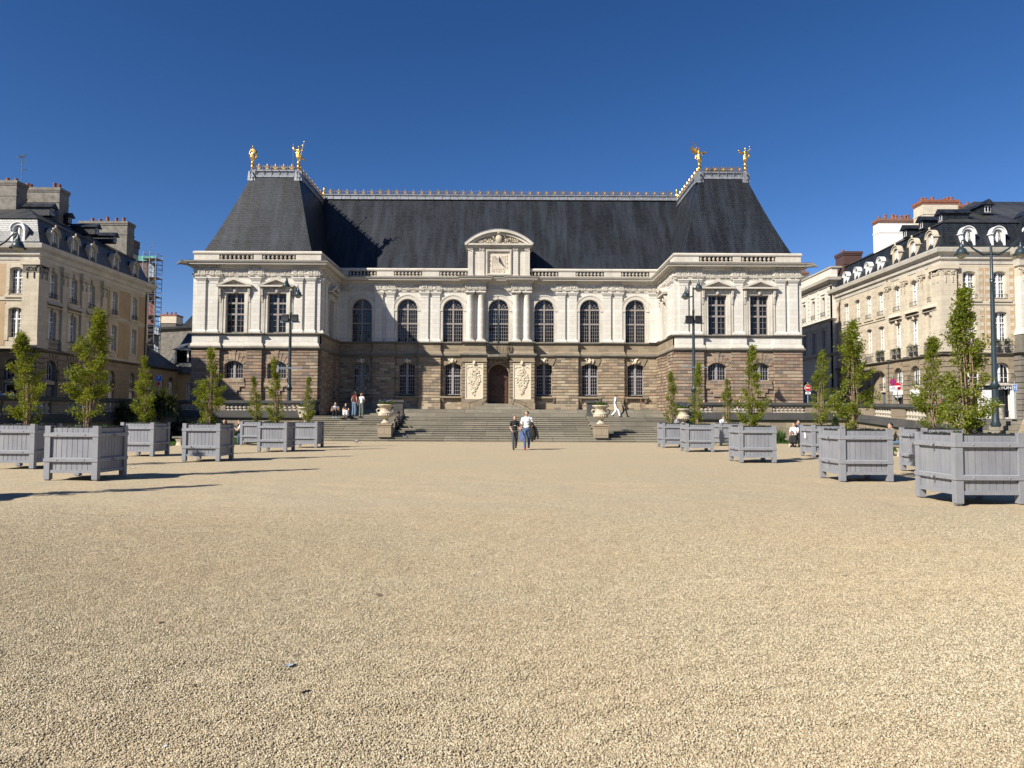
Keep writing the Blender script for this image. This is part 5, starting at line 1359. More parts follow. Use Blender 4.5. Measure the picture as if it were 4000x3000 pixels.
def facade(root, Mx, L, bays, kind, seed=0, order=0, lab=''):
    """three storeys over a shop floor; bays = [(u, style)]"""
    up = MB(); lo = MB(); tr = MB(); cap = MB(); pan = MB(); cn = MB()
    for m in (up, lo, tr, cap, pan, cn): m.M = Mx
    us = [u for u, s in bays]
    wall_band(up, 0, L, 6.95, 10.9, [(u, 1.05, 7.85, 10.2, .10) for u in us], 0, .45)
    wall_band(up, 0, L, 10.9, 14.2, [(u, 1.05, 11.45, 13.4, .16) for u in us], 0, .45)
    big = [(u, 1.5, 1.5, 5.4, .75) if s != 'n' else (u, 1.0, 1.5, 5.4, .5) for u, s in bays]
    wall_band(lo, 0, L, 1.5, 6.75, big, 0, .45)
    bkm = MB(); bkm.M = Mx; bkm.box(0, L, .5, .6, 1.5, 14.2); bkm.build('interior', 'black', root)
    edges = [0]+[(us[i]+us[i+1])/2 for i in range(len(us)-1)]+[L]
    for i, (u, s) in enumerate(bays):
        mz = wMez if s != 'n' else wMezS
        put_window(root, wTop, u, .22, 11.45, Mx); put_window(root, wMid, u, .22, 7.85, Mx)
        put_window(root, mz, u, .3, 4.45 if s != 'n' else 4.2, Mx)
        if s == 's': 
            o = link('shop_window', wShop[0], root, mtx=Mx @ Matrix.Translation((u, .2, 1.6)) @ Matrix.Diagonal((.92, 1, 1.0, 1)).to_4x4()); link('pane', wShop[1], o)
            tr.box(u-.74, u+.74, .05, .3, 4.12, 4.42)
        elif s == 'd':
            m = MB(); m.M = Mx; m.box(u-.75, u+.75, .25, .32, 1.5, 4.1); m.box(u-.6, u-.05, .2, .25, 1.8, 3.9); m.box(u+.05, u+.6, .2, .25, 1.8, 3.9); m.build('door', 'door_grey', root); tr.box(u-.74, u+.74, .05, .3, 4.12, 4.42)
        else:
            m = MB(); m.M = Mx; m.box(u-.5, u+.5, .25, .32, 1.5, 4.05); m.box(u-.4, u+.4, .21, .25, 1.8, 3.7); m.build('door', 'door_grey' if kind > 0 else 'shop_white', root); tr.box(u-.49, u+.49, .05, .3, 4.05, 4.2)
        link('balcony_railing', rlM if s != 'n' else rlS, root, mtx=Mx @ Matrix.Translation((u, 0 if s != 'n' else .1, 4.45)))
        # surrounds and sills
        for z0, z1, hh in ((7.6, 10.4, 10.55), (11.2, 13.7, 13.85)):
            for sg in (-1, 1):
                a, b = sorted((u+sg*.53, u+sg*.80)); tr.box(a, b, -.05, 0, z0, hh-.35)
            tr.prism([(u-.8, hh), (u-.8, hh-.35), (u-.53, hh-.35)]+arc_pts(u, hh-.36, .53, .12)[::-1]+[(u+.53, hh-.35), (u+.8, hh-.35), (u+.8, hh)], -.05, 0)
        tr.box(u-.9, u+.9, -.16, 0, 11.1, 11.3)
        if order and i >= order[0] and i <= order[1]:
            tr.frust((u-1.0, u+1.0, -.5, 0), 10.75, (u-.95, u+.95, -.2, 0), 11.1); tr.box(u-1.05, u+1.05, -.28, 0, 10.5, 10.6); tr.ell((u, -.12, 13.75), (.16, .12, .22), 7, 5); tr.ell((u, -.12, 10.35), (.14, .12, .25), 7, 5)
            link('balcony_railing', rlB, root, mtx=Mx @ Matrix.Translation((u, 0, 7.0)))
            link('balcony_railing', rlS, root, mtx=Mx @ Matrix.Translation((u, 0, 11.32)))
            lo.arch(u, 5.4, .75, 1.0, -.06, 0, 0, 180, 12)
        else:
            link('balcony_railing', rlS, root, mtx=Mx @ Matrix.Translation((u, 0, 11.32)))
            if kind > 0: link('balcony_railing', rlB, root, mtx=Mx @ Matrix.Translation((u, .1, 7.0)))
        if not (order and order[0] <= i <= order[1]):
            for (a, b) in ((edges[i]+.05, u-.82), (u+.82, edges[i+1]-.05)):
                if b-a > .25: pan.box(a, b, -.025, 0, 11.25, 13.9); pan.box(a, b, -.025, 0, 7.2, 10.75)
            tr.box(edges[i], edges[i+1], -.07, 0, 10.88, 11.05)
            if kind > 0:
                for zq in [7.25+.62*k for k in range(6)]+[11.45+.62*k for k in range(4)]:
                    for sg in (-1, 1):
                        a, b = sorted((u+sg*.805, u+sg*1.12)); tr.box(max(a, edges[i]+.06), min(b, edges[i+1]-.06), -.04, 0, zq, zq+.31)
    if order:
        pil_u = [edges[i] for i in range(order[0], order[1]+2)]
        for u in pil_u:
            u = max(.3, min(L-.3, u)); tr.box(u-.33, u+.33, -.2, 0, 7.75, 13.1); tr.box(u-.42, u+.42, -.3, 0, 7.0, 7.75); cap.box(u-.33, u+.33, -.2, 0, 13.1, 13.75); capital(cap, u, 13.3)
            tr.box(u-.45, u+.45, -.32, 0, 13.76, 14.2)
            for z in [1.6+.42*k for k in range(12)]: lo.box(u-.55, u+.55, -.12, 0, z, z+.37)
        for i in range(order[0], order[1]+1):
            for k in range(9):
                a = R(20*k+3); b = R(20*k+17); r0, r1 = .78, 1.35
                lo.prism([(us[i]+r0*math.cos(a), 5.4+r0*math.sin(a)), (us[i]+r1*math.cos(a), 5.4+min(1.25, r1*math.sin(a)*1.05)), (us[i]+r1*math.cos(b), 5.4+min(1.25, r1*math.sin(b)*1.05)), (us[i]+r0*math.cos(b), 5.4+r0*math.sin(b))], -.09, 0)
    up.build('upper_wall', 'ashlar' if kind > 0 else 'ashlar', root)
    lo.build('ground_wall', 'beige' if kind > 0 else 'wallstone', root); tr.build('stone_trim', 'ashlar', root)
    if pan.v: pan.build_split('render_panel', 'pink' if kind > 0 and not seed else 'ochre', root)
    if cap.v: cap.build_split('capital', 'ashlar', root, True, .25)
def house_roof(root, x0, x1, y0, y1, mat, ridge, z1=17.85):
    c = MB(); P4 = [(x0, y0), (x1, y0), (x1, y1), (x0, y1)]
    c.sweep([(-.2, 14.2), (.05, 14.2), (.1, 14.5), (.25, 14.6), (.3, 14.9), (.6, 15.1), (.68, 15.35), (.7, 15.45), (-.2, 15.5)], P4, True); c.build('cornice', 'trim', root)
    c = MB(); c.sweep([(-.3, 6.72), (.06, 6.72), (.22, 6.84), (.26, 6.93), (-.3, 6.97)], P4, True); c.build('string_course', 'dirty', root)
    r_ = MB(); rings = []
    for e, z in ((-.45, 15.46), (-.05, 15.75), (.35, 16.7), (.75, z1)): rings.append([(x0+e, y0+e, z), (x1-e, y0+e, z), (x1-e, y1-e, z), (x0+e, y1-e, z)])
    n = 4; vs = [p for r in rings for p in r]; fs = [(i*n+k, i*n+(k+1)%n, (i+1)*n+(k+1)%n, (i+1)*n+k) for i in range(3) for k in range(4)]
    r_.add(vs, fs); r_.build('mansard', mat, root)
    r_ = MB(); (ax, ay, az), (bx, by, bz) = ridge; e = .62
    q = [(x0+e, y0+e, z1-.03), (x1-e, y0+e, z1-.03), (x1-e, y1-e, z1-.03), (x0+e, y1-e, z1-.03)]
    if abs(ay-by) < .1: fs = [(0, 1, 5, 4), (2, 3, 4, 5), (3, 0, 4), (1, 2, 5)]
    else: fs = [(0, 1, 4), (1, 2, 5, 4), (2, 3, 5), (3, 0, 4, 5)]
    r_.add(q+[ridge[0], ridge[1]], fs); r_.build('roof', 'slate_old', root)
def chimney(root, px0, px1, pyt, pyb, d, dep, mat, capmat, pots, host=None):
    a, b = W(px0, pyt, d), W(px1, pyt, d); zb = W((px0+px1)/2, pyb, d).z-1.2; L = Vector(root.location)
    m = MB(); x0, x1, y0, y1, z1 = a.x-L.x, b.x-L.x, d-L.y, d+dep-L.y, a.z
    m.box(x0, x1, y0, y1, zb, z1-.35); m.box(x0-.04, x1+.04, y0-.04, y1+.04, z1-1.5, z1-1.35)
    c = m.build('chimney', mat, root)
    k = MB(); k.box(x0-.06, x1+.06, y0-.06, y1+.06, z1-.5, z1-.4); k.box(x0-.1, x1+.1, y0-.1, y1+.1, z1-.35, z1-.1); k.build('chimney_cap', capmat, c)
    q = random.Random(int(px0))
    for p in pots:
        x = W(p, pyt, d).x-L.x; po = MB(); h = q.uniform(.38, .6); po.lathe([(.17, 0), (.14, h*.8), (.165, h*.85), (.16, h), (.11, h), (.11, h-.1)], (x, (y0+y1)/2+q.uniform(-.2, .2), z1-.1), 10); po.build('chimney_pot', 'terracotta', c, True)
def roof_dormer(root, px, py, d, s=1.0, face=0):
    p = W(px, py, d); L = Vector(root.location); m = MB(); m.M = Matrix.Translation((p.x-L.x, d-L.y, p.z)) @ Matrix.Rotation(R(face), 4, 'Z')
    m.box(-.42*s, .42*s, 0, 2.2, 0, .85*s); m.prism([(-.62*s, .82*s), (.62*s, .82*s), (0, 1.35*s)], -.25, 2.4); o = m.build('roof_dormer', 'slate', root)
    w_ = MB(); w_.M = m.M; w_.box(-.28*s, .28*s, -.04, -.01, .15*s, .75*s); w_.box(-.02, .02, -.06, -.03, .15*s, .75*s); w_.build('window', 'whitewood', o); g_ = MB(); g_.M = m.M
    for sg in (-1, 1): a, b = sorted((sg*.04, sg*.24*s)); g_.box(a, b, -.055, -.045, .2*s, .7*s)
    g_.build('pane', 'glass', o)
# right corner house
rh = thing('corner_house', 'sunlit stone corner house with mansard roof and balconies of potted bushes on the right', 'house', (35, DF, 0), 0, 'mansard corner houses beside the square')
def frame(origin, d):
    ux, uy = Vector(d).normalized(); return Matrix(((ux, -uy, 0, origin[0]), (uy, ux, 0, origin[1]), (0, 0, 1, 0), (0, 0, 0, 1)))
LS = 19.0
fs_ = frame((0, LS), (0, -1))
bd = [59.35, 62.0, 64.75, 67.6, 69.9, 72.2, 74.6]; bays = sorted([(DF+LS-d, 's' if d < 66 else 'n') for d in bd])
facade(rh, fs_, LS, bays, 1, 0, (4, 6))
ff = frame((0, 0), (1, 0)); fb = [(W(p, 1200, DF).x-35, 's') for p in (3787.5, 3906)]; fb += [(fb[-1][0]+2.5*k, 's') for k in (1, 2)]
facade(rh, ff, 13.9, fb, 1, 1, None)
house_roof(rh, 0, 25, 0, LS, 'slate', ((9.0, LS/2, 22.3), (20, LS/2, 22.3)))
for d in bd:
    dormer(rh, fs_, DF+LS-d, 15.6, d < 66, 'ashlar' if d < 66 else 'whitewood', -.05)
for u, s in fb: dormer(rh, ff, u, 15.6, True, 'whitewood', -.05)
cb = MB(); cb.box(-.33, 1.15, -.33, 1.15, 7.0, 7.75); cb.box(-.23, 1.1, -.23, 1.1, 7.75, 13.1); cb.box(-.36, 1.25, -.36, 1.25, 13.76, 14.18); cb.build('corner_pilaster', 'ashlar', rh)
cb = MB(); cb.box(-.23, 1.1, -.23, 1.1, 13.1, 13.755); capital(cb, .45, 13.3, -.2); cb.M = frame((0, 0), (0, -1)); capital(cb, -.45, 13.3, -.2); cb.build('capitals', 'ashlar', rh, True)
cb = MB()
for k in range(12): cb.box(-.3, 1.25, -.3, 1.25, 1.6+.42*k, 1.97+.42*k)
cb.build('corner_rustication', 'beige', rh)
dp_ = MB(); dp_.tube([(-.08, DF+LS-66.25-0+0-DF+0, 15)]*1+[(-.08, LS-(DF+LS-66.25), 1.6)], .06, 6) if False else dp_.tube([(-.1, 8.25, 14.9), (-.1, 8.25, 1.6)], .06, 6); dp_.build('downpipe', 'iron', rh)
chimney(rh, 3432, 3568, 850, 985, 69.5, 1.1, 'render_white', 'redbrick', [3448, 3470, 3500, 3512, 3530, 3548, 3560])
chimney(rh, 3605, 3742, 776, 890, 66.5, 1.6, 'render_pale', 'terracotta', [3622, 3634, 3658, 3712, 3722, 3735])
chimney(rh, 3742, 3830, 797, 830, 69, 1.4, 'render_pale', 'terracotta', [3768, 3792, 3815])
chimney(rh, 3296, 3366, 978, 1040, 76.4, 2.0, 'copper', 'copper', [3312])
roof_dormer(rh, 3858, 836, 61.2, .95)
for px, py, d in ((3660, 872, 60.2), (3585, 898, 62.5), (3522, 930, 64.8)): roof_dormer(rh, px+14, py, d, .9, -90)
# shop lettering, as much of it as the square sees
sf = MB(); x0, x1 = fb[0][0]-1.5, fb[1][0]+1.25
sf.box(x0, x1, -.25, 0, 4.28, 4.42); sf.build('shop_ledge', 'ashlar', rh)
sf = MB(); sf.box(x0, x1, -.14, 0, 3.95, 4.27); so_ = sf.build('shop_fascia', 'black', rh)
sf = MB(); sf.box(fb[0][0]+.8, fb[1][0]-.85, -.1, 0, 1.6, 3.94); sf.box(fb[1][0]+.62, fb[1][0]+1.2, -.1, 0, 1.6, 3.94); sf.box(x0, fb[0][0]-.8, -.1, 0, 1.6, 3.94); sf.build('shop_front', 'shop_white', rh)
link('lettering', text_mesh('PRODUITS', .40, 'sign_white'), so_, (fb[0][0]-.1, -.16, 4.10)); link('lettering', text_mesh('BRETONS', .40, 'sign_white'), so_, (fb[1][0]-.05, -.16, 4.10))
for u, s in bays[4:]:
    aw_ = MB(); aw_.M = fs_; aw_.box(u-.78, u+.78, -.12, .1, 3.72, 4.1); a_o = aw_.build('shop_fascia', 'shop_white', rh)
    aw_ = MB(); aw_.M = fs_; aw_.box(u-.7, u+.7, -.05, .12, 3.4, 3.72); aw_.build('sign_band', 'black', a_o)
    link('lettering', text_mesh('PRODUITS', .24, 'sign_white'), a_o, mtx=fs_ @ Matrix.Translation((u, -.07, 3.56)))
# potted bushes on the right house's balconies
def pot_bush(p, label, seed, s=1.0):
    t = thing('potted_bush', label, 'plant', p, 0, 'potted bushes on the right house balconies')
    m = MB(); m.lathe([(.12, 0), (.17, .34), (.18, .36)], seg=10); m.build('pot', 'iron', t, True); m = MB(); m.tube([(0, 0, .3), (0, 0, .7)], .02, 5); m.build('stem', 'bark', t)
    m = MB(); q = random.Random(seed); cs = [(q.gauss(0, .12), q.gauss(0, .12), .78+q.gauss(0, .1)) for _ in range(14)]; leafy(m, cs, 26, .06, .035, seed); m.build('foliage', 'leaf_dark', t, uv=False); t.scale = (s, s, s)
for k, (u, s) in enumerate(bays[3:]):
    for j, e in enumerate((-.4, .4)):
        p = fs_ @ Vector((u+e, -.18, 7.0)); pot_bush(p+rh.location, 'round potted bush, %s one on the %s balcony of the right house side' % (['far', 'near'][j], ['farthest', 'third nearest', 'second nearest', 'nearest'][k]), 50+2*k+j)
for k in range(2):
    for j, e in enumerate((-.36, .36)): p = ff @ Vector((fb[k][0]+e, -.18, 7.0)); pot_bush(p+rh.location, 'round potted bush, %s one on the balcony above %s' % (['left', 'right'][j], ['the tree covered shop', 'the letters BRETONS'][k]), 70+2*k+j, 1.1)
# pale stone house behind it
ph = thing('stone_house', 'pale classical stone house with parapet beyond the right corner house, half in shade', 'house', (34.6, DF+LS, 0))
m = MB(); Lp = 24; m.M = frame((0, Lp), (0, -1))
pb_ = [(Lp-2.2-2.6*k) for k in range(8)]
wall_band(m, 0, Lp, 8.6, 12.3, [(u, .95, 8.9, 11.3, 0) for u in pb_], 0, .5); wall_band(m, 0, Lp, 12.3, 16.0, [(u, .95, 12.9, 15.0, 0) for u in pb_], 0, .5); wall_band(m, 0, Lp, 1.5, 8.6, [(u, 1.4, 1.6, 5.2, .7) for u in pb_], 0, .5)
m.box(0, Lp, .55, .7, 1.5, 16); m.box(0, Lp, -.05, .6, 16.9, 17.9); m.M = Matrix.Identity(4); m.box(.0, 14, .03, .5, 1.5, 16.9)
m.build('wall', 'white', ph)
m = MB(); pth = [(0, Lp), (0, 0), (14, 0)]
m.sweep([(-.2, 16), (.1, 16), (.2, 16.3), (.6, 16.5), (.7, 16.8), (-.2, 16.9)], pth); m.sweep([(-.2, 17.9), (.15, 17.9), (.2, 18.05), (-.2, 18.1)], pth); m.sweep([(-.2, 12.2), (.1, 12.2), (.25, 12.4), (-.2, 12.5)], pth); m.sweep([(-.2, 8.4), (.1, 8.4), (.3, 8.6), (-.2, 8.7)], pth)
m.build('cornice', 'trim', ph)
m = MB(); m.M = frame((0, Lp), (0, -1))
for u in pb_:
    for z0, z1 in ((8.75, 11.6), (12.75, 15.3)):
        for sg in (-1, 1): a, b = sorted((u+sg*.48, u+sg*.66)); m.box(a, b, -.08, 0, z0, z1)
        m.box(u-.7, u+.7, -.12, 0, z1, z1+.15)
    for k in range(16): m.box(u+1.1, u+1.5, -.06, 0, 8.8+.45*k, 9.18+.45*k)
m.build('stone_trim', 'white', ph)
wP = win_mesh(.95, 2.35, 0, 1, [(1.6, 1), (.7, 1)], mul=.08, mat='mull'); wP2 = win_mesh(.95, 2.1, 0, 1, [(1.6, 1), (.7, 1)], mul=.08, mat='mull')
for u in pb_: put_window(ph, wP, u, .25, 8.9, frame((0, Lp), (0, -1))); put_window(ph, wP2, u, .25, 12.9, frame((0, Lp), (0, -1))); link('balcony_railing', rlS, ph, mtx=frame((0, Lp), (0, -1)) @ Matrix.Translation((u, 0, 12.92)))
m = MB(); m.box(.2, 14, .2, Lp, 16.9, 17.2); m.build('roof', 'slate_old', ph)
chimney(ph, 3118, 3158, 1058, 1085, 90, 1.0, 'concrete', 'redbrick', [3126, 3144])
# building at the right edge, nearer
eh = thing('edge_house', 'giant stone pilaster and rusticated base of the building cut by the right edge', 'house', (40.95, 57.5, 0))
m = MB(); m.box(.1, 12, 0, 6, 7.6, 14.2); m.box(0, 1.7, -.2, 6.1, 8.9, 13.1); m.frust((-.2, 1.9, -.4, 6), 8.4, (-.05, 1.75, -.25, 6), 8.9); m.build('upper_wall', 'white', eh)
m = MB(); rustic(m, -.25, 4, -.3, 6, 1.5, 6.9, .45); m.box(-.15, 1.9, -.35, 6, 7.0, 8.4); m.box(-.5, 12, -.6, 6, 6.9, 7.05); m.build('ground_wall', 'dirty', eh)
m = MB(); m.box(0, 1.7, -.2, 6.1, 13.1, 13.8); capital(m, .5, 13.35, -.2); capital(m, 1.4, 13.35, -.2); m.build('capitals', 'ashlar', eh, True)
m = MB(); m.sweep([(-.2, 14.0), (.05, 14.0), (.2, 14.5), (.6, 14.9), (.75, 15.3), (-.2, 15.4)], [(0, 6), (0, -.2), (12, -.2)]); m.build('cornice', 'trim', eh)
m = MB(); m.frust((-.5, 12, -.6, 6.2), 15.4, (1.5, 12, 1.4, 6), 18.5); m.frust((1.4, 12, 1.4, 6), 18.5, (5, 12, 2.9, 3.1), 20.5); m.build('roof', 'slate', eh)
m = MB()
for z in (4.45, 3.95): m.box(.25, 1.1, -.36, -.3, z, z+.36)
m.build('name_plate', 'black', eh)
# left corner house (its side to the square lies in shade)
lh = thing('corner_house', 'shaded ochre corner house with mansard dormers and arched shop floor on the left', 'house', (-38.7, DF, 0), 0, 'mansard corner houses beside the square')
LL = 17.6; fl_ = frame((0, 0), (0, 1)); bdl = [59.9, 62.7, 65.4, 69.2, 72.9]
facade(lh, fl_, LL, [(d-DF, 'd' if i in (0, 1) else ('s' if i == 2 else 'n')) for i, d in enumerate(bdl)], -1, 0, (0, 2))
f2 = frame((-13.9, 0), (1, 0)); fb2 = [(13.9-1.75-3.1*k, 's') for k in range(4)][::-1]
facade(lh, f2, 13.9, fb2, -1, 1, None)
house_roof(lh, -25, 0, 0, LL, 'slate_light', ((-20, LL/2, 21.6), (-7.5, LL/2, 21.6)))
for d in bdl: dormer(lh, fl_, d-DF, 15.6, True, 'ashlar', -.05)
for u, s in fb2: dormer(lh, f2, u, 15.6, True, 'whitewood', -.05)
cb = MB(); cb.box(-1.15, .33, -.33, 1.0, 7.0, 7.75); cb.box(-1.1, .23, -.23, .95, 7.75, 13.1); cb.box(-1.25, .36, -.36, 1.1, 13.76, 14.18); cb.build('corner_pilaster', 'ashlar', lh)
cb = MB(); cb.box(-1.1, .23, -.23, .95, 13.1, 13.755); capital(cb, -.45, 13.3, -.2); cb.M = frame((0, 0), (0, 1)); capital(cb, .45, 13.3, -.2); cb.build('capitals', 'dirty', lh, True)
cb = MB()
for k in range(12): cb.box(-1.25, .3, -.3, 1.05, 1.6+.42*k, 1.97+.42*k)
cb.build('corner_rustication', 'wallstone', lh)
m = MB(); m.tube([(.1, LL-.5, 14.6), (.1, LL-.5, 1.6)], .06, 6); m.build('downpipe', 'iron', lh)
chimney(lh, 70, 234, 728, 850, 66, 1.4, 'concrete', 'concrete', [92, 106, 199, 213])
chimney(lh, 312, 498, 860, 975, 73.5, 1.4, 'concrete', 'concrete', [345, 380, 408, 441, 468])
chimney(lh, -60, 66, 700, 800, 63, 1.4, 'concrete', 'concrete', [8, 38])
roof_dormer(lh, 204, 846, 63.5, .9, 90); roof_dormer(lh, 272, 876, 67.0, .8, 90); roof_dormer(lh, 378, 918, 67.5, .8, 90); roof_dormer(lh, 448, 950, 71, .8, 90)
an = MB(); p = W(82, 725, 66); tp = W(85, 605, 66); L0 = Vector(lh.location)
ax = thing('tv_antenna', 'television aerial on the tall chimney of the left house', 'antenna', p)
an.tube([(0, 0, -.6), (.06, 0, tp.z-p.z)], .035, 6); an.build('mast', 'gal', ax)
an = MB(); zt = tp.z-p.z; an.tube([(-.35, -.2, zt-.35), (.2, .2, zt)], .04, 5)
for k in range(9): y = -.5+k*.12; an.tube([(-.25+.06*k, y*.3-.25, zt-.2-.02*k), (-.25+.06*k, y*.3+.25, zt-.15+.05*k)], .012, 4)
for k in range(5): an.tube([(-.1, -.2, zt+.1-k*.22), (.55, -.1, zt+.12-k*.22)], .012, 4)
an.tube([(-.3, 0, zt*.45), (.5, 0, zt*.55)], .02, 4); an.tube([(.3, -.3, zt*.52), (.3, .3, zt*.52)], .015, 4); an.build('aerial_elements', 'gal', ax)
# off frame house on the left whose shade falls on the left garden
oh = thing('near_house', 'stone house nearer on the left, outside the picture', 'house', (-39.8, 20, 0))
m = MB(); m.box(-14, 0, 0, 30.5, 1, 12.0); m.box(-14, 0, 30.5, 33.5, 1, 11.2); m.box(-3.6, .02, .02, 30.3, 12, 17); m.build('wall', 'ashlar', oh); m = MB(); m.frust((-14.3, .2, -.3, 33.5), 12.0, (-12, -1, 2, 32), 12.9); m.frust((-3.9, .3, -.2, 30.5), 17, (-2.6, -1.0, 1, 29.6), 19.6); m.build('roof', 'slate_old', oh)
# the far side of the square behind the viewer: it is mirrored in the palace windows
for i, (x0, x1, y, h, lab) in enumerate(((-30, -8, -34, 15, 'stone house across the square, mirrored in the left palace windows'), (-8, 14, -36, 17, 'taller stone house across the square, mirrored in the middle palace windows'), (14, 36, -34, 15.5, 'stone house across the square, mirrored in the right palace windows'))):
    t = thing('far_side_house', lab, 'house', (x0, y, 0), 0, 'houses across the square'); L_ = x1-x0
    m = MB(); m.M = Matrix.Translation((L_, 0, 0)) @ Matrix.Rotation(math.pi, 4, 'Z'); us = [1.8+2.6*k for k in range(int((L_-2)/2.6)+1)]
    for z0, z1, zb, zs in ((0, 6, .3, 4.5), (6, 10, 6.9, 9.2), (10, h, 10.6, 12.8)): wall_band(m, .02, L_-.02, z0, z1, [(u_, 1.2, zb, zs, .15) for u_ in us], 0, .4)
    m.box(.3, L_-.3, .4, 9, 0, h-.1); m.build('wall', 'ashlar', t); m = MB(); m.frust((-.1, L_+.1, -9.2, .5), h, (1.5, L_-1.5, -6, -2.5), h+5); m.build('roof', 'slate', t)
    w__ = win_mesh(1.2, 2.2, .15, 2, [(1, 4)], mat='whitewood'); 
    for u_ in us:
        for zb in (6.9, 10.6): put_window(t, w__, u_, .2, zb, Matrix.Translation((L_, 0, 0)) @ Matrix.Rotation(math.pi, 4, 'Z'))
# small house, annex, scaffold and chimneys in the gap left of the palace
ah = thing('annex_house', 'low dark slate roofed annex with arched windows left of the palace', 'house', (-38.7, 75.6, 0))
m = MB(); m.M = frame((0, 0), (0, 1)); La = 7.0
wall_band(m, 0, La, 1.4, 6.9, [(u, 1.15, 3.6, 5.4, .57) for u in (1.0, 3.3, 5.7)], 0, .4); m.M = Matrix.Identity(4); m.box(-12, 0, La-.1, La+.3, 1.4, 6.9); m.box(-3, -.5, .6, La-.2, 1.4, 6.6); m.build('wall', 'wallstone', ah)
for u in (1.0, 3.3, 5.7): put_window(ah, wMezS, u, .15, 3.7, frame((0, 0), (0, 1)))
m = MB(); m.add([(.4, -.1, 6.9), (.4, La+.4, 6.9), (-6, La+.2, 11.4), (-6, -.1, 11.4), (-12, La+.4, 6.9), (-12, -.1, 6.9)], [(0, 1, 2, 3), (3, 2, 4, 5), (1, 4, 2)]); m.box(.1, .45, -.1, La+.4, 6.75, 6.93); m.build('roof', 'slate_old', ah)
bh = thing('back_house', 'small stone house with slate roof and two dormers beside the left pavilion', 'house', (-36.5, 83.6, 0))
m = MB(); wall_band(m, -4, 8, 1.4, 6.7, [(-1.3, .6, 2.8, 5.4, 0)], 0, .4); m.box(-4, 8, .5, .6, 1.4, 6.7); m.build('wall', 'ochre', bh)
m = MB(); m.add([(-4.2, -.4, 6.6), (8, -.4, 6.6), (8, 6, 12), (-4.2, 6, 12)], [(0, 1, 2, 3)]); m.box(-4.2, 8, -.42, .1, 6.5, 6.62); m.build('roof', 'slate_light', bh)
wN = win_mesh(.6, 2.6, 0, 2, [(1, 7)], fr=.05, mul=.06, mun=.03, mat='whitewood'); put_window(bh, wN, -1.3, .2, 2.8)
for x in (-2.6, .3):
    m = MB(); m.box(x-.8, x+.8, 1.1, 4.2, 7.9, 9.5); m.build('dormer', 'slate', bh); k = MB(); k.add([(x-1.1, .7, 9.3), (x+1.1, .7, 9.3), (x+.9, 3.4, 10.4), (x-.9, 3.4, 10.4)], [(0, 1, 2, 3)]); k.build('dormer_roof', 'slate_light', bh)
    k = MB(); k.box(x-.8, x-.62, 1.0, 1.1, 7.9, 9.3); k.box(x+.62, x+.8, 1.0, 1.1, 7.9, 9.3); k.build('window_frame', 'whitewood', bh); k = MB(); k.box(x-.6, x+.6, 1.05, 1.09, 8.0, 9.2); k.build('pane', 'glass', bh)
gh = thing('gable_house', 'grey rendered gable behind the annex roofs left of the palace', 'house', (-42, 93, 0))
m = MB(); m.prism([(-9, 1.4), (10, 1.4), (10, 11.2), (3.5, 12.6), (0, 13.0), (-9, 12.4)], 0, 8); m.build('wall', 'concrete', gh); m = MB(); m.prism([(-9.2, 12.4), (0, 13.0), (3.5, 12.6), (10.3, 11.1), (10.3, 11.35), (3.6, 12.9), (0, 13.3), (-9.2, 12.7)], -.3, 8.2); m.build('roof', 'slate', gh)
wh = thing('wing_roof', 'steep slate hip roof with skylight behind the left pavilion', 'house', (-38, 100, 0))
z0 = W(700, 1316, 100).z; m = MB(); a = W(668, 1318, 100); b = W(756, 1222, 106); m.add([(a.x+38, 0, z0), (20, 0, z0), (20, 6, b.z+3), (b.x+38+3, 6, b.z+3), (a.x+38, 14, z0)], [(0, 1, 2, 3), (0, 3, 4)]); m.build('roof', 'slate', wh)
m = MB(); m.box(a.x+38+.6, 20, .3, 12, 1, z0-.02); m.sweep([(-.2, z0-.9), (.1, z0-.9), (.5, z0-.2), (.6, z0-.02), (-.2, z0-.02)], [(a.x+38.4, 6), (a.x+38.4, .1), (20, .1)]); m.build('wall', 'white', wh)
p = W(725, 1275, 102.4); m = MB(); m.M = Matrix.Translation((p.x+38, p.y-100-.25, p.z)) @ Matrix.Rotation(R(-40), 4, 'X'); m.box(-.5, .5, -.05, .05, -.5, .5); m.build('skylight', 'glass', wh)
rb = thing('rubble_house', 'far house with dark rubble chimney stack and red tiled cap left of the palace', 'house', (-49, 110, 0))
a, b = W(627, 1232, 110), W(688, 1232, 110); zb = W(640, 1318, 110).z; m = MB(); m.box(a.x+49, b.x+49, 0, 2, 1, a.z-1.2); m.build('chimney', 'rubble', rb); m = MB(); m.box(a.x+48.9, b.x+49.1, -.1, 2.1, a.z-1.2, a.z-.1); m.build('chimney_collar', 'render_pale', rb); m = MB(); m.box(a.x+48.85, b.x+49.15, -.15, 2.15, a.z-.1, a.z+.15)
for p_ in (640, 658, 674): m.lathe([(.16, 0), (.14, .5)], (W(p_, 1230, 110).x+49, 1, a.z+.15), 8)
m.build('chimney_cap', 'terracotta', rb); m = MB(); c = W(690, 1275, 111); m.prism([(b.x+49-3, 1), (b.x+49+6, 1), (b.x+49+6, zb-1), (b.x+49, c.z)], 1, 8); m.build('gable', 'rubble', rb)
sh = thing('scaffolded_house', 'house under repair behind the scaffolding, topped by a red brick chimney', 'house', (-51.5, 84, 0))
m = MB(); a, b = W(480, 1100, 84), W(574, 1100, 84); zt = W(530, 1020, 84).z; m.box(a.x+51.5, b.x+51.5, 0, 2.2, 1.4, zt); m.build('wall', 'copper', sh); m = MB(); m.prism([(a.x+51, zt), (b.x+51.7, zt), (b.x+50, zt+.8), (a.x+52, zt+.8)], -.2, 2.3); m.build('roof', 'slate', sh)
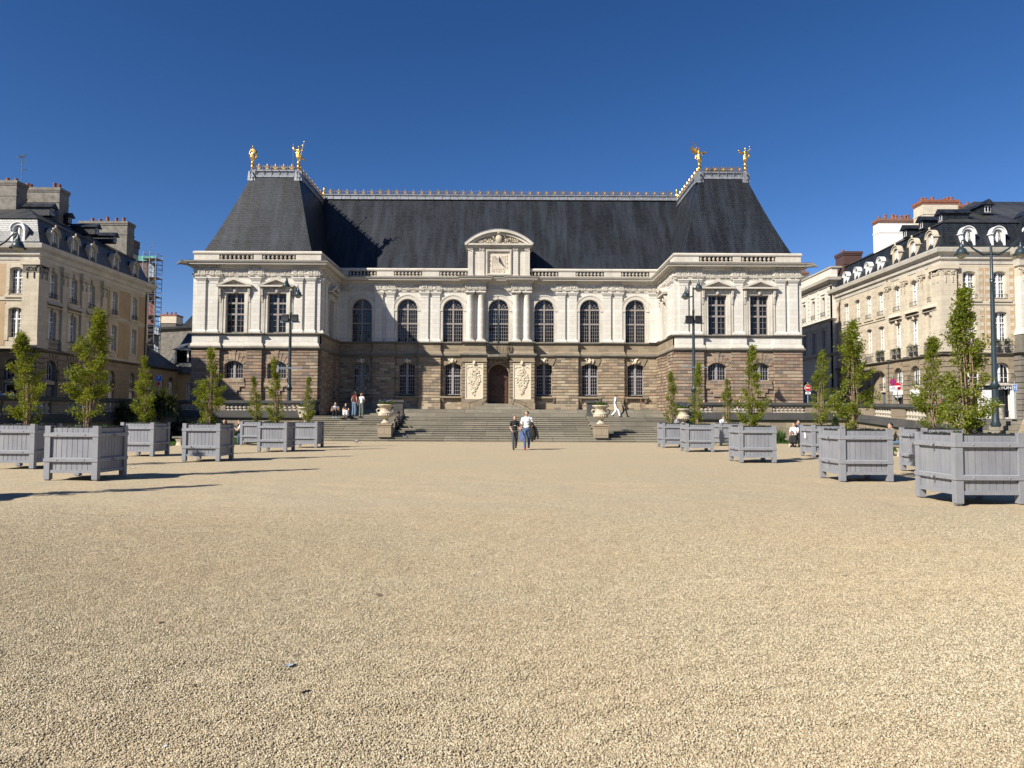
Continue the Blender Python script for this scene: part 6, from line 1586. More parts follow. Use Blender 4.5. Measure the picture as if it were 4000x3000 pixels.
m = MB(); c, e = W(495, 948, 86), W(548, 948, 86); m.box(c.x+51.5, e.x+51.5, .5, 1.7, zt-.5, c.z-.9); m.build('chimney', 'concrete', sh); m = MB(); m.box(c.x+51.42, e.x+51.58, .4, 1.8, c.z-.9, c.z); m.build('chimney_cap', 'redbrick', sh)
sfd = thing('scaffolding', 'steel scaffolding tower with netting and planks left of the palace', 'scaffold', (-43, 82.5, 0))
tb = MB(); pk = MB(); x0, x1 = W(567, 1100, 82.5).x+43, W(617, 1100, 82.5).x+43; zt = W(600, 985, 82.5).z; xm = (x0+x1)/2
for x in (x0, xm, x1):
    for y in (-.6, .9): tb.tube([(x, y, 1.5), (x, y, zt-(.3 if x == x1 else 0))], .04, 5)
for k in range(28):
    z = 6.5+k*.55
    if z > zt-.2: break
    for y in (-.6, .9): tb.tube([(x0, y, z), (x1, y, z)], .03, 4)
    for x in (x0, x1): tb.tube([(x, -.6, z), (x, .9, z)], .03, 4)
    if k % 4 == 0: pk.box(x0-.1, x1+.1, -.55, .85, z-.05, z+.03); tb.tube([(x0, -.62, z), (x1, -.62, z+2.1)], .03, 4)
tb.build('tubes', 'tube', sfd); pk.build('planks', 'plank', sfd)
for (a, b, z0, z1, mt, nm) in ((x0+.1, xm+.2, 12.2, 14.8, 'red_sheet', 'red_banner'), (xm+.1, x1, 8.5, 11.8, 'grey_sheet', 'netting'), (x0, xm, 17, 19.3, 'grey_sheet', 'netting'), (x0-1.2, x0+.9, zt-.9, zt-.3, 'green_net', 'turquoise_sheet')):
    m = MB(); n = 6
    for j in range(n): x_ = a+(b-a)*j/n; x2 = a+(b-a)*(j+1)/n; e = .04*math.sin(j*2.1); e2 = .04*math.sin(j*2.1+2.1); m.add([(x_, .6+e, z0), (x2, .6+e2, z0), (x2, .6+e2+.02, z1), (x_, .6+e+.02, z1)], [(0, 1, 2, 3)])
    m.build(nm, mt, sfd)

# ------------------------------------------------------------------ street lamps
def lamp_head(root, x, z, s=1.0):
    m = MB(); m.lathe([(.04, .60), (.05, .53), (.09, .46), (.105, .36), (.10, .33), (.19, .26), (.25, .12), (.265, .06), (.345, .0), (.345, -.03), (.25, -.03)], (x, 0, z), 20); o = m.build('lamp_head', 'lamp_paint', root, True)
    g_ = MB(); g_.lathe([(.245, -.02), (.23, -.09), (.17, -.17), (.07, -.215), (0, -.22)], (x, 0, z), 16); g_.build('lamp_bowl', 'lamp_glass', o, True)
def lamp(label, x, y, zb, ztop, heads, flood=False, rz=0, low=None):
    t = thing('street_lamp', label, 'street lamp', (x, y, zb), rz, 'tall dark green street lamps'); H = ztop-zb
    m = MB(); m.lathe([(.2, 0), (.24, .1), (.17, .3), (.15, 1.0), (.14, 1.9), (.2, 1.95), (.23, 2.1), (.15, 2.2), (.125, 2.4), (.11, H*.55), (.10, H*.72), (.085, H*.8), (.11, H*.805), (.085, H*.815), (.11, H*.82), (.075, H*.83), (.06, H)], seg=14); m.build('post', 'lamp_paint', t, True)
    for hx, hz in heads:
        a = MB(); s = 1 if hx > 0 else -1; z = hz-zb
        a.tube([(s*.05, 0, z+.05), (s*.3, 0, z-.02+.0), (hx*.55, 0, z+.12), (hx*.82, 0, z+.62), (hx, 0, z+.82), (hx, 0, z+.6)] if not low else [(s*.05, 0, z+.02), (s*.4, 0, z-.02), (hx*.6, 0, z+.28), (hx*.85, 0, z+.66), (hx*.97, 0, z+.72), (hx, 0, z+.6)], [.05, .06, .045, .035, .035, .03], 7)
        a.build('arm', 'lamp_paint', t, True); lamp_head(t, hx, z)
    if flood:
        for z, w_ in ((flood[0]-zb, .75), (flood[1]-zb, .95)):
            b = MB(); b.box(-w_, w_, -.14, -.08, z-.06, z+.03); b.build('bracket', 'gal', t)
        for sx in (-1, 1):
            f = MB(); z = flood[0]-zb+.06
            f.frust((sx*.36-.25, sx*.36+.25, -.30, -.05), z, (sx*.36-.23, sx*.36+.23, -.26, .05), z+.50); f.box(sx*.36-.28, sx*.36+.28, -.1, -.06, z-.02, z+.18)
            for k in range(5): f.box(sx*.36-.23, sx*.36+.23, -.30, -.27, z+.08+k*.08, z+.10+k*.08)
            f.build('floodlight', 'floodlight', t)
    return t
YLmp = 54.0
pl = W(1136, 1200, YLmp); zz = lambda py, px=1136: W(px, py, YLmp).z
lamp('street lamp with floodlights and two uneven lanterns in front of the left pavilion', pl.x, YLmp, LZ, zz(1135), [(W(1119, 1200, YLmp).x-pl.x-.05, zz(1120)), (W(1156, 1200, YLmp).x-pl.x+.15, zz(1154))], (zz(1258), zz(1437)))
pr_ = W(2708, 1200, YLmp)
lamp('street lamp with floodlights in front of the right pavilion', pr_.x, YLmp, LZ, W(2708, 1122, YLmp).z, [(W(2686, 1200, YLmp).x-pr_.x-.15, W(2686, 1160, YLmp).z), (W(2730, 1200, YLmp).x-pr_.x, W(2730, 1129, YLmp).z)], (W(2708, 1263, YLmp).z, W(2708, 1434, YLmp).z))
pe = W(3880, 1300, 36)
lamp('large two armed street lamp rising near the right edge', pe.x, 36, 1.15, W(3876, 965, 36).z, [(-1.5, W(3760, 993, 36).z), (1.5, W(3985, 993, 36).z)], None, 0, True)
p = W(70, 968, 33)
lamp('street lamp at the left edge of which only one hanging lantern is in view', p.x-1.5, 33, 1.15, p.z+.5, [(-1.5, p.z), (1.5, p.z)], None, 0, True)

# ------------------------------------------------------------------ signs
def disc(mb, c, r, y0, y1, seg=28): mb.prism([(c[0]+r*math.cos(2*math.pi*k/seg), c[1]+r*math.sin(2*math.pi*k/seg)) for k in range(seg)], y0, y1)
def sign_post(name, label, px, py, d, zb=LZ-.05, lean=0):
    p = W(px, py, d); t = thing(name, label, 'road sign', (p.x, d, zb)); m = MB(); m.tube([(0, 0, 0), (0, 0, p.z-zb+.45)], .035, 7); m.build('post', 'sign_grey', t); return t, p.z-zb
def part(root, name, mat, fn): m = MB(); fn(m); return m.build(name, mat, root)
def no_entry(t, x, z, r):
    o = part(t, 'sign_plate', 'sign_white', lambda m: disc(m, (x, z), r, -.07, -.045)); part(o, 'red_disc', 'sign_red', lambda m: disc(m, (x, z), r*.93, -.078, -.0705)); part(o, 'white_bar', 'sign_white', lambda m: m.box(x-r*.7, x+r*.7, -.086, -.079, z-r*.16, z+r*.16))
t, h = sign_post('road_sign', 'red no entry sign standing beside the right pavilion', 3155, 1515, 56); no_entry(t, 0, h, .27)
o = part(t, 'sub_plate', 'sign_white', lambda m: m.box(-.2, .2, -.07, -.05, h-.5, h-.31)); link('lettering', text_mesh('SAUF', .08, 'black', .004), o, (0, -.075, h-.36)); link('lettering', text_mesh('VELOS', .06, 'black', .004), o, (0, -.075, h-.44))
t, h = sign_post('road_sign', 'no entry sign partly behind the no stopping sign before the right house', 3505, 1509, 56.3); no_entry(t, 0, h, .31)
t, h = sign_post('road_sign', 'round no stopping sign with white text plate before the right house', 3487, 1493, 55.5)
o = part(t, 'sign_plate', 'sign_red', lambda m: disc(m, (0, h), .27, -.07, -.045)); part(o, 'blue_disc', 'sign_navy', lambda m: disc(m, (0, h), .21, -.078, -.0705))
def cross(m):
    for a in (45, 135):
        c, s = math.cos(R(a)), math.sin(R(a)); n_ = (-s*.03, c*.03); m.prism([(c*.22-n_[0], h+s*.22-n_[1]), (c*.22+n_[0], h+s*.22+n_[1]), (-c*.22+n_[0], h-s*.22+n_[1]), (-c*.22-n_[0], h-s*.22-n_[1])], -.0865 if a == 45 else -.0845, -.079)
part(o, 'red_cross', 'sign_red', cross)
o = part(t, 'sub_plate', 'sign_white', lambda m: m.box(-.28, .32, -.07, -.05, h-.72, h-.30))
for i, s in enumerate(('SAUF', 'RIVERAINS')): link('lettering', text_mesh(s, .11, 'black', .004), o, (.02, -.075, h-.4-.13*i))
t, h = sign_post('parking_sign', 'square blue P parking sign above the yuccas on the left', 622, 1478, 60)
o = part(t, 'sign_plate', 'sign_white', lambda m: m.box(-.24, .24, -.07, -.045, h-.24, h+.24)); part(o, 'blue_field', 'sign_blue', lambda m: m.box(-.225, .225, -.078, -.0705, h-.225, h+.225)); link('lettering', text_mesh('P', .42, 'sign_white', .005), o, (0, -.085, h)); part(t, 'sub_plate', 'sign_red', lambda m: disc(m, (0, h-.45), .14, -.07, -.05))
t, h = sign_post('street_sign', 'blue rectangular pedestrian street sign near the right edge', 3963, 1515, 46)
o = part(t, 'sign_plate', 'sign_white', lambda m: m.box(-.15, .15, -.07, -.045, h-.22, h+.22)); part(o, 'blue_field', 'sign_blue', lambda m: m.box(-.135, .135, -.078, -.0705, h-.205, h+.205))
def pic(m): m.box(.05, .08, -.086, -.079, h-.15, h+.15); disc(m, (-.04, h+.12), .025, -.086, -.079, 10); m.prism([(-.08, h-.02), (0, h-.02), (-.02, h+.08), (-.06, h+.08)], -.086, -.079); disc(m, (-.04, h-.1), .03, -.086, -.079, 10)
part(o, 'pictogram', 'sign_white', pic)
t, h = sign_post('road_sign', 'small round red rimmed sign half hidden behind trees on the right', 3682, 1569, 50)
o = part(t, 'sign_plate', 'sign_red', lambda m: disc(m, (0, h), .21, -.07, -.045)); part(o, 'blue_disc', 'sign_blue', lambda m: disc(m, (0, h), .15, -.078, -.0705)); part(o, 'white_figure', 'sign_white', lambda m: disc(m, (0, h-.02), .07, -.086, -.079, 12))
p = W(3700, 1550, 52); t = thing('notice_board', 'dark green notice board on posts behind the trees on the right', 'notice board', (p.x, 52, LZ)); m = MB(); m.box(-.42, .42, -.05, .05, .1, 2.1); m.build('board', 'lamp_paint', t); m = MB(); m.box(-.34, .34, -.058, -.0505, .7, 1.95); m.build('poster', 'sign_grey', t)
# ------------------------------------------------------------------ benches
def bench(label, x, y, rz):
    t = thing('stone_bench', label, 'bench', (x, y, 0), rz, 'stone benches around the square'); m = MB(); m.box(-.85, .85, -.24, .24, .38, .47); m.frust((-.82, .82, -.2, .2), .35, (-.85, .85, -.24, .24), .38); m.build('seat', 'dirty', t)
    for s in (-1, 1): m = MB(); m.frust((s*.55-.14, s*.55+.14, -.18, .18), 0, (s*.55-.10, s*.55+.10, -.15, .15), .2); m.frust((s*.55-.10, s*.55+.10, -.15, .15), .2, (s*.55-.17, s*.55+.17, -.2, .2), .35); m.build('leg', 'urn', t)
p = G(775, 1741); bench('stone bench on the left between two planters, empty end in view', p.x-.5, p.y+.2, 0)
p = G(912, 1737); bench('stone bench on the left with a jeans clad person behind a planter', p.x, p.y+.2, 0)
p = G(3112, 1746); BN1 = (p.x+.35, p.y+.1); bench('stone bench with the embracing couple on the right', BN1[0], BN1[1], 0)
p = G(3512, 1782); BN2 = (p.x, p.y+.25); bench('stone bench with the person in the patterned hoodie on the right', BN2[0], BN2[1], R(90))
# cafe furniture at the top of the side stairs
for i, (px, lab) in enumerate(((3893, 'folded metal cafe chair by the lamp on the right'), (3922, 'metal cafe chair nearest the carved scroll'))):
    p = W(px, 1615, 42); t = thing('cafe_chair', lab, 'chair', (p.x, 42, LZ), R(30+50*i), 'metal cafe chairs at the right'); m = MB(); m.box(-.2, .2, -.2, .2, .43, .46); m.build('seat', 'lamp_paint', t)
    for sx in (-1, 1):
        for sy in (-1, 1): m = MB(); m.tube([(sx*.18, sy*.18, 0), (sx*.17, sy*.17, .43)], .012, 4); m.build('leg', 'iron', t)
    m = MB(); m.tube([(-.18, .19, .43), (-.18, .24, .88), (.18, .24, .88), (.18, .19, .43)], .014, 4); m.tube([(-.17, .22, .7), (.17, .22, .7)], .02, 4); m.build('backrest', 'iron', t)
p = W(3897, 1616, 40.5); t = thing('stone_bin', 'pale cylindrical stone tub at the top of the side stairs', 'tub', (p.x, 40.5, LZ-.1)); m = MB(); m.lathe([(.3, 0), (.34, .1), (.34, .8), (.38, .85), (.36, .9), (.28, .9)], seg=16); m.build('tub', 'urn', t, True); m = MB(); blades(m, (0, 0, .85), 40, .25, .25, .015, 5); m.build('plants', 'flowers', t, uv=False)
# ------------------------------------------------------------------ people
def cloth(name, c, var=.25, rough=.85): M[name] = plain(name, c, rough, var=var, scale=9, bump=.2); return name
M['skin'] = plain('light skin', (.46, .27, .19), .55, var=.12, scale=20)
for n_, c in (('black cloth', (.012, .012, .013)), ('dark grey cloth', (.05, .052, .058)), ('white cloth', (.72, .71, .69)), ('blue jeans', (.045, .085, .17)), ('pale jeans', (.10, .15, .22)), ('tan jacket', (.22, .10, .03)),
              ('denim jacket', (.05, .10, .22)), ('camo cloth', (.17, .14, .10)), ('maroon cloth', (.10, .02, .02)), ('green grey cloth', (.10, .115, .10)), ('olive plaid', (.16, .13, .08)), ('pale blue cloth', (.35, .42, .60)), ('bag blue', (.10, .15, .33)), ('brown hair', (.09, .045, .02)), ('dark hair', (.018, .012, .010)), ('blond hair', (.28, .16, .06)), ('white shoe', (.6, .58, .55)), ('light blue shoe', (.25, .50, .62)), ('black shoe', (.015, .015, .016)), ('red shoe', (.30, .06, .05))): cloth(n_, c)
V = Vector
def person(label, loc, rz, hair='dark hair', style='short', top='white cloth', sleeve=.6, legs='blue jeans', shoes='black shoe', pose='stand', h=1.75, arms=None, seat=.3, skirt=None, wide=0, female=False, look=0.0, group=None, vox=.014, lean=0.0, jacket=None, knees=.42, gap=.1):
    t = thing('person', label, 'person', loc, rz, group); k = h/1.75; sw = .175 if female else .20
    if pose in ('stand', 'walk'):
        pel = V((0, 0, .93)); che = V((0, -.01-lean*.2, 1.30)); nec = V((0, -.02-lean*.3, 1.47)); hea = V((0, -.05-lean*.35, 1.62))
        if pose == 'walk': L = [[V((-.09, -.01, .90)), V((-.09, -.24, .52)), V((-.08, -.34, .10))], [V((.09, .01, .90)), V((.09, -.03, .50)), V((.08, .26, .16))]]
        else: L = [[V((-.09, 0, .90)), V((-.10, -.03, .50)), V((-.10, .02, .08))], [V((.09, 0, .90)), V((.11, -.02, .50)), V((.11, .03, .08))]]
        if pose == 'walk' and lean > .5: pass
    else:
        pel = V((0, 0, seat+.11)); che = V((0, -.06-lean, seat+.46)); nec = V((0, -.11-lean*1.35, seat+.63)); hea = V((0, -.16-lean*1.5, seat+.77)); zk = max(seat+.08, .5) if seat < .42 else seat+.07
        L = [[V((s*.09, -.02, seat+.09)), V((s*gap, -knees, zk)), V((s*gap, -knees-(.02 if seat > .42 else -.04), .08))] for s in (-1, 1)]
    sh = [nec+V((s*sw, .01, -.06)) for s in (-1, 1)]
    if arms is None: arms = [((-.06, .04, -.29), (-.06, -.06, -.54)), ((.06, .03, -.29), (.06, -.08, -.54))]
    A = [[sh[i], sh[i]+V(arms[i][0]), sh[i]+V(arms[i][1])] for i in (0, 1)]
    def torso(mb, e, z0=0.0, z1=1.0, waist=1.0):
        fr = .86 if female else 1
        for f, rx, ry in ((0, .160, .115), (.25, .145*fr, .105), (.5, .135*fr, .105), (.75, .155*fr, .115), (.92, .165*fr, .10)):
            if z0 <= f <= z1:
                c = pel.lerp(nec, f); mb.ell(c, (rx+e, ry+e, .10+e), 14, 8)
        if z1 > .9: limb(mb, [sh[0], nec+V((0, 0, -.05)), sh[1]], [.058+e, .07+e, .058+e])
    b = MB(); torso(b, 0); limb(b, [nec+V((0, .01, -.06)), nec.lerp(hea, .6)], [.06, .055])
    Rl = Matrix.Rotation(look, 3, 'Z')
    hp = lambda x, y, z: hea+Rl @ V((x, y, z))
    b.ell(hea+V((0, 0, .03)), (.075, .095, .105), 14, 10, Rl); b.ell(hp(0, -.035, -.055), (.052, .06, .055), 10, 7, Rl); b.ell(hp(0, -.103, -.005), (.014, .022, .026), 8, 6, Rl)
    for s in (-1, 1): b.ell(hp(s*.077, .005, .0), (.012, .022, .032), 8, 6, Rl)
    for i in (0, 1):
        s = -1 if i == 0 else 1; limb(b, A[i], [.050, .040, .028]); limb(b, L[i], [.085, .058, .040])
        d = (A[i][2]-A[i][1]).normalized(); sd = d.cross(V((0, 1, 0))); sd = sd.normalized() if sd.length > .1 else V((1, 0, 0)); fw = sd.cross(d)
        pc = A[i][2]+d*.055; b.ell(pc, .04, 8, 6)
        for q in range(4):
            o_ = fw*(q-1.5)*.021; ln = (.075, .088, .082, .062)[q]
            b.tube([pc+o_+d*.015, pc+o_+d*(.03+ln*.5)-sd*s*.004, pc+o_+d*(.03+ln)-sd*s*.022], [.011, .010, .008], 6)
        b.tube([pc+fw*-.03, pc+fw*-.055+d*.025, pc+fw*-.05+d*.06], [.013, .012, .009], 6)
        b.ell(L[i][2]+V((0, -.06, -.03)), (.036, .10, .035), 8, 6)
    remesh(b, 'body', 'skin', t, vox*.8)
    c = MB(); torso(c, .014, .12)
    for i in (0, 1):
        P = A[i]
        if sleeve <= 0: pass
        elif sleeve <= 1: limb(c, [P[0], P[0].lerp(P[1], sleeve)], [.066, .058])
        else: limb(c, [P[0], P[1], P[2]], [.066, .056, .044])
    if sleeve > 0: c.ell(nec+V((0, .0, -.04)), (.085, .075, .035), 12, 6)
    remesh(c, 'top', top, t, vox)
    if jacket:
        c = MB()
        for f, rx, ry in ((0.05, .185, .12), (.3, .175, .12), (.6, .18, .125), (.88, .19, .115)):
            p_ = pel.lerp(nec, f)+V((0, .045, 0)); c.ell(p_, (rx, ry, .12), 14, 8)
        for i in (0, 1): limb(c, A[i] if sleeve > 1 else [A[i][0], A[i][1]], [.085, .075, .06])
        remesh(c, 'jacket', jacket, t, vox)
    l = MB(); torso(l, .016, 0, .2); wq = wide
    if skirt: 
        for i in (0, 1): limb(l, [L[i][0], L[i][1], L[i][1].lerp(L[i][2], .55)], [.13, .11, .12])
        limb(l, [L[0][0].lerp(L[1][0], .5), L[0][1].lerp(L[1][1], .5), L[0][1].lerp(L[1][1], .5)+V((0, .03, -.2))], [.13, .12, .12])
    else:
        for i in (0, 1): limb(l, [L[i][0], L[i][1], L[i][1].lerp(L[i][2], .94)], [.105+wq*.3, .074+wq*.7, .056+wq])
    remesh(l, 'skirt' if skirt else 'trousers', legs, t, vox)
    for i in (0, 1):
        s = MB(); p = L[i][2]; s.ell(p+V((0, -.055, -.035)), (.048, .135, .045), 12, 8); s.ell(p+V((0, .01, .0)), (.05, .06, .06), 10, 7); s.box(p.x-.045, p.x+.045, p.y-.18, p.y+.06, p.z-.082, p.z-.06); s.build('shoe', shoes, t, True)
    hm = MB(); hm.ell(hp(0, .022, .058), (.084, .094, .088), 14, 10, Rl)
    if style == 'long':
        for a in (-1, -.5, 0, .5, 1): limb(hm, [hp(a*.075, .04+.04*(1-abs(a)), .04), hp(a*.085, .07, -.08), hp(a*.07, .085, -.24)], [.045, .04, .022])
    elif style == 'bun': hm.ell(hp(0, .09, .06), .05, 8, 6)
    elif style == 'cap': pass
    hm = hm.build('hair', hair, t, 'all') if style != 'hat' else hm.build('hair', hair, t, 'all')
    if style == 'hat': m = MB(); m.lathe([(.19, .08), (.20, .09), (.10, .10), (.095, .19), (.06, .21), (0, .2)], tuple(hea), 16); m.build('hat', 'black cloth', t, True)
    if style == 'cap': m = MB(); m.ell(hp(0, .005, .085), (.09, .10, .062), 12, 8, Rl); m.ell(hp(0, -.11, .07), (.06, .07, .012), 10, 5, Rl); m.build('cap', 'maroon cloth', t, 'all')
    e = MB()
    for s in (-1, 1): e.ell(hp(s*.03, -.086, .022), (.012, .01, .008), 6, 4)
    e.build('eyes', 'black', t, 'all')
    t.scale = (k, k, k); return t
# the couple walking on the gravel
p = G(2010, 1757); wk = person('woman in black shirt and grey trousers walking on the gravel', p, R(4), 'dark hair', 'bun', 'black cloth', .6, 'dark grey cloth', 'black shoe', 'walk', 1.60, [((-.05, .05, -.27), (.03, -.16, -.43)), ((.05, .05, -.26), (.10, -.13, -.36))], female=True, vox=.011, group='couple walking across the gravel')
m = MB(); m.box(-.055, .055, -.152, -.150, 1.235, 1.255); m.build('shirt_print', 'white cloth', wk)
t = thing('tote_bag', 'blue cloth bag hanging from the hand of the woman in black', 'bag', (p.x+.27, p.y-.18, 0)); m = MB()
m.prism([(-.02, .40), (.12, .46), (.17, .62), (.10, .85), (.02, .90), (-.03, .72)], -.06, .06); b_ = m.build('bag_body', 'bag blue', t); m = MB(); m.tube([(.02, 0, .86), (.0, 0, 1.0), (.03, 0, .88)], .012, 5); m.build('strap', 'bag blue', t)
p2 = G(2058, 1757); mn = person('man in white polo shirt and jeans walking with dark jacket over his arm', p2, R(-2), 'dark hair', 'short', 'white cloth', .75, 'blue jeans', 'red shoe', 'walk', 1.80, [((-.07, .03, -.29), (-.05, -.04, -.55)), ((.09, .04, -.27), (.06, -.20, -.32))], look=R(-38), vox=.011, group='couple walking across the gravel')
m = MB(); m.box(-.02, .02, -.14, -.135, 1.25, 1.42); m.build('placket', 'white cloth', mn)
m = MB(); m.box(-.07, .07, -.004, .004, -.012, .012); 
t = thing('jacket', 'dark jacket draped over the arm of the man in white', 'jacket', (p2.x+.27, p2.y-.2, 0)); m = MB()
limb(m, [(-.06, 0, 1.22), (.0, 0, 1.0), (.05, .03, .72), (.08, .03, .52)], [.10, .13, .14, .06], 10); limb(m, [(-.1, .05, 1.15), (-.12, .06, .8), (-.02, .06, .42)], [.06, .09, .05], 8); limb(m, [(.12, 0, 1.05), (.2, 0, .8), (.24, 0, .58)], [.06, .055, .05], 8); remesh(m, 'cloth', 'black cloth', t, .014)
# two women standing at the top of the steps, seen from behind
ZL = LZ
p = W(1384, 1600, 51.0); person('dark haired woman in maroon top and wide jeans standing atop the steps', (p.x, 51.0, ZL), R(150), 'dark hair', 'long', 'maroon cloth', 0, 'pale jeans', 'black shoe', 'stand', 1.74, wide=.03, female=True, look=R(-60), group='women standing at the top of the steps')
p = W(1412, 1600, 51.0); person('woman in white shirt and grey green trousers standing atop the steps', (p.x, 51.0, ZL), R(165), 'blond hair', 'long', 'white cloth', .6, 'green grey cloth', 'white shoe', 'stand', 1.62, [((-.06, -.1, -.24), (.1, -.28, -.22)), ((.06, .03, -.29), (.04, -.06, -.54))], wide=.03, female=True, look=R(-60), group='women standing at the top of the steps')
t = thing('handbag', 'black shoulder bag on the woman in white atop the steps', 'bag', (p.x+.24, 50.95, ZL+.92)); m = MB(); m.ell((0, 0, .1), (.13, .09, .16), 12, 8); m.build('bag_body', 'black cloth', t, True); m = MB(); m.tube([(0, 0, .22), (-.06, .0, .38), (-.14, .02, .46)], .015, 5); m.build('strap', 'black cloth', t)
# couple sitting on the top step
HOLD = [((-.04, -.14, -.24), (.10, -.30, -.14)), ((.04, -.14, -.24), (-.10, -.32, -.12))]
p = W(1309, 1600, 49.6); person('man in blue shirt and tan jacket sitting on the steps', (p.x, 49.85, LZ-rise), R(5), 'brown hair', 'short', 'pale blue cloth', .8, 'black cloth', 'light blue shoe', 'sit', 1.75, HOLD, seat=.16, jacket='tan jacket', lean=.05, group='pair sitting on the top of the steps')
p = W(1349, 1600, 49.6); person('dark haired woman in black top and pale skirt sitting on the steps', (p.x, 49.85, LZ-rise), R(8), 'dark hair', 'long', 'black cloth', 0, 'white cloth', 'black shoe', 'sit', 1.66, HOLD, seat=.16, female=True, skirt=True, lean=.03, group='pair sitting on the top of the steps')
p = W(1562, 1600, 47.2); person('man in black hat sitting in shade behind the left urn pedestal', (p.x, 47.5, rise*5), R(-25), 'dark hair', 'hat', 'black cloth', 2, 'black cloth', 'black shoe', 'sit', 1.75, HOLD, seat=.28, lean=.06)
# pair walking along the landing
p = W(2404, 1600, 57); person('man all in white with a dark cap striding along the palace front', (p.x, 57, ZL), R(82), 'dark hair', 'cap', 'white cloth', .6, 'white cloth', 'black shoe', 'walk', 1.80, wide=.02, group='pair walking along the palace front')
p = W(2436, 1600, 57.2); person('long haired woman in brown patterned jacket walking along the palace front', (p.x, 57.3, ZL), R(80), 'blond hair', 'long', 'olive plaid', 2, 'black cloth', 'black shoe', 'walk', 1.66, female=True, group='pair walking along the palace front')
# embracing couple on the bench
person('woman in white shirt and long black skirt sitting on the right bench', (BN1[0]-.42, BN1[1]-.06, 0), R(-35), 'brown hair', 'long', 'white cloth', .6, 'black cloth', 'black shoe', 'sit', 1.66, [((-.05, -.12, -.24), (.02, -.32, -.34)), ((.05, -.12, -.24), (-.05, -.32, -.34))], seat=.47, female=True, skirt=True, look=R(-45), group='couple embracing on the bench')
person('man in denim jacket hugging the woman on the bench at the right', (BN1[0]-.12, BN1[1]+.04, 0), R(-38), 'dark hair', 'short', 'denim jacket', 2, 'black cloth', 'black shoe', 'sit', 1.82, [((-.04, -.14, -.24), (-.02, -.36, -.30)), ((.04, -.14, -.24), (-.12, -.36, -.30))], seat=.47, look=R(10), lean=.02, group='couple embracing on the bench')
person('person in patterned hoodie and pale jeans sitting between large right planters', (BN2[0]-.02, BN2[1]-.1, 0), R(-90), 'dark hair', 'short', 'camo cloth', 2, 'pale jeans', 'white shoe', 'sit', 1.72, HOLD, seat=.47, lean=.05)
# others, partly hidden
p = W(936, 1700, 38); person('person in white top and blue jeans bending on the left bench behind a planter', (p.x+.25, 38.4, 0), R(-80), 'dark hair', 'short', 'white cloth', .6, 'blue jeans', 'black shoe', 'sit', 1.7, HOLD, seat=.47, lean=.16)
p = W(870, 1690, 38); person('person in black sitting on the left bench, mostly hidden behind a planter', (p.x-.1, 38.55, 0), R(10), 'dark hair', 'long', 'black cloth', 2, 'black cloth', 'black shoe', 'sit', 1.7, HOLD, seat=.47, female=True)
for px, d, lab, top, hr, st_ in ((2746, 54.0, 'person in dark red top behind the right balustrade by the lamp', 'maroon cloth', 'brown hair', 'short'), (2808, 54.0, 'person in pale clothes behind the right balustrade, left of thin tree', 'white cloth', 'blond hair', 'long'), (2884, 54.0, 'dark haired woman in white top behind the right balustrade', 'white cloth', 'dark hair', 'long')):
    p = W(px, 1565, d); person(lab, (p.x, d, LZ), R(10), hr, st_, top, .7, 'blue jeans', 'black shoe', 'sit', 1.7, HOLD, seat=.47, female=st_ == 'long', group='people sitting behind the right balustrade')
p = W(2820, 1650, 46); person('person in white and dark top sitting below the right garden wall behind a planter', (p.x, 46, .35), R(20), 'dark hair', 'short', 'white cloth', .7, 'dark grey cloth', 'black shoe', 'sit', 1.7, HOLD, seat=.47)
p = W(2648, 1655, 47); person('small child sitting at the foot of the right end urn', (p.x, 47.5, .78), R(15), 'brown hair', 'short', 'pale blue cloth', .7, 'maroon cloth', 'white shoe', 'sit', 1.1, HOLD, seat=.3)
p = W(3830, 1690, 30); person('person with dark cap sitting behind the nearest planter on the right', (p.x, 31, 0), R(-70), 'dark hair', 'short', 'pale blue cloth', 2, 'dark grey cloth', 'black shoe', 'sit', 1.74, HOLD, seat=.47, lean=.1)
for px, d, lab in ((2, 44, 'seated cafe guest in white shirt at the left edge behind the shaded balustrade'), (48, 44.5, 'cafe guest in pale shirt beside the leftmost tree')):
    p = W(px, 1550, d); person(lab, (p.x, d, LZ), R(20), 'dark hair', 'short', 'pale blue cloth', .7, 'black cloth', 'black shoe', 'sit', 1.75, HOLD, seat=.6, group='cafe guests on the left')
# ------------------------------------------------------------------ pigeons and litter
def pigeon(label, p, rz):
    t = thing('pigeon', label, 'bird', p, rz, 'pigeons at the foot of the steps'); m = MB()
    limb(m, [(0, .14, .10), (0, .02, .13), (0, -.08, .15), (0, -.11, .22)], [.02, .065, .055, .03], 9); m.ell((0, -.13, .245), (.028, .036, .028), 9, 7); m.tube([(0, -.155, .243), (0, -.185, .238)], [.009, .003], 5); m.tube([(0, .12, .11), (0, .24, .08)], [.035, .03], 6)
    remesh(m, 'body', 'pigeon grey', t, .008); w_ = MB()
    for s in (-1, 1): w_.ell((s*.055, .04, .14), (.016, .11, .045), 8, 6)
    w_.build('wings', 'pigeon wing', t, True); w_ = MB()
    for s in (-1, 1): w_.tube([(s*.025, 0, .09), (s*.03, -.01, 0), (s*.03, -.05, .005)], .007, 5)
    w_.build('legs', 'red shoe', t)
M['pigeon grey'] = plain('pigeon grey', (.12, .13, .15), .6); M['pigeon wing'] = plain('pigeon wing', (.20, .21, .23), .6, var=.5, scale=20)
p = G(1395, 1732); pigeon('grey pigeon on the gravel in front of the steps', (p.x, min(p.y, 44.2), 0), R(60))
p = W(1583, 1722, 44.6); pigeon('dark pigeon standing on the lowest step right of the left urn', (p.x, 44.6, rise), R(-80))
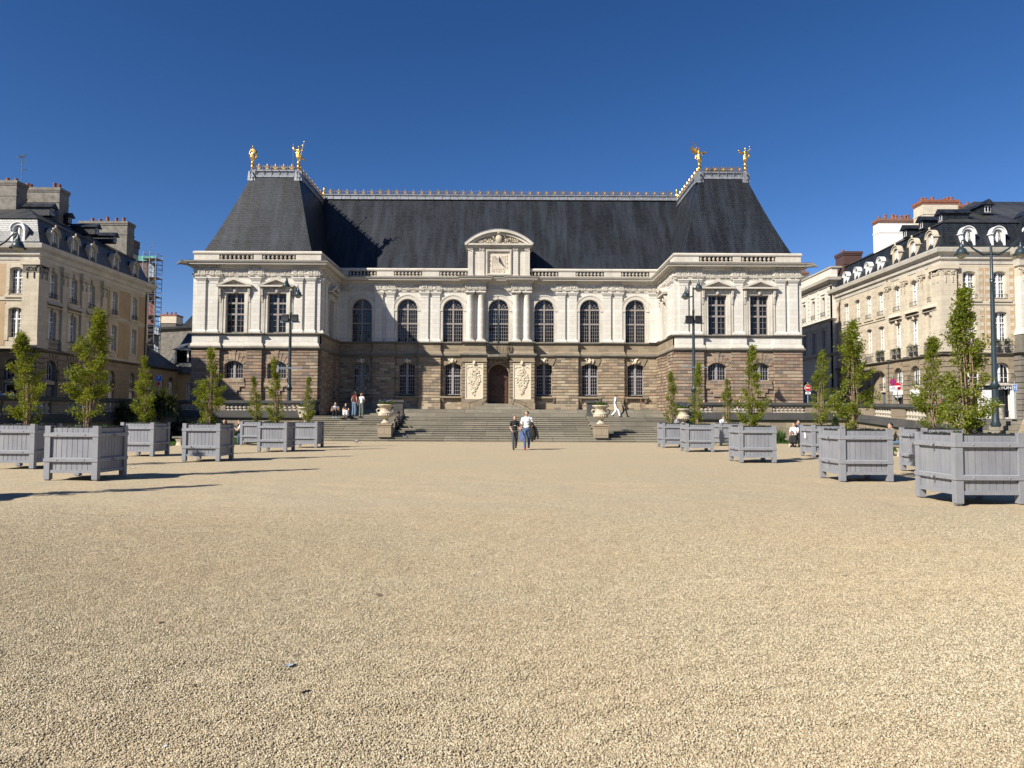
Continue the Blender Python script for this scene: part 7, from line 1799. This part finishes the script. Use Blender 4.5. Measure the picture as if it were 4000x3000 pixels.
def litter(label, px, py, s, mat, seed):
    p = G(px, py); q = random.Random(seed); o = thing('litter', label, 'litter', (p.x, p.y, gz(p.x, p.y)+.006), q.uniform(0, 3)); m = MB(); n = 5
    hz = {(i, j): q.uniform(.003, .03)*s*8 for i in range(n) for j in range(n)}
    for i in range(n-1):
        for j in range(n-1):
            if (i, j) in ((0, 0), (3, 0), (0, 3)): continue
            m.add([((a-2)*s*.5, (b-2)*s*.3, hz[a, b]) for a, b in ((i, j), (i+1, j), (i+1, j+1), (i, j+1))], [(0, 1, 2, 3)])
    m.build('crumpled_sheet', mat, o)
M['plastic'] = plain('grey plastic film', (.35, .38, .42), .3, var=.5, scale=20)
litter('crumpled grey plastic wrapper lying on the near gravel', 1130, 2600, .035, 'plastic', 3)
litter('white scrap of paper on the gravel right of the large left planter', 519, 1829, .10, 'sign_white', 4)
litter('tiny white paper scrap on the gravel near the bottom edge', 646, 2926, .012, 'sign_white', 5)
for i, (px, py) in enumerate(((755, 2683), (1180, 2709), (620, 2440), (1480, 2330), (2720, 2470), (3300, 2250))):
    p = G(px, py); o = thing('dead_leaf', ['curled brown leaf on the near gravel, lower left', 'curled brown leaf right of the plastic wrapper', 'small dark leaf on the gravel left of the wrapper', 'small leaf on the gravel left of the centre', 'small leaf on the gravel right of the centre', 'small leaf on the gravel toward the right side'][i], 'leaf', (p.x, p.y, gz(p.x, p.y)+.012), i*1.3, 'dead leaves on the gravel')
    m = MB(); s = .035; m.add([(-s, 0, .004), (-.3*s, -.4*s, .012), (.5*s, -.35*s, .014), (s, 0, .006), (.5*s, .35*s, .002), (-.3*s, .4*s, 0)], [(0, 1, 2, 3), (0, 3, 4, 5)]); m.build('leaf_blade', 'bark', o)
# scribbles: chalk on the wall band and paint on two planters
def scribble(root, Mx, mat, seed, wd, ht, n, name):
    q = random.Random(seed); m = MB(); m.M = Mx
    for i in range(n):
        x = wd*(i/n-.5); m.tube([(x+q.uniform(-.02, .02), 0, q.uniform(-.5, .5)*ht), (x+q.uniform(0, .05), 0, q.uniform(-.5, .5)*ht), (x+q.uniform(-.02, .04), 0, q.uniform(-.5, .5)*ht)], .006, 4)
    return m.build(name, mat, root)
for o in list(COL.objects):
    if o.get('label', '').startswith('grey planter with white scribble'): scribble(o, Matrix.Translation((-PW/2-.0, 0, .85)) @ Matrix.Rotation(R(90), 4, 'Z') @ Matrix.Translation((0, .045, 0)), 'sign_white', 2, .2, .24, 7, 'graffiti')
    if o.get('label', '').startswith('grey planter with scratched'): scribble(o, Matrix.Translation((PW/2, 0, .7)) @ Matrix.Rotation(R(90), 4, 'Z') @ Matrix.Translation((0, .045, 0)), 'sign_grey', 5, .45, .4, 9, 'graffiti')
